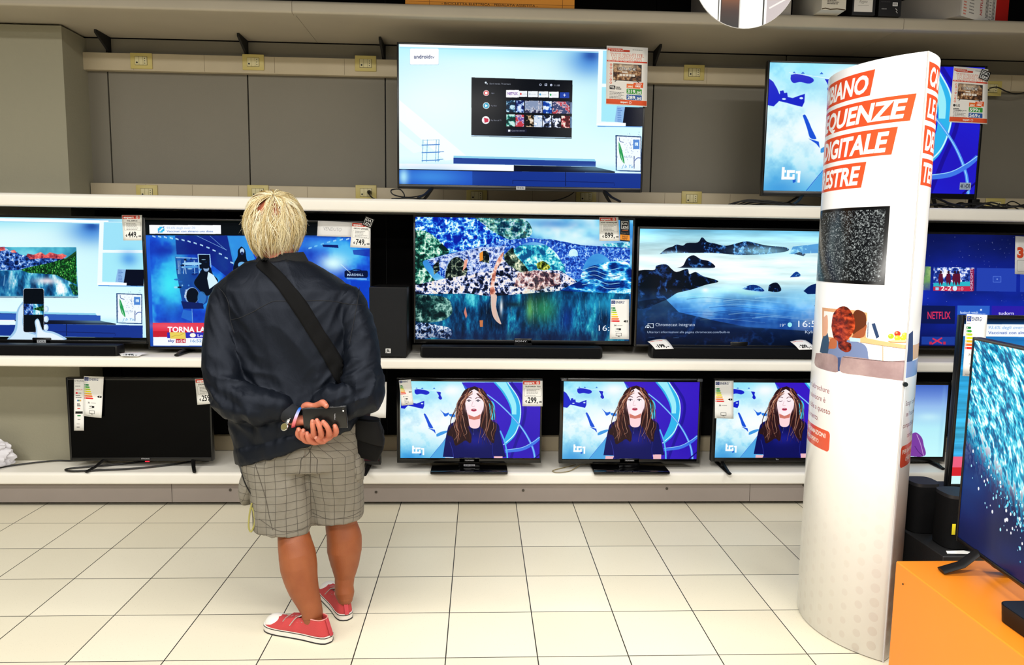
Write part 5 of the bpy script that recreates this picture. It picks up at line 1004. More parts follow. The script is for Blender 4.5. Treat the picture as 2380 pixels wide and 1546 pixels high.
c.region(spline([(1897, 822), (1925, 823), (1944, 830), (1950, 845), (1948, 866), (1920, 862), (1895, 850), (1897, 822)], 30), sofa); c.poly([(1948, 832), (1955, 832), (1953, 864), (1948, 864)], '40507c')
c.region(spline([(1955, 840), (1962, 830), (2000, 833), (2060, 841), (2119, 842), (2118, 884), (2060, 882), (2000, 874), (1955, 866), (1955, 840)], 50), sofa); c.line([(1960, 831), (2060, 841), (2112, 843), (2120, 840)], 1.8, '504044')
c.px = False
for i, (t_, xr) in enumerate((('Scopri la brochure', -270), ('se il tuo televisore è', -290), ('compatibile a questo', -258), ('cambiamento.', -330))): c.text(xr, -(905-i*38), t_, 20, '8c3434', align='r', sx=1.08)
c.rrect(-500, -766, -252, -690, 14, OR); c.text(-276, -737, 'PER INFORMAZIONI', 16, 'fff4f0', bold=.03, align='r', w=225); c.text(-318, -708, 'CHIEDI ESPERTO', 14, 'fff4f0', bold=.03, align='r', w=150)
pm_front = picmat('print_column_front', c, rough=.22, spec=.5)
c = Canvas(0, -2056, 733, 0, 1.0, 'f6f5f4'); dots(c, 20, 720)
for zt, zb, tx, x1 in ((2026, 1943, 'CAMBIANO', 400), (1928, 1844, 'LE FREQUENZE', 560), (1828, 1740, 'DEL DIGITALE', 520), (1724, 1638, 'TERRESTRE', 430)):
    c.rect(10, -zt, x1, -zb, OR); c.text(24, -(zb+13), tx, zt-zb-26, 'ffffff', bold=.035, shear=.18, w=x1-50)
c.rect(150, -1572, 620, -1309, '101012'); c.poly([(8, -1110), (733, -1110), (733, -1060), (8, -1060)], 'e0b480'); c.poly([(8, -1150), (40, -1160), (60, -1060), (8, -1010)], '3c4c74'); c.rect(8, -1056, 733, -1002, '8ca0d0')
for i, t_ in enumerate(('Scopri con la nostra brochure', 'se il tuo televisore è', 'compatibile a questo', 'cambiamento.')): c.text((26, 34, 16, 60)[i], -(905-i*38), t_, 17, '6c3030', sx=.92)
c.rrect(14, -766, 300, -690, 14, OR); c.text(28, -737, 'PER INFORMAZIONI', 14, 'fff4f0', bold=.03, w=220); c.text(60, -708, 'CHIEDI ESPERTO', 14, 'fff4f0', bold=.03, w=150)
pm_side = picmat('print_column_side', c, rough=.25, spec=.5)
tot = thing('advertising_column', 'tall white lens-shaped cardboard column with orange lettering', 'advertising column', (TS[0], TS[1], 0))
def wrap_panel(name, L, m_, rev):
    n = 48; A = larc(L, n); V = []; F = []; UV = []
    for j, z in enumerate((0, TH)):
        for i, p in enumerate(A): V.append((p[0]-TS[0], p[1]-TS[1], z+(.004 if j == 0 else 0))); UV.append(((1-i/n) if rev else i/n, j))
    for i in range(n): F.append((i, i+1, n+2+i, n+1+i))
    me = bpy.data.meshes.new(name); me.from_pydata(V, [], F); u = me.uv_layers.new(name='UVMap')
    for l in me.loops: u.data[l.index].uv = UV[l.vertex_index]
    o = link(name, me, [m_, mat('cardboard_back', 'c8b898', .8)], tot); sd = o.modifiers.new('thick', 'SOLIDIFY'); sd.thickness = .003; sd.offset = 0; return o
wrap_panel('front_panel', LM, pm_front, True); wrap_panel('side_panel', LN, pm_side, False)
MB().tube([(0, -.0015, 0), (0, -.0015, TH)], .0028, 8).build('edge_strip', mat('seam_grey', 'c2bebc', .4), tot)
MB().cyl((.002, -.004, .985), (.0, -.012, .985), .008, 12).build('rivet', m_black, tot)
cr = MB(); poly = [tuple(p-TS) for p in larc(LM, 24, -.006)]+[tuple(p-TS) for p in larc(LN, 24, -.006)[::-1]][1:-1]
cr.prism(poly, .6, .61, 'z'); cr.build('inner_spacer', mat('cardboard_back', 'c8b898', .8), tot)

# ================================================================ orange and black display stands at the right
m_or = mat('lacquer_orange', 'f28c22', .38, noise=.03, nscale=3, spec=.4)
def stand(name, label, x0, x1, y0, y1, z1, m_, cat='display stand', g=None):
    o = MB().rbox(x0, x1, y0, y1, 0, z1, .003, 1).build(name, m_); move_origin(o, ((x0+x1)/2, (y0+y1)/2, 0)); return tag(o, label, cat, g)
po = stand('display_podium', 'orange lacquered podium in the lower right corner, front edge by the column', 1.782, 2.125, -1.75, -.190, .427, m_or)
h_ = MB().cyl((1.781, -.24, .372), (1.779, -.24, .372), .0025, 8).build('screw_hole', m_slot, po); h_.location = -po.location
stand('display_podium', 'black low podium carrying two small black speakers', 2.003, 3.4, -.095, .72, .400, mat('laminate_black', '1a1a1b', .45, bump=.15, bscale=400))
stand('display_divider', 'small orange divider standing behind the two small black speakers', 2.455, 2.80, .722, .745, .372, m_or, 'divider')
def spk(label, x, y, z, w_, h_):
    t = thing('small_speaker', label, 'speaker', (x, y, z), 0, 'small black column speakers')
    def ring(r): return [(r*abs(math.cos(a))**.62*(1 if math.cos(a) > 0 else -1), r*abs(math.sin(a))**.62*(1 if math.sin(a) > 0 else -1)) for a in [2*math.pi*i/40 for i in range(40)]]
    MB().prism(ring(w_/2), .004, h_-.012, 'z').build('cabinet', mat('speaker_cloth', '0b0b0c', .85, bump=.25, bscale=900, spec=.12), t)
    MB().prism(ring(w_/2*.99), h_-.012, h_, 'z').build('top_cap', mat('speaker_top', '1b1b1e', .5), t)
    MB().prism(ring(w_/2*.9), 0, .004, 'z').build('base_ring', m_slot, t); return t
spk('small black speaker beside the white column edge', 2.064, .150, .40, .100, .187)
s2 = spk('small black speaker with a yellow sticker, partly behind the wave television', 2.102, .010, .40, .110, .192)
q = at(2217, 1231, -.047); st_ = MB().rbox(-.006, .006, -.001, .0012, -.019, .019, .0004).build('sticker', mat('sticker_yellow', 'd8c81c', .5), s2); st_.location = (q[0]-2.102, -.056, q[2]-.40)
pt = MB().prism([(-.045, -.012), (.03, -.016), (.048, -.004), (.03, .012), (-.035, .010)], 0, .0008, 'z').build('price_tag', mat('paper_white', 'eeeeea', .6)); pt.location = (2.075, -.062, .4005); tag(pt, 'small white pointed tag lying on the black podium', 'price tag')
T[14] = tv('tall news television behind the wave television, with a rainbow energy label', 2.985, .45, .455, 1.240, .719, .400, (.012, .012, .014, .020), ('ticker', art_ticker), (2060, 720, 2.578), ('plate', .5, .01, .20, .10), k=1.3)
T[15] = tv('foreground television with a breaking turquoise wave, turned toward the aisle', 1.934, -.730, .490, 1.120, .668, .427, (.009, .009, .009, .014), ('wave', art_wave), None, ('none',), rz=rad(-95.7), k=2.2, depth=.025)
for sx in (-1, 1):
    g_ = MB(); x = sx*.44
    g_.tube([(x, .010, .080), (x-sx*.0, -.045, .030), (x, -.105, .008)], [(.020, .007), (.021, .007), (.022, .007)], 10); g_.tube([(x, .014, .080), (x, .055, .030), (x, .10, .008)], [(.020, .007), (.021, .007), (.022, .007)], 10); g_.build('leg', m_matte, T[15])
sheet('energy_label', 'energy label stuck above the wave television on the news television', 'label', ((2247, 730), (2295, 732), (2285, 876), (2237, 874)), .4445, sheet_energy('71', 'G', hdr=True), GE, mname='e_ticker', curl=.001)
fb = thing('soundbar', 'black rounded soundbar with a white label on the orange podium', 'soundbar', (1.900, -.805, .427))
rr_ = .028; pts = [(-.055+rr_-rr_*math.cos(rad(t)), .240-rr_+rr_*math.sin(rad(t))) for t in range(0, 91, 15)]+[(.055-rr_+rr_*math.sin(rad(t)), .240-rr_+rr_*math.cos(rad(t))) for t in range(0, 91, 15)]+[(.055, -.240), (-.055, -.240)]
bmx = bmesh.new(); vs = [bmx.verts.new((x*.93, y*.99, .002)) for x, y in pts]; f = bmx.faces.new(vs); r_ = bmesh.ops.extrude_face_region(bmx, geom=[f]); up = [v for v in r_['geom'] if isinstance(v, bmesh.types.BMVert)]
for v in up: v.co = Vector((v.co.x/.93, v.co.y/.99, .050))
MB().bm(bmx).build('cabinet', m_matte, fb); MB().prism([(x*.96, y*.985) for x, y in pts], .0495, .0515, 'z').build('top_plate', mat('bar_top', '151b26', .5), fb)
c = Canvas(0, 0, 60, 100, 4, 'f4f4f2'); c.ell(10, 8, 4, 3, 'c8ccd8'); c.text(16, 30, '349,', 14, '20242c', bold=.03, w=30); c.fine(8, 40, 40, 6, 8, 3, '30343c')
uvquad('label', [(-.040, .155, .0520), (.05, .155, .0520), (.05, .015, .0520), (-.040, .015, .0520)], picmat('print_bar_label', c), fb)

# ================================================================ round hanging sign
hs = thing('hanging_sign', 'round hanging sign with a phone picture at the top edge', 'sign', (1.333, .2, 2.186)); hr_ = .181
c = Canvas(-1, -1, 1, 1, 240, 'fbfbfb'); c.poly([(-.46, -1), (-.08, -1), (-.08, 1), (-.46, 1)], '1c0e08'); c.vgrad(-.44, -1, -.10, 1, [(0, '7c4824'), (.75, '5c3418'), (.85, '2c1408'), (1, '0a0504')]); c.line([(-.50, -1), (-.50, 1)], .02, '303030'); c.line([(-.09, -1), (-.09, 1)], .02, 'a8a8a8')
c.rrect(-.43, -.2, -.22, .44, .08, '0c0a0a'); c.ell(-.25, .30, .03, .03, 'ffffff'); c.line([(.37, -1), (.37, 1)], .03, '282828'); c.poly([(.42, -1), (1, -1), (1, 1), (.42, 1)], 'a09aa0'); c.line([(.48, .62), (.98, .34)], .03, 'c8c4c8'); c.line([(.42, -1), (.42, 1)], .02, 'd8d8dc')
n = 56; V = [(0, -.002, hr_)]+[(hr_*math.cos(2*math.pi*i/n), -.002, hr_+hr_*math.sin(2*math.pi*i/n)) for i in range(n)]; me = bpy.data.meshes.new('printed_face'); me.from_pydata(V, [], [(0, i+1, (i+1) % n+1) for i in range(n)]); u = me.uv_layers.new(name='UVMap')
for l in me.loops: v = V[l.vertex_index]; u.data[l.index].uv = (.5+v[0]/hr_/2, .5+(v[2]-hr_)/hr_/2)
link('printed_face', me, picmat('print_round_sign', c, rough=.3), hs, False)
MB().prism([(hr_*1.004*math.cos(2*math.pi*i/n), hr_+hr_*1.004*math.sin(2*math.pi*i/n)) for i in range(n)], -.0015, .003, 'y').build('disc', mat('sign_edge', 'e0e0e0', .4), hs)
MB().tube([(-.06, 0, hr_*1.9), (-.06, 0, 1.0)], .0008, 6).build('wire', m_slot, hs); MB().tube([(.06, 0, hr_*1.9), (.06, 0, 1.0)], .0008, 6).build('wire', m_slot, hs)

# ================================================================ boxes on the topmost shelf
def carton(label, x0, y0, z0, w_, d_, h_, m_, rz=0., canvas=None, face='front', tiltx=0.):
    """x0,y0: front-left bottom corner"""
    t = thing('cardboard_box', label, 'box', (x0, y0, z0), rz); t.rotation_euler[0] = tiltx
    MB().rbox(0, w_, 0, d_, 0, h_, .002, 1).build('carton', m_, t)
    if canvas: uvquad('printed_face', [(0, -.0008, h_), (w_, -.0008, h_), (w_, -.0008, 0), (0, -.0008, 0)], canvas, t)
    return t
m_gb = mat('card_grey', '9a948c', .75, noise=.08, nscale=6); m_wb = mat('card_white', 'c4bfb4', .7, noise=.08, nscale=8); m_bb = mat('card_black', '100f10', .45); m_ob = mat('card_orange', 'c8802c', .7, noise=.06, nscale=9)
c = Canvas(0, 0, 845, 400, 1.4, 'c8842e'); c.text(180, 396, '- BICICLETTA ELETTRICA - PEDALATA ASSISTITA -', 9, '3a2408', w=480, bold=.01); c.line([(0, 386), (845, 386)], 1.5, '6c4010'); c.line([(785, 0), (785, 400)], 2, '6c4010'); c.line([(120, 0), (120, 400)], 2, '6c4010')
carton('long orange cardboard box above the large upper television', .045, 1.425, Z4+.001, .845, .5, .45, m_ob, canvas=picmat('print_bike_box', c, rough=.7))
carton('large grey cardboard box behind the round hanging sign', 1.62, 1.43, Z4+.001, .38, .5, .42, m_gb)
c = Canvas(0, 0, 125, 300, 2.4, 'cfc9ba'); c.fine(28, 252, 70, 3, 8, 4, '302c28'); c.line([(2, 296), (20, 292), (45, 297), (80, 294), (123, 298)], 5, '3c2c14')
carton('white cardboard box with a torn lower edge on the topmost shelf', 2.112, 1.330, Z4+.001, .123, .36, .30, m_wb, canvas=picmat('print_white_box', c, rough=.7))
c = Canvas(0, 0, 118, 300, 2.4, '0e0d0e'); c.rect(8, 180, 104, 284, 'dedad4'); c.text(34, 240, 'Rygeo', 15, '7c7870', shear=.3, w=42); c.line([(28, 254), (84, 252)], 1.2, '8c8880')
carton('black box with a white handwritten paper on the topmost shelf', 2.300, 1.395, Z4+.001, .118, .36, .30, m_bb, canvas=picmat('print_black_box', c, rough=.4))
c = Canvas(0, 0, 115, 300, 2.4, '0e0d0e'); c.rect(70, 232, 96, 250, 'e8e8e8'); [c.rect(73+i*2.6, 235, 74.2+i*2.6, 247, '181818') for i in range(8)]; c.fine(10, 200, 60, 3, 14, 4, '3c3a3c'); c.fine(14, 262, 40, 1, 8, 5, 'b0b0b0'); c.line([(86, 262), (96, 270), (90, 276), (98, 284)], 3, 'c8c8c8')
carton('plain black box with a small barcode on the topmost shelf', 2.440, 1.400, Z4+.001, .115, .36, .30, m_bb, canvas=picmat('print_black_box_barcode', c, rough=.4))
c = Canvas(0, 0, 440, 150, 2.2, 'dcd8d2'); c.rect(320, 0, 440, 150, 'c41c14'); c.rect(0, 0, 14, 150, 'b8b4ae'); c.fine(30, 20, 30, 9, 14, 7, 'd05038'); c.fine(80, 30, 50, 7, 15, 5, '505050'); c.text(196, 120, 'NETFLIX', 20, 'b01820', rot=-math.pi/2, w=90, bold=.02)
for k in range(2): [c.rect(225+k*60, 20+i*6, 250+k*60, 22.5+i*6, '202020') for i in range(18)]
c.fine(258, 30, 24, 8, 14, 4, '404040')
carton('slanted grey television box with a red end on the topmost shelf', 2.833, 1.354, Z4+.001, .449, .50, .155, m_gb, rz=rad(27.5), canvas=picmat('print_tv_box', c, rough=.6))

# ================================================================ cables, bag
def cable(name, label, pts, r=.0038, g=None, cat='cable', m_=None, n=40):
    o = MB().tube(spline(pts, n), r, 8).build(name, m_ or m_cable); move_origin(o, pts[0]); return tag(o, label, cat, g)
ZS = Z1+.004
t = thing('power_cable', 'black cable with a connector lying beside the white bag', 'cable', (-2.30, 1.56, Z1))
P_ = [Vector(q) for q in ((-2.155, 1.543, ZS+.006), (-2.12, 1.60, ZS+.004), (-2.03, 1.66, ZS+.004), (-1.93, 1.70, ZS+.004), (-1.84, 1.70, ZS+.004), (-1.70, 1.70, ZS+.02), (-1.5, 1.70, .30))]
MB().tube([p-t.location for p in spline([tuple(p) for p in P_], 50)] if False else [Vector(p)-t.location for p in spline([tuple(p) for p in P_], 50)], .0045, 8).build('cord', m_cable, t)
MB().tube([Vector(p)-t.location for p in ((-2.36, 1.435, ZS+.014), (-2.24, 1.495, ZS+.014), (-2.20, 1.515, ZS+.010), (-2.15, 1.545, ZS+.006))], [.014, .013, .009, .005], 12).build('connector', m_matte, t)
cable('cable_loop', 'thick black cable loop under the switched-off television', [(-1.30, 1.80, ZS+.004), (-1.50, 1.66, ZS+.004), (-1.70, 1.585, ZS+.004), (-1.765, 1.56, ZS+.004), (-1.79, 1.53, ZS+.004), (-1.74, 1.505, ZS+.004), (-1.6, 1.525, ZS+.004), (-1.42, 1.56, ZS+.004), (-1.22, 1.66, ZS+.004), (-1.10, 1.80, ZS+.004)], .0048)
mbag = mat('bag_white', 'd6d4da', .35, noise=.1, nscale=14, spec=.5)
bm_ = bmesh.new(); bmesh.ops.create_icosphere(bm_, subdivisions=5, radius=1)
for v in bm_.verts:
    d = v.co.normalized(); nz0 = mnoise.fractal(d*1.6+Vector((3, 1, 2)), .8, 2.1, 4)*.22+abs(mnoise.noise(d*3.5))*.22; r_ = 1+nz0
    v.co = Vector((d.x*.19*r_, d.y*.075*r_, max(0, d.z*.11*r_+.055)))
mb_ = MB().bm(bm_).build('plastic_bag', mbag); mb_.location = (-2.345, 1.635, Z1+.001); tag(mb_, 'crumpled white plastic bag at the left end of the lowest shelf', 'bag')
c1 = 'thin beige cable curling beside the middle newsreader television'
cable('thin_cable', c1, [(.98, 1.64, ZS), (.90, 1.58, ZS), (.84, 1.53, ZS), (.855, 1.50, ZS), (.93, 1.52, ZS), (1.0, 1.60, ZS+.01)], .0022, None, 'cable', mat('cable_beige', '8c7c50', .5))
ZT = Z3+.004; G3 = 'black cables heaped under the blue map television'; r = random.Random(9)
cable('power_cable', 'small tangled black cable loop at the left foot of the large television', [(.12, 1.60, ZT+.03), (.05, 1.52, ZT+.012), (-.02, 1.47, ZT+.02), (-.035, 1.48, ZT+.045), (.01, 1.5, ZT+.05), (.03, 1.49, ZT+.01), (-.03, 1.46, ZT), (.06, 1.45, ZT+.004), (.14, 1.47, ZT)], .0032)
cable('power_cable', 'black cord hanging behind the large upper television', [(.96, 1.60, 1.76), (.93, 1.72, 1.72), (.85, 1.80, 1.69), (.7, 1.80, ZT)], .003)
for i in range(6):
    x0 = 1.74+i*.03; y = 1.50+.03*i
    cable('tangled_cable', 'black cable in the heap left of the advertising column', [(x0, y-.02, ZT), (x0+.08, y, ZT+r.uniform(.01, .03)), (x0+.18, y+r.uniform(-.01, .01), ZT+r.uniform(.012, .035)), (x0+.32, y+r.uniform(-.01, .01), ZT+r.uniform(.004, .03)), (x0+.45, y, ZT)], r.uniform(.003, .005), 'black cables heaped left of the column')
for i in range(9):
    x0 = 2.72+r.uniform(0, .38); y = 1.44+i*.026; L_ = r.uniform(.3, .62)
    cable('tangled_cable', 'black cable in the tangled heap right of the advertising column', [(x0, y, ZT), (x0+L_*.25, y+r.uniform(-.009, .009), ZT+r.uniform(.015, .045)), (x0+L_*.5, y+r.uniform(-.009, .009), ZT+r.uniform(0, .03)), (x0+L_*.75, y+r.uniform(-.009, .009), ZT+r.uniform(.01, .045)), (x0+L_, y, ZT)], r.uniform(.003, .0048), 'black cables heaped right of the column')
ad = thing('power_adapter', 'black power adapter box standing in the cable heap', 'adapter', (3.155, 1.60, Z3)); MB().rbox(-.022, .022, -.02, .02, .0, .062, .004).build('adapter_body', m_matte, ad); MB().tube([(-.01+.016*math.cos(a), 0, .074+.016*math.sin(a)) for a in [2*math.pi*i/20 for i in range(21)]], .002, 6).build('cord_loop', m_cable, ad)
cable('power_cable', 'black cord running right from the socket beside the flyer', [tuple(at(2300, 205, 1.90)), tuple(at(2318, 203, 1.86)), tuple(at(2340, 213, 1.88)), tuple(at(2362, 218, 1.90)), tuple(at(2400, 212, 1.92))], .0036)
# ================================================================ the person
from mathutils.bvhtree import BVHTree
def remesh(name, mb, voxel, smooth=6, sfac=.5):
    me = bpy.data.meshes.new(name); me.from_pydata(mb.v, [], mb.f)
    bm = bmesh.new(); bm.from_mesh(me); bmesh.ops.recalc_face_normals(bm, faces=bm.faces[:]); bm.to_mesh(me); bm.free()
    o = bpy.data.objects.new(name, me); COL.objects.link(o)
    r_ = o.modifiers.new('r', 'REMESH'); r_.mode = 'VOXEL'; r_.voxel_size = voxel; r_.use_smooth_shade = True
    if smooth: s_ = o.modifiers.new('s', 'SMOOTH'); s_.iterations = smooth; s_.factor = sfac
    bpy.context.view_layer.update(); dg = bpy.context.evaluated_depsgraph_get()
    out = bpy.data.meshes.new_from_object(o.evaluated_get(dg)); bpy.data.objects.remove(o); out.name = name; return out
def ringloft(mb, rings, n=40, e=1.0):
    """rings: (cx, cy, z, a, b, slope) ; squarish exponent e"""
    V = []; F = []; k = len(rings)
    for cx, cy, z, a, b_, sl_ in rings:
        for j in range(n):
            t = 2*math.pi*j/n; c_, s_ = math.cos(t), math.sin(t)
            x = a*abs(c_)**e*(1 if c_ > 0 else -1); y = b_*abs(s_)**e*(1 if s_ > 0 else -1); V.append((cx+x, cy+y, z+sl_*x))
    for i in range(k-1):
        for j in range(n): F.append((i*n+j, i*n+(j+1) % n, (i+1)*n+(j+1) % n, (i+1)*n+j))
    F += [tuple(range(n-1, -1, -1)), tuple((k-1)*n+j for j in range(n))]; mb.add(V, F)
def ball(mb, c_, r_, n=16):
    r_ = r_ if hasattr(r_, '__len__') else (r_, r_, r_); V = []; F = []
    for i in range(1, n):
        p = math.pi*i/n
        for j in range(2*n): t = math.pi*j/n; V.append((c_[0]+r_[0]*math.sin(p)*math.cos(t), c_[1]+r_[1]*math.sin(p)*math.sin(t), c_[2]+r_[2]*math.cos(p)))
    m_ = 2*n
    for i in range(n-2):
        for j in range(m_): F.append((i*m_+j, (i+1)*m_+j, (i+1)*m_+(j+1) % m_, i*m_+(j+1) % m_))
    k = len(V); V += [(c_[0], c_[1], c_[2]+r_[2]), (c_[0], c_[1], c_[2]-r_[2])]
    for j in range(m_): F += [(k, j, (j+1) % m_), (k+1, (n-2)*m_+(j+1) % m_, (n-2)*m_+j)]
    mb.add(V, F)
def chain(mb, pts, rs, n=14, per=5):
    """smooth tube through points with radii, round ended"""
    k = len(pts); S_ = spline([tuple(p) for p in pts], per*(k-1)); m_ = len(S_); R2 = [np.interp(i/(m_-1)*(k-1), range(k), [q if not hasattr(q, '__len__') else q[0] for q in rs]) for i in range(m_)]
    R3 = [np.interp(i/(m_-1)*(k-1), range(k), [q if not hasattr(q, '__len__') else q[1] for q in rs]) for i in range(m_)]
    mb.tube(S_, list(zip(R2, R3)), n); ball(mb, S_[0], min(R2[0], R3[0]), 8); ball(mb, S_[-1], min(R2[-1], R3[-1]), 8)
def px(x, y, Y): return Vector(tuple(at(x, y, Y)))
def z7(x, y, Y): return px(600+x/9.917, 920+y/9.917, Y)
def hwm(p, Y): return p/FPX*(Y-CAM[1])*1.004      # photo pixels -> metres across at depth Y
PG = Vector((-.12, .25, 0))
man = thing('person', 'person from behind in navy jacket and checked shorts, holding a phone behind the back', 'person', PG)
# ---- skin
m_skin = bpy.data.materials.new('skin_tanned'); m_skin.use_nodes = True; nt = m_skin.node_tree; b = nt.nodes['Principled BSDF']; N = nt.nodes.new; Lk = nt.links.new
geo = N('ShaderNodeNewGeometry'); sep = N('ShaderNodeSeparateXYZ'); Lk(geo.outputs['Position'], sep.inputs[0])
nz = N('ShaderNodeTexNoise'); nz.inputs['Scale'].default_value = 18; nz.inputs['Detail'].default_value = 6; Lk(geo.outputs['Position'], nz.inputs['Vector'])
leg_c = mixc(nz.outputs['Fac'], lin('7c3c1a')+(1,), lin('9c5a32')+(1,)); hand_c = mixc(nz.outputs['Fac'], lin('a04c34')+(1,), lin('cc8064')+(1,))
mr = N('ShaderNodeMapRange'); mr.inputs['From Min'].default_value = .5; mr.inputs['From Max'].default_value = .6; Lk(sep.outputs[2], mr.inputs['Value'])
sk = mixc(mr.outputs['Result'], leg_c, hand_c)
n3 = N('ShaderNodeTexNoise'); n3.inputs['Scale'].default_value = 420; Lk(geo.outputs['Position'], n3.inputs['Vector'])
bp = N('ShaderNodeBump'); bp.inputs['Strength'].default_value = .25; bp.inputs['Distance'].default_value = .002; Lk(n3.outputs['Fac'], bp.inputs['Height']); Lk(bp.outputs['Normal'], b.inputs['Normal'])
Lk(sk, b.inputs['Base Color']); b.inputs['Roughness'].default_value = .48; b.inputs['Subsurface Weight'].default_value = .08; b.inputs['Subsurface Radius'].default_value = (.02, .008, .004); b.inputs['Subsurface Scale'].default_value = .5
B = MB()
def limb(rows, Ys, knee):
    pts = []; rs = []
    for (y, xl, xr), Y in zip(rows, Ys): h = hwm((xr-xl)/2, Y); pts.append(px((xl+xr)/2, y, Y)); rs.append((h, h*1.06))
    chain(B, pts, rs, 44, 5)
LY = [.24, .235, .215, .205, .195, .185, .175, .165, .155, .150]
limb([(1180, 640, 724), (1230, 647, 716), (1262, 647, 724), (1290, 649, 733), (1320, 653, 737), (1345, 661, 738), (1370, 672, 741), (1395, 687, 745), (1418, 699, 749), (1434, 702, 750)], LY, 0)
RY = [.33, .33, .325, .32, .315, .31, .305, .30, .295]
limb([(1160, 752, 834), (1215, 758, 828), (1250, 761, 839), (1280, 762, 839), (1312, 770, 833), (1343, 779, 823), (1362, 779, 821), (1378, 779, 823), (1390, 783, 821)], RY, 0)
# feet inside the shoes
fL, fR = px(735, 1462, .13), px(802, 1415, .28)
chain(B, [Vector((-.150, .140, .050)), Vector((-.21, .164, .042)), Vector((-.30, .205, .034))], [.0265, (.027, .018), (.026, .010)], 14)
chain(B, [Vector((-.086, .302, .052)), Vector((-.115, .375, .042)), Vector((-.158, .465, .034))], [.0265, (.027, .018), (.026, .010)], 14)
# thighs, pelvis, trunk, neck, head
chain(B, [px(682, 1195, .24), px(672, 1110, .265), px(680, 1030, .29)], [.056, .058, .070], 24); chain(B, [px(793, 1175, .33), px(788, 1090, .31), px(760, 1030, .29)], [.056, .056, .070], 24)
zc = lambda y, Y=.30: float(at(690, y, Y)[2])
xc = lambda x, Y=.30: float(at(x, 850, Y)[0])
ringloft(B, [(xc(702), .295, zc(1040), .150, .10, 0), (xc(700), .295, zc(980), .155, .10, 0), (xc(690), .31, zc(880), .150, .10, 0), (xc(672), .33, zc(760), .175, .105, 0), (xc(664), .345, zc(680), .180, .095, 0), (xc(655), .355, zc(635), .10, .07, 0), (xc(648), .365, zc(610), .062, .06, 0)], 30)
HC = px(638, 522, .385)                                      # centre of the skull
chain(B, [px(650, 640, .36), px(645, 590, .372), HC+Vector((0, .0, -.05))], [.066, .060, .06], 18)
ball(B, HC, (.086, .103, .103), 24); ball(B, HC+Vector((-.01, .040, -.060)), (.058, .062, .060), 16)      # cranium, jaw
fd = Vector((-.10, .99, -.08)).normalized(); rt = Vector((.995, .10, 0)); upv = Vector((0, .08, 1))
nose = HC+fd*.100+upv*-.028
chain(B, [HC+fd*.088+upv*.004, nose+upv*.006, nose+fd*.014-upv*.012], [.009, .010, .012], 10)
for s_ in (-1, 1):
    ball(B, nose+rt*s_*.009-upv*.014, .008, 8); ball(B, HC+rt*s_*.080+upv*-.020, (.010, .018, .032), 10); chain(B, [HC+fd*.078+rt*s_*.012+upv*.012, HC+fd*.074+rt*s_*.048+upv*.014], [.009, .008], 8)
    ball(B, HC+fd*.070+rt*s_*.042-upv*.030, (.024, .018, .02), 8)
chain(B, [HC+fd*.088+rt*-.022-upv*.070, HC+fd*.098-upv*.066, HC+fd*.088+rt*.022-upv*.070], [.005, .008, .005], 8); chain(B, [HC+fd*.084+rt*-.018-upv*.080, HC+fd*.094-upv*.080, HC+fd*.084+rt*.018-upv*.080], [.005, .008, .005], 8); ball(B, HC+fd*.074-upv*.106, .022, 10)
# arms inside the sleeves
chain(B, [px(545, 690, .33), px(520, 790, .27), px(545, 915, .20), px(615, 940, .15), z7(820, 545, .149)], [.046, .042, .038, .026, (.022, .016)], 16)
chain(B, [px(798, 700, .33), px(838, 800, .275), px(842, 910, .21), px(800, 935, .18), z7(1700, 560, .165)], [.036, .034, .034, .030, (.028, .022)], 16)
# left wrist, palm behind the phone, thumb over its top edge, fingers over its lower edge
chain(B, [z7(800, 540, .150), z7(900, 555, .146), z7(1020, 560, .144), z7(1200, 580, .145), z7(1420, 640, .145), z7(1600, 720, .144)], [(.029, .022), (.031, .021), (.033, .018), (.038, .015), (.040, .014), (.026, .014)], 24)
chain(B, [z7(1090, 260, .130), z7(1130, 222, .124), z7(1280, 235, .118), z7(1400, 195, .108), z7(1490, 165, .098), z7(1570, 235, .088)], [.016, .0125, .0105, .0105, .0125, .0092], 14)
FG = [([(1340, 860, .124), (1275, 935, .108), (1278, 880, .087), (1270, 760, .078), (1258, 660, .079), (1252, 590, .082)], .0096),
      ([(1480, 860, .124), (1448, 935, .104), (1455, 880, .080), (1426, 760, .070), (1388, 650, .072), (1354, 565, .078)], .0094),
      ([(1620, 850, .124), (1618, 925, .104), (1636, 870, .080), (1612, 760, .070), (1555, 670, .072), (1500, 600, .079)], .0094),
      ([(1700, 850, .126), (1760, 890, .108), (1796, 840, .090), (1792, 770, .083), (1768, 700, .085)], .0095)]
for pts, r0 in FG:
    k = len(pts); chain(B, [z7(*p) for p in pts], [r0*.95, r0*1.04, r0*1.08, r0*.96, r0*.98, r0*.80][:k] if k == 6 else [r0, r0*1.05, r0*1.08, r0, r0*.86], 16, 5)
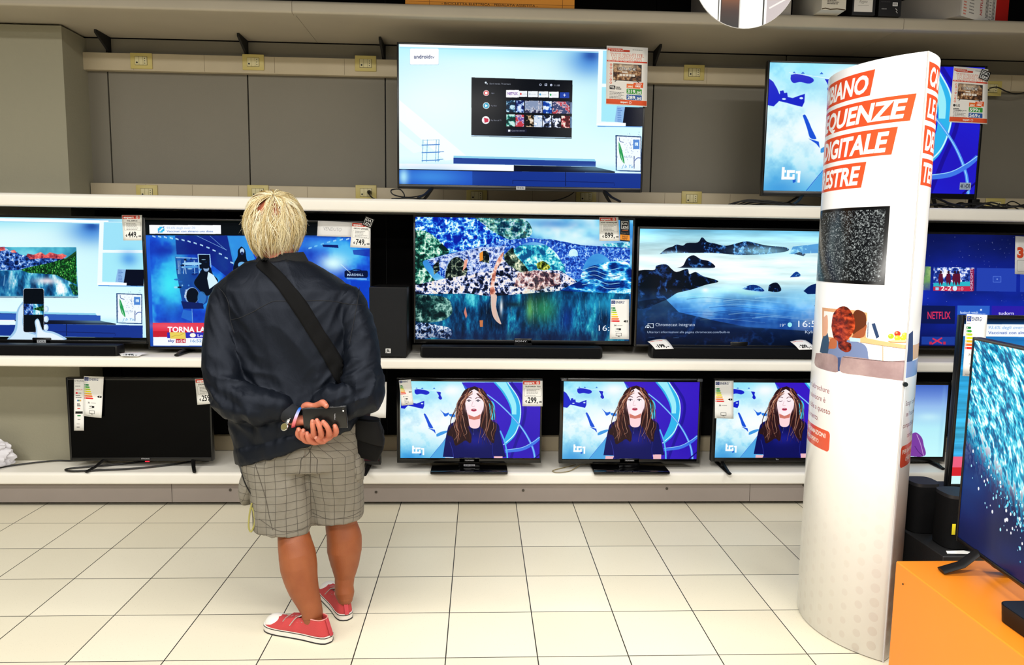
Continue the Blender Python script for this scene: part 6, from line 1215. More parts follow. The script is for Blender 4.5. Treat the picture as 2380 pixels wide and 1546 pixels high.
# right hand below: palm and four curled fingers, thumb at the side of the palm
chain(B, [z7(1700, 560, .165), z7(1660, 760, .165), z7(1560, 930, .158), z7(1440, 1010, .148)], [(.028, .022), (.030, .020), (.028, .020), (.024, .018)], 18)
chain(B, [z7(1650, 720, .160), z7(1700, 860, .138), z7(1640, 960, .118), z7(1540, 1010, .104)], [.014, .0125, .011, .010], 14)
GG = [([(1400, 1000, .150), (1180, 1030, .140), (1010, 980, .122), (915, 890, .108), (932, 775, .101)], .0096),
      ([(1420, 1020, .142), (1240, 1055, .122), (1080, 1030, .104), (1020, 920, .095), (1038, 805, .097)], .0098),
      ([(1450, 1030, .134), (1320, 1075, .108), (1200, 1040, .092), (1150, 950, .085), (1128, 870, .089)], .0098),
      ([(1560, 1000, .128), (1500, 1060, .106), (1400, 1030, .090), (1325, 960, .087)], .0090)]
for pts, r0 in GG: k = len(pts); chain(B, [z7(*p) for p in pts], [r0*1.1, r0*1.08, r0*1.05, r0*1.0, r0*.82][:k] if k == 5 else [r0*1.1, r0*1.08, r0, r0*.82], 16, 5)
me = remesh('body', B, .0019, 3, .4); me.transform(Matrix.Translation(-PG)); link('body', me, m_skin, man)
m_nail = mat('fingernail', 'cc8a76', .3)
def nail(c_, up_, r0=.0062):
    q = MB(); ball(q, (0, 0, 0), (r0*.72, .0022, r0), 8); o = q.build('fingernail', m_nail, man); o.location = c_-PG
    o.rotation_euler = (0, -up_, 0)
for x, y, Y, a in ((1246, 590, .0735, 0), (1356, 568, .0695, -.25), (1500, 606, .0695, -.35), (1772, 718, .0770, 0), (935, 790, .0925, .05), (1038, 812, .0885, 0), (1128, 880, .0800, 0), (1330, 968, .0800, -.6), (1560, 225, .0800, 2.2)): nail(z7(x, y, Y), a)
for s_ in (-1, 1):
    q = MB(); ball(q, (0, 0, 0), .0115, 12); o = q.build('eye', mat('eye_white', 'f0ece8', .2), man); o.location = HC+fd*.080+rt*s_*.030-upv*.006-PG
# ---- jacket
m_j = bpy.data.materials.new('jacket_navy'); m_j.use_nodes = True; nt = m_j.node_tree; b = nt.nodes['Principled BSDF']; N = nt.nodes.new; Lk = nt.links.new
tc = N('ShaderNodeTexCoord'); b.inputs['Base Color'].default_value = lin('070b13')+(1,); b.inputs['Roughness'].default_value = .5; b.inputs['Specular IOR Level'].default_value = .24; b.inputs['Specular Tint'].default_value = (.72, .80, 1, 1); b.inputs['Sheen Weight'].default_value = 0
n1 = N('ShaderNodeTexNoise'); n1.inputs['Scale'].default_value = 13; n1.inputs['Detail'].default_value = 4; n1.inputs['Distortion'].default_value = .8; mp = N('ShaderNodeMapping'); mp.inputs['Scale'].default_value = (1, 1, .55); mp.inputs['Rotation'].default_value = (0, .5, 0); Lk(tc.outputs['Object'], mp.inputs[0]); Lk(mp.outputs[0], n1.inputs['Vector'])
n2 = N('ShaderNodeTexNoise'); n2.inputs['Scale'].default_value = 900; Lk(tc.outputs['Object'], n2.inputs['Vector'])
ad_ = M('ADD', M('MULTIPLY', n1.outputs['Fac'], .8), M('MULTIPLY', n2.outputs['Fac'], .05)); bp = N('ShaderNodeBump'); bp.inputs['Strength'].default_value = .45; bp.inputs['Distance'].default_value = .012; Lk(ad_, bp.inputs['Height']); Lk(bp.outputs['Normal'], b.inputs['Normal'])
J = MB()
def jr(y, cx, hw, b_, Y, sl_=0): return (float(at(cx, y, Y)[0]), Y, float(at(cx, y, Y)[2]), hwm(hw, Y), b_, sl_)
ringloft(J, [jr(1000, 698, 146, .150, .305, .30), jr(970, 694, 146, .158, .305, .18), jr(920, 688, 146, .160, .315, .08), jr(850, 688, 152, .155, .328), jr(780, 682, 156, .152, .338), jr(710, 664, 158, .148, .350), jr(672, 660, 154, .135, .355), jr(645, 657, 124, .115, .360), jr(622, 654, 90, .092, .366), jr(606, 653, 64, .080, .370)], 48, .88)
TRK = BVHTree.FromPolygons(J.v, J.f)
# blouson rib hem tilting down to the left
ringloft(J, [jr(1024, 694, 144, .158, .300, .36), jr(994, 698, 149, .158, .302, .32)], 60, .88)
chain(J, [px(570, 684, .345), px(529, 702, .33), px(516, 770, .275), px(518, 850, .22), px(540, 922, .175), px(585, 942, .145), px(622, 944, .138), px(650, 947, .140)], [.050, .061, .063, .064, .066, .060, .050, .041], 28, 6)
chain(J, [px(764, 686, .345), px(808, 706, .33), px(836, 770, .285), px(843, 850, .235), px(842, 915, .190), px(815, 932, .170), px(778, 930, .170), px(752, 936, .172)], [.050, .061, .063, .063, .062, .054, .048, .040], 28, 6)
me = remesh('jacket', J, .0060, 7, .5)
# cloth folds: ridges pushed along the normals, stronger on the sleeves and around the waist
co = np.array([v.co[:] for v in me.vertices]); no = np.array([v.normal[:] for v in me.vertices]) if len(me.vertices) else None
def fold(p, rot, sc, seed):
    q = Vector(p)+Vector((seed, seed*2, 0)); c_, s_ = math.cos(rot), math.sin(rot)
    u = q.x*c_+q.z*s_; v_ = -q.x*s_+q.z*c_; return 1-abs(mnoise.noise(Vector((u*sc[0], q.y*sc[1], v_*sc[2]))))*2.2
aL = np.array(px(540, 800, .25)); eL, eR = np.array(px(560, 925, .19)), np.array(px(825, 905, .2)); axL, axR = np.array(px(560, 745, .3)), np.array(px(800, 735, .3)); wst = float(at(690, 985, .3)[2])
new = co.copy()
for i in range(len(co)):
    p = co[i]; dL = np.linalg.norm(p-eL); dR = np.linalg.norm(p-eR); w1 = math.exp(-(dL/.13)**2); w2 = math.exp(-(dR/.13)**2); w3 = math.exp(-(np.linalg.norm(p-axL)/.14)**2)+math.exp(-(np.linalg.norm(p-axR)/.14)**2); w4 = math.exp(-((p[2]-wst)/.12)**2)
    d = .0015*mnoise.noise(Vector(p)*9)
    w1, w2, w3, w4 = [max(0, q_-.05) for q_ in (w1, w2, w3, w4)]
    if w1 > 0: d += w1*.0180*fold(p, 1.05, (24, 12, 7), 1.3)+w1*.006*fold(p, .3, (40, 14, 14), 3.3)
    if w2 > 0: d += w2*.0180*fold(p, -.35, (22, 12, 9), 4.1)+w2*.006*fold(p, -1.0, (38, 14, 13), 6.3)
    if w3 > 0: d += w3*.0100*fold(p, .6*(1 if p[0] < aL[0]+.2 else -1), (24, 8, 5), 7.7)
    if w4 > 0: d += w4*.0085*fold(p, -.25, (22, 6, 5), 9.2)
    d += .0085*fold(p, .45, (10, 4, 2.4), 11.)
    new[i] = p+no[i]*(d-.003)
me.vertices.foreach_set('co', new.ravel()); me.update()
JB = BVHTree.FromPolygons([tuple(v) for v in new], [tuple(p.vertices) for p in me.polygons])
me.transform(Matrix.Translation(-PG)); jo = link('jacket', me, m_j, man)
CV = Vector(tuple(CAM))
def hit(x, y, off=.003, tree=None, Y0=.2):
    d = Vector(tuple(at(x, y, 1.)))-CV; d.normalize(); h = (tree or JB).ray_cast(CV, d)
    if h[0] is None: return px(x, y, Y0)
    return h[0]+h[1]*off
m_rib = mat('rib_knit_black', '07080a', .9, bump=.3, bscale=400)
q = MB(); rc = [(float(at(652, y, .374)[0]), Y, float(at(652, y, .374)[2]), hwm(h, .374), .070*k, s_) for y, h, Y, k, s_ in ((618, 66, .370, 1.16, .1), (607, 60, .374, 1.08, .1), (596, 54, .378, .98, .1), (590, 50, .380, .92, .1))]; ringloft(q, rc, 40)
q.build('collar', m_rib, man).location = -PG
def cuff(name, pts, rs):
    q = MB(); q.tube(pts, rs, 24); o = q.build(name, mat('rib_knit_navy', '0e131b', .8, bump=.2, bscale=500), man); o.location = -PG
cuff('cuff', [px(644, 944, .143), px(652, 948, .143), px(676, 961, .146), px(687, 967, .148)], [(.034, .030), (.043, .036), (.042, .034), (.038, .032)]); cuff('cuff', [px(762, 937, .172), px(742, 940, .170)], [(.036, .030), (.034, .028)])
def seam(name, pts, m_, r_=.0011, w_=None, tree=None):
    P_ = [hit(x, y, .0006, tree) for x, y in spline(pts, 40)]; q = MB(); q.tube(P_, r_, 6); o = q.build(name, m_, man); o.location = -PG
m_seam = mat('seam_thread', '0c0e14', .7); m_th = mat('seam_highlight', '4a5160', .7)
seam('yoke_seam', [(536, 744), (560, 738), (590, 724), (615, 710), (640, 700), (683, 701), (724, 699), (770, 700), (810, 707), (842, 709)], m_seam)
seam('sleeve_seam', [(508, 668), (522, 684), (532, 708), (536, 744), (545, 775)], m_seam); seam('sleeve_seam', [(836, 668), (830, 705), (822, 750), (812, 800)], m_seam)
# ---- crossbody bag
bag = thing('shoulder_bag', 'black crossbody bag with a wide black strap across the navy jacket', 'bag', px(850, 1010, .30))
m_bag = mat('bag_black', '070708', .75, bump=.2, bscale=500, spec=.15)
cp = spline([(604, 610), (615, 619), (635, 636), (655, 657), (673, 680), (692, 706), (709, 731), (734, 772), (752, 800), (770, 830), (784, 856), (800, 884), (818, 915), (836, 945)], 80); V = []; F = []
for i, (x, y) in enumerate(cp):
    a, b_ = cp[max(i-1, 0)], cp[min(i+1, len(cp)-1)]; tx, ty = b_[0]-a[0], b_[1]-a[1]; L_ = math.hypot(tx, ty); nx_, ny_ = -ty/L_, tx/L_; hw = 13+5*min(1, i/30)
    for j in range(7): u_ = (j/6-.5)*2; a1 = hit(x+nx_*hw*u_, y+ny_*hw*u_, .0045); a2 = hit(x+nx_*hw*u_, y+ny_*hw*u_, .012, TRK, .2); V.append((a2 if i > 30 and (a1-CV).length < (a2-CV).length-.028 else a1)-bag.location)
for i in range(len(cp)-1):
    for j in range(6): F.append((i*7+j, i*7+j+1, (i+1)*7+j+1, (i+1)*7+j))
o = MB().add(V, F).build('strap', mat('strap_black', '070708', .8, bump=.15, bscale=700, spec=.15), bag); sd = o.modifiers.new('t', 'SOLIDIFY'); sd.thickness = .0025; sd.offset = -1
q = MB(); ringloft(q, [(0, 0, .065, .050, .030, -.1), (.006, 0, .02, .062, .042, -.15), (.006, 0, -.04, .060, .042, -.25), (-.002, 0, -.085, .048, .03, -.3)], 28, .7); q.build('pouch', m_bag, bag)
q = MB(); ringloft(q, [(.002, -.012, .060, .052, .030, -.1), (.012, -.014, .0, .060, .040, -.25), (.012, -.012, -.02, .058, .036, -.3)], 28, .7); q.build('flap', mat('bag_flap', '0a0a0b', .7, spec=.2), bag)
# ---- shorts
m_s = bpy.data.materials.new('shorts_checked'); m_s.use_nodes = True; nt = m_s.node_tree; b = nt.nodes['Principled BSDF']; N = nt.nodes.new; Lk = nt.links.new
uvn = N('ShaderNodeUVMap'); uvn.uv_map = 'UVMap'; wp = N('ShaderNodeTexNoise'); wp.inputs['Scale'].default_value = 9; tc = N('ShaderNodeTexCoord'); Lk(tc.outputs['Object'], wp.inputs['Vector'])
sp = N('ShaderNodeSeparateXYZ'); Lk(uvn.outputs[0], sp.inputs[0])
def gl(axis, per, off, wd):
    q_ = M('ADD', M('DIVIDE', sp.outputs[axis], per), off); q_ = M('ADD', q_, M('MULTIPLY', wp.outputs['Fac'], .35)); return M('LESS_THAN', M('ABSOLUTE', M('SUBTRACT', M('FRACT', q_), .5)), wd)
ln = M('MAXIMUM', gl(0, .0355, 0, .026), gl(1, .0275, 0, .034)); ds = M('GREATER_THAN', M('SINE', M('MULTIPLY', M('ADD', sp.outputs[0], sp.outputs[1]), 1500)), .1)
l2 = M('MULTIPLY', M('MAXIMUM', gl(0, .0355, .12, .013), gl(1, .0275, .15, .016)), ds)
n1 = N('ShaderNodeTexNoise'); n1.inputs['Scale'].default_value = 14; n1.inputs['Detail'].default_value = 5; Lk(tc.outputs['Object'], n1.inputs['Vector'])
cb_ = mixc(n1.outputs['Fac'], lin('6c675c')+(1,), lin('898479')+(1,)); cb_ = mixc(M('MULTIPLY', l2, .6), cb_, lin('5c564e')+(1,)); cb_ = mixc(M('MULTIPLY', ln, .82), cb_, lin('35302c')+(1,)); Lk(cb_, b.inputs['Base Color']); b.inputs['Roughness'].default_value = .85
n2 = N('ShaderNodeTexNoise'); n2.inputs['Scale'].default_value = 22; n2.inputs['Detail'].default_value = 3; Lk(tc.outputs['Object'], n2.inputs['Vector']); bp = N('ShaderNodeBump'); bp.inputs['Strength'].default_value = .6; bp.inputs['Distance'].default_value = .010; Lk(n2.outputs['Fac'], bp.inputs['Height']); Lk(bp.outputs['Normal'], b.inputs['Normal'])
Sx = MB()
ringloft(Sx, [jr(1078, 698, 138, .132, .29), jr(1040, 698, 138, .136, .295), jr(1000, 706, 130, .128, .30, .10), jr(965, 712, 120, .115, .305, .15)], 48, .85)
chain_rows = lambda rows: [jr(y, cx, hw, bb, Y, s_) for y, cx, hw, bb, Y, s_ in rows]
ringloft(Sx, chain_rows([(1230, 657, 65, .092, .238, -.08), (1200, 656, 68, .095, .242, -.06), (1150, 652, 73, .102, .252, 0), (1100, 648, 79, .112, .268, 0), (1060, 645, 84, .122, .28, 0)]), 40, .9)
ringloft(Sx, chain_rows([(1203, 782, 63, .090, .318, .06), (1170, 782, 65, .095, .316, .04), (1120, 778, 65, .105, .308, 0), (1080, 772, 68, .115, .302, 0), (1050, 768, 70, .122, .30, 0)]), 40, .9)
me = remesh('shorts', Sx, .0065, 4, .5); co = np.array([v.co[:] for v in me.vertices]); no = np.array([v.normal[:] for v in me.vertices]); new = co.copy()
zH = float(at(700, 1235, .24)[2]); zCr = float(at(719, 1062, .2)[2]); xCr = float(at(720, 1100, .22)[0])
for i in range(len(co)):
    p = co[i]; side = 1 if p[0] > xCr else -1; d = .0045*fold(p, .12*side, (20, 10, 3.5), 2.2)+.004*fold(p, .9*side, (16, 8, 6), 5.5)*math.exp(-((p[2]-zCr)/.09)**2)
    new[i] = p+no[i]*(d-.002)
me.vertices.foreach_set('co', new.ravel()); me.update()
axl, axr = np.array([float(at(650, 1150, .25)[0]), .252]), np.array([float(at(782, 1130, .32)[0]), .318]); axc = (axl+axr)/2
uvl = me.uv_layers.new(name='UVMap')
def suv(p):
    a = axl if p[0] < xCr else axr
    if p[2] > zCr: t = min(1, (p[2]-zCr)/.10); a = a*(1-t)+axc*t
    else: t = 0
    return (math.atan2(p[0]-a[0], -(p[1]-a[1]))*(.102+.03*t), p[2]+.12*(p[0]-xCr)*(1 if p[0] > xCr else -1)*(1 if p[2] > zCr else .5))
UVc = [suv(p) for p in new]
for l in me.loops: uvl.data[l.index].uv = UVc[l.vertex_index]
SB_ = BVHTree.FromPolygons([tuple(v) for v in new], [tuple(p.vertices) for p in me.polygons])
me.transform(Matrix.Translation(-PG)); link('shorts', me, m_s, man)
m_s2 = mat('shorts_plain', 'aaa292', .85, bump=.5, bscale=60)
for pts in (([(720, 1042), (722, 1060), (721, 1090), (722, 1130), (722, 1170), (723, 1198)]), ([(594, 1082), (606, 1120), (618, 1160), (626, 1200), (634, 1232)]), ([(700, 1066), (715, 1056), (724, 1040), (730, 1024)])): seam('shorts_seam', pts, mat('shorts_seam', '4c463e', .8), .0012, None, SB_)
seam('hem_stitching', [(602, 1206), (640, 1231), (668, 1236), (700, 1230), (716, 1222)], mat('shorts_seam', '4c463e', .8), .0008, None, SB_); seam('hem_stitching', [(726, 1192), (760, 1206), (790, 1205), (820, 1198), (838, 1188)], mat('shorts_seam', '4c463e', .8), .0008, None, SB_)
def pocket(name, cx, cy, Y, rx, ry, rz_, tilt):
    q = MB(); ball(q, (0, 0, 0), (rx, rz_, ry), 20); o = q.build(name, m_s, man); me_ = o.data
    for v in me_.vertices: v.co += v.normal*(.006*fold(v.co, .5, (40, 20, 14), 3.)-.003)
    u = me_.uv_layers.new(name='UVMap')
    for l in me_.loops: p = me_.vertices[l.vertex_index].co; u.data[l.index].uv = (p.x+p.y, p.z)
    o.location = px(cx, cy, Y)-PG; o.rotation_euler = (0, tilt, 0)
pocket('cargo_pocket', 582, 1122, .255, .034, .085, .070, .20); pocket('cargo_pocket', 832, 1080, .30, .022, .075, .065, -.08)
q = MB(); q.tube(spline([tuple(px(x, y, Y)) for x, y, Y in ((556, 1078, .20), (562, 1100, .188), (568, 1120, .184), (578, 1140, .184), (586, 1152, .188))], 24), .0022, 8); q.build('zipper', m_black, man).location = -PG
q = MB(); q.tube(spline([tuple(px(x, y, .178)) for x, y in ((585, 1170), (580, 1195), (578, 1225), (584, 1236), (592, 1215), (590, 1192), (586, 1180))], 24), (.006, .0012) and .0032, 8); q.build('drawstring_tab', mat('tab_olive', '9a9450', .8), man).location = -PG
# ---- hair
m_hair = bpy.data.materials.new('hair_blond_grey'); m_hair.use_nodes = True; nt = m_hair.node_tree; b = nt.nodes['Principled BSDF']; N = nt.nodes.new; Lk = nt.links.new
at_ = N('ShaderNodeAttribute'); at_.attribute_name = 'tone'; cr_ = N('ShaderNodeValToRGB'); el = cr_.color_ramp.elements; el[0].position = 0; el[0].color = lin('6e5228')+(1,); el[1].position = 1; el[1].color = lin('f8f2da')+(1,)
e_ = el.new(.35); e_.color = lin('b89a5c')+(1,); e_ = el.new(.7); e_.color = lin('dfd0a0')+(1,); Lk(at_.outputs['Fac'], cr_.inputs[0]); Lk(cr_.outputs[0], b.inputs['Base Color']); b.inputs['Roughness'].default_value = .42; b.inputs['Specular IOR Level'].default_value = .6
m_cap = mat('hair_under', 'a8884e', .8, noise=.3, nscale=60, bump=.8, bscale=260)
rnd = random.Random(21); CR = HC+Vector((.012, -.045, .088))              # crown whorl
HR = Vector((.0925, .110, .108))
def onhead(th, ph, k=1.):      # th from the crown axis, ph around
    ax_ = Vector((.10, -.40, .91)).normalized(); e1 = ax_.orthogonal().normalized(); e1 = (Vector((1, 0, 0))-ax_*ax_.x).normalized(); e2 = ax_.cross(e1)
    d = ax_*math.cos(th)+(e1*math.cos(ph)+e2*math.sin(ph))*math.sin(th); return d, HC+Vector((d.x*HR.x*k, d.y*HR.y*k, d.z*HR.z*k))
zmin_back = float(at(640, 603, .33)[2])
V = []; F = []; TN = []
def strand(path, r0, tone):
    q = MB(); q.tube(path, [r0*(1-.75*(i/(len(path)-1))**1.5) for i in range(len(path))], 4, False); o_ = len(V); V.extend(q.v); F.extend([tuple(i+o_ for i in f) for f in q.f]); TN.extend([min(1, max(0, tone+rnd.uniform(-.04, .04)+.0*i)) for i in range(len(q.v))])
for c_i in range(850):
    th0 = abs(rnd.gauss(0, .60))+.04 if c_i % 3 else rnd.uniform(.5, 1.75); th0 = min(th0, 1.8); ph = rnd.uniform(0, 2*math.pi); d0, p0 = onhead(th0, ph)
    if d0.y > .55 and d0.z < .35: continue
    # a thin patch at the crown lets the scalp show
    bald = min(1, math.exp(-(((p0.x-HC.x+.020)/.022)**2+((p0.z-HC.z-.068)/.020)**2)*.8)+math.exp(-(((p0.x-HC.x-.034)/.017)**2+((p0.z-HC.z-.052)/.026)**2)*.8)) if p0.y < HC.y+.02 else 0
    if rnd.random() < bald*.97: continue
    tw = rnd.uniform(-.45, .45)+.25*math.sin(ph*3+1); ln_ = rnd.uniform(.75, 1.7); tone0 = min(1, max(0, rnd.gauss(.68, .24))); wob = rnd.uniform(0, 6.3); wa = rnd.uniform(.03, .13); vol0 = rnd.uniform(.0, .20)*(1-bald); flip = rnd.uniform(-.010, .022)
    z_end = zmin_back+rnd.uniform(-.014, .045)
    for h_ in range(7 if rnd.random() < .8 else 3):
        n_ = 10; path = []; dph = rnd.gauss(0, .055); dth = rnd.gauss(0, .05); k0 = rnd.uniform(1.0, 1.08); conv = rnd.uniform(.2, .9)
        for i in range(n_):
            t = i/(n_-1); th = th0+dth+ln_*t; d, p = onhead(min(max(th, .05), 2.6), ph+dph*(1-conv*t)+tw*t+wa*math.sin(wob+t*6), k0+vol0*math.sin(min(1, t*1.3)*math.pi*.62))
            if th > 1.6: p = Vector((p.x+(HC.x-p.x)*.16*(th-1.6), p.y-flip*(th-1.6), p.z-(th-1.6)*.042))
            if p.y > HC.y+.075: p.z = max(p.z, HC.z+.045)
            if p.z < z_end: break
            path.append(p)
        bl = max([min(1, math.exp(-(((q_.x-HC.x+.018)/.017)**2+((q_.z-HC.z-.062)/.013)**2)*.8)+math.exp(-(((q_.x-HC.x-.034)/.013)**2+((q_.z-HC.z-.050)/.020)**2)*.8)) if q_.y < HC.y+.02 else 0 for q_ in path] or [0])
        if rnd.random() < min(.93, bl*1.25): continue
        if len(path) > 3: strand(path, rnd.uniform(.0005, .0011), min(1, max(0, tone0+rnd.gauss(0, .07))))
for s_ in range(170):       # loose flyaway hairs
    ph = rnd.uniform(0, 6.28); th0 = rnd.uniform(.2, 1.5); d0, p0 = onhead(th0, ph, 1.08)
    if d0.y > .6: continue
    strand([p0+d0*.004*i+Vector((0, 0, -.0035*i))+Vector((rnd.uniform(-1, 1), rnd.uniform(-1, 1), rnd.uniform(-1, 1)))*.0012*i for i in range(7)], .0004, .95)
me = bpy.data.meshes.new('hair'); me.from_pydata([tuple(Vector(v)-PG) for v in V], [], F); a_ = me.attributes.new('tone', 'FLOAT', 'POINT'); a_.data.foreach_set('value', TN)
hair = link('hair', me, m_hair, man); hair['kind'] = 'stuff'
q = MB(); ball(q, tuple(HC), (.0905, .1075, .1070), 40); q2 = MB(); keep = []
me = bpy.data.meshes.new('hair_roots'); me.from_pydata(q.v, [], q.f); bm = bmesh.new(); bm.from_mesh(me); dele = []
for v in bm.verts:
    p = v.co; bald = ((p.x-HC.x-.008)/.050)**2+((p.z-HC.z-.058)/.026)**2 < 1 and p.y < HC.y+.04
    if bald or (p.y > HC.y+.060 and p.z < HC.z+.045) or p.z < HC.z-.085: dele.append(v)
    else: v.co += v.normal*.004*mnoise.noise(v.co*40)
bmesh.ops.delete(bm, geom=dele, context='VERTS'); bm.to_mesh(me); bm.free(); me.transform(Matrix.Translation(-PG)); link('hair_roots', me, m_cap, man)
# ---- bracelet, watch, phone
q = MB(); A0, A1 = z7(965, 290, .125), z7(820, 720, .125); cB = (A0+A1)/2; axd = (A0-A1).normalized(); dep = Vector((0, 1, 0)); rr0 = (A0-A1).length/2
V = []; F = []; n_ = 40; wv = Vector((.0062, 0, .002))
for i in range(n_):
    a = 2*math.pi*i/n_; c_ = cB+axd*rr0*1.02*math.cos(a)+dep*.029*math.sin(a)+Vector((0, .006, 0)); out = (axd*math.cos(a)*rr0+dep*.029*math.sin(a)).normalized()
    for s1, s2 in ((-1, 0), (-1, 1), (1, 1), (1, 0)): V.append(c_+wv*s1+out*.0022*s2-PG)
for i in range(n_):
    for j in range(4): F.append((i*4+j, i*4+(j+1) % 4, ((i+1) % n_)*4+(j+1) % 4, ((i+1) % n_)*4+j))
m_br = bpy.data.materials.new('bracelet_rubber'); m_br.use_nodes = True; nt = m_br.node_tree; b = nt.nodes['Principled BSDF']; N = nt.nodes.new; Lk = nt.links.new; geo = N('ShaderNodeNewGeometry'); sep = N('ShaderNodeSeparateXYZ'); Lk(geo.outputs['Position'], sep.inputs[0]); mr = N('ShaderNodeMapRange'); mr.inputs['From Min'].default_value = A1.z; mr.inputs['From Max'].default_value = A0.z; Lk(sep.outputs[2], mr.inputs['Value']); cr_ = N('ShaderNodeValToRGB'); el = cr_.color_ramp.elements; el[0].color = lin('e05064')+(1,); el[1].color = lin('1c6cd0')+(1,); e_ = el.new(.45); e_.color = lin('ec8894')+(1,); e_ = el.new(.7); e_.color = lin('b8b0d8')+(1,); Lk(mr.outputs[0], cr_.inputs[0]); Lk(cr_.outputs[0], b.inputs['Base Color']); b.inputs['Roughness'].default_value = .4
MB().add(V, F).build('bracelet', m_br, man)
wc = z7(625, 725, .100); q = MB(); q.lathe([(.0135, 0), (.0145, .002), (.0145, .006), (.0125, .008)], n=28); o = q.build('wristwatch', mat('watch_steel', 'b8b8b4', .25, 1.), man); o.location = wc-PG; o.rotation_euler = (rad(62), rad(8), rad(-25))
f2 = MB(); f2.lathe([(.0118, .0), (.0118, .0012)], n=24); d_ = f2.build('watch_face', mat('watch_olive', '5c5418', .3), o); d_.location = (0, 0, .0075)
s2 = MB(); s2.rbox(-.0085, .0085, .013, .034, .001, .004, .001); s2.build('watch_band', mat('watch_steel', 'b8b8b4', .25, 1.), o)
ph_ = thing('smartphone', 'black smartphone held in the hands behind the back', 'phone', px(755, 972, .104))
P4 = [px(703, 947, .104), px(805, 944, .104), px(808, 992, .104), px(706, 1000, .104)]; ux = ((P4[1]-P4[0])+(P4[2]-P4[3])).normalized(); uz = ((P4[0]-P4[3])+(P4[1]-P4[2])).normalized(); uz = (uz-ux*uz.dot(ux)).normalized(); uy = uz.cross(ux); W_, H_ = (P4[1]-P4[0]).length, ((P4[0]-P4[3]).length+(P4[1]-P4[2]).length)/2
Mx = Matrix([[ux[i], uy[i], uz[i], 0] for i in range(3)]+[[0, 0, 0, 1]])
MB().rbox(-W_/2, W_/2, -.0005, .0082, -H_/2, H_/2, .0035, 3).xf(Mx).build('phone_case', mat('phone_black', '0d0d0e', .33), ph_)
MB().rbox(-W_/2-.0006, W_/2+.0006, .003, .0055, -H_/2-.0006, H_/2+.0006, .0012, 2).xf(Mx).build('metal_rim', mat('rim_grey', '8a8c90', .2, .9), ph_)
q = MB(); q.cyl((W_/2-.010, -.0002, H_/2-.016), (W_/2-.010, -.0018, H_/2-.016), .0028, 14); q.xf(Mx).build('flash_lamp', mat('flash_white', 'f0f0ec', .2), ph_)
q = MB(); q.cyl((W_/2-.010, -.0002, H_/2-.008), (W_/2-.010, -.0018, H_/2-.008), .0032, 14); q.xf(Mx).build('camera_lens', mat('lens_black', '050508', .05), ph_)
c = Canvas(0, 0, 60, 24, 5, '0d0d0e'); c.text(4, 19, 'Wiko', 16, 'b8b8bc', shear=.15, w=50)
uvquad('brand_logo', [Mx @ Vector(p) for p in ((.035+.0035, -.0009, .016), (.035+.0035, -.0009, -.010), (.035-.0045, -.0009, -.010), (.035-.0045, -.0009, .016))], picmat('print_phone_logo', c), ph_)
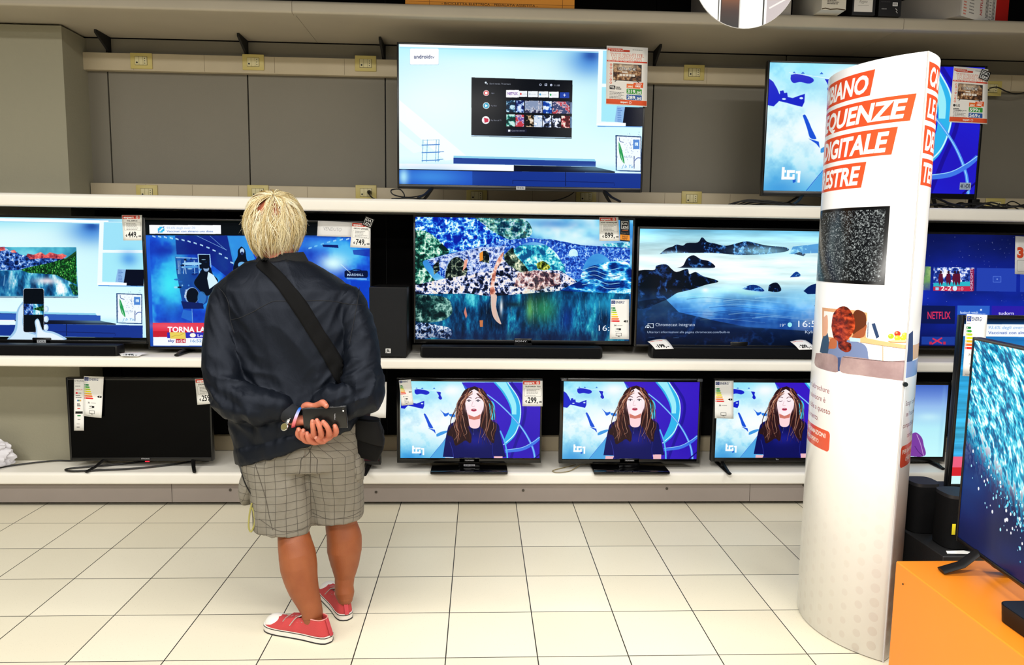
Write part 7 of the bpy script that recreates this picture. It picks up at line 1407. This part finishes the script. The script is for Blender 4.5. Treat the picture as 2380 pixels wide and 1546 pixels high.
# ---- sneakers
m_cv = mat('canvas_coral', 'cc4446', .8, noise=.10, nscale=14, bump=.5, bscale=900); m_rub = mat('rubber_white', 'e6e2da', .5, noise=.06, nscale=40); m_toe = mat('toe_cap_white', 'ece8e0', .4); m_ln = mat('stripe_black', '15151a', .6); m_lace = mat('lace_grey', 'a8a49c', .8); m_trim = mat('canvas_trim', 'dc9890', .8)
SOLE = [(0, .0), (.012, .024), (.045, .033), (.10, .034), (.16, .040), (.21, .046), (.25, .045), (.275, .034), (.287, .012), (.290, 0)]
def outline(k=1., n=48, grow=0.):
    up_ = spline([(x, y) for x, y in SOLE], n//2); L_ = [(x, (y+grow if y > .001 else y)) for x, y in up_]; pts = L_+[(x, -y) for x, y in L_[::-1][1:-1]]
    return [(.145+(x-.145)*(1+grow*6)*k, y*k) for x, y in pts]
def shoe(label_toe, heel, toe):
    o = bpy.data.objects.new('sneaker', None); COL.objects.link(o); o.parent = man; d = Vector(toe)-Vector(heel); o.location = Vector((heel[0], heel[1], 0))-PG; o.rotation_euler = (0, 0, math.atan2(d.y, d.x)); o.empty_display_size = .05; s_ = d.length/.290; o.scale = (s_, s_, s_)
    a = outline(1); MB().prism(a, .001, .026, 'z').build('sole', m_rub, o)
    MB().prism(outline(1, grow=.0008), .021, .0235, 'z').build('stripe', m_ln, o); MB().prism(outline(1, grow=.0008), .0005, .005, 'z').build('outsole', m_ln, o)
    # canvas upper: lofted from the sole outline to the ankle opening
    U = outline(.97); n_ = len(U); V = []; F = []
    def upper(x, y, t):       # t 0..1 bottom to top
        h = .026+(.058 if x < .09 else .058-.030*min(1, (x-.09)/.13))*1.0; cx_ = .065 if x < .10 else x
        z = .024+t*(h-.024+.030*math.exp(-((x-.02)/.05)**2)*0); k = 1-.42*t**2.2 if x > .10 else 1-.16*t
        if x > .21: k = 1-.75*t**2
        return (.065+(x-.065)*(1-.30*t) if x < .12 else x-.012*t*(x > .2)*3, y*k, z)
    rows = 8
    for r_ in range(rows+1):
        for (x, y) in U: V.append(upper(x, y, r_/rows))
    for r_ in range(rows):
        for i in range(n_): F.append((r_*n_+i, r_*n_+(i+1) % n_, (r_+1)*n_+(i+1) % n_, (r_+1)*n_+i))
    top = [i for i in range(n_)]; tp = rows*n_
    # close the vamp over the toes, leave the ankle open
    half = n_//2
    for i in range(half):
        j = (n_-i) % n_; i2 = i+1; j2 = (n_-i2) % n_
        if U[i][0] > .115 and i2 <= half: F.append((tp+i, tp+i2, tp+j2, tp+j) if j != j2 and i2 != j2 else (tp+i, tp+i2, tp+j))
    me_ = MB().add(V, F); uo = me_.build('canvas_upper', m_cv, o); sd = uo.modifiers.new('t', 'SOLIDIFY'); sd.thickness = .0025; sd.offset = -1
    q = MB(); ball(q, (.238, 0, .022), (.050, .0415, .034), 16); q.v = [(x, y, max(z, .012)) for x, y, z in q.v]; q.build('toe_cap', m_toe, o)
    ring = [V[tp+i] for i in range(n_) if U[i][0] <= .118]; ring = sorted(ring, key=lambda p: math.atan2(p[1], p[0]-.11)); ring = [p for p in ring]
    opn = [p for p in [V[tp+i] for i in range(half+1)] if p[0] < .125]; oth = [(x, -y, z) for x, y, z in opn[::-1]]
    MB().tube([Vector(p) for p in oth[:-1]+opn], .0018, 6).build('collar_trim', m_trim, o)
    hs_ = MB(); hs_.rbox(-.0022, .0016, -.008, .008, .026, .083, .0008, 1); hs_.v = [(x+(z-.026)*.36, y, z) for x, y, z in hs_.v]; hs_.build('heel_strip', mat('heel_coral', 'b83c44', .8), o)
    tg = MB(); tg.rbox(.10, .19, -.018, .018, .060, .066, .003); tg.v = [(x, y, z-(x-.10)*.18+.004) for x, y, z in tg.v]; tg.build('tongue', mat('tongue_coral', 'c87460', .8), o)
    for k in range(5):
        x = .110+k*.019; z = .078-(x-.10)*.25; MB().tube(spline([(x-.004, -.024, z-.010), (x, -.008, z+.001), (x+.005, .008, z+.001), (x+.010, .024, z-.010)], 12), .0028, 6).build('lace', m_lace, o)
        for y in (-.025, .025): MB().lathe([(.0016, 0), (.0034, 0), (.0034, .0014), (.0016, .0014)], (x, y, z-.011), 12).build('eyelet', mat('eyelet_metal', 'c8c4bc', .3, .8), o)
    for s2_ in (-1, 1): MB().tube(spline([(.115, s2_*.004, .081), (.100, s2_*.016, .094), (.118, s2_*.030, .086), (.130, s2_*.014, .080)], 16), .0019, 6).build('lace', m_lace, o); MB().tube(spline([(.118, s2_*.006, .080), (.135, s2_*.026, .076), (.150, s2_*.044, .052)], 10), .0017, 6).build('lace', m_lace, o)
    return o
shoe('l', (-.093, .110), (-.358, .232)); shoe('r', (-.066, .262), (-.196, .520))
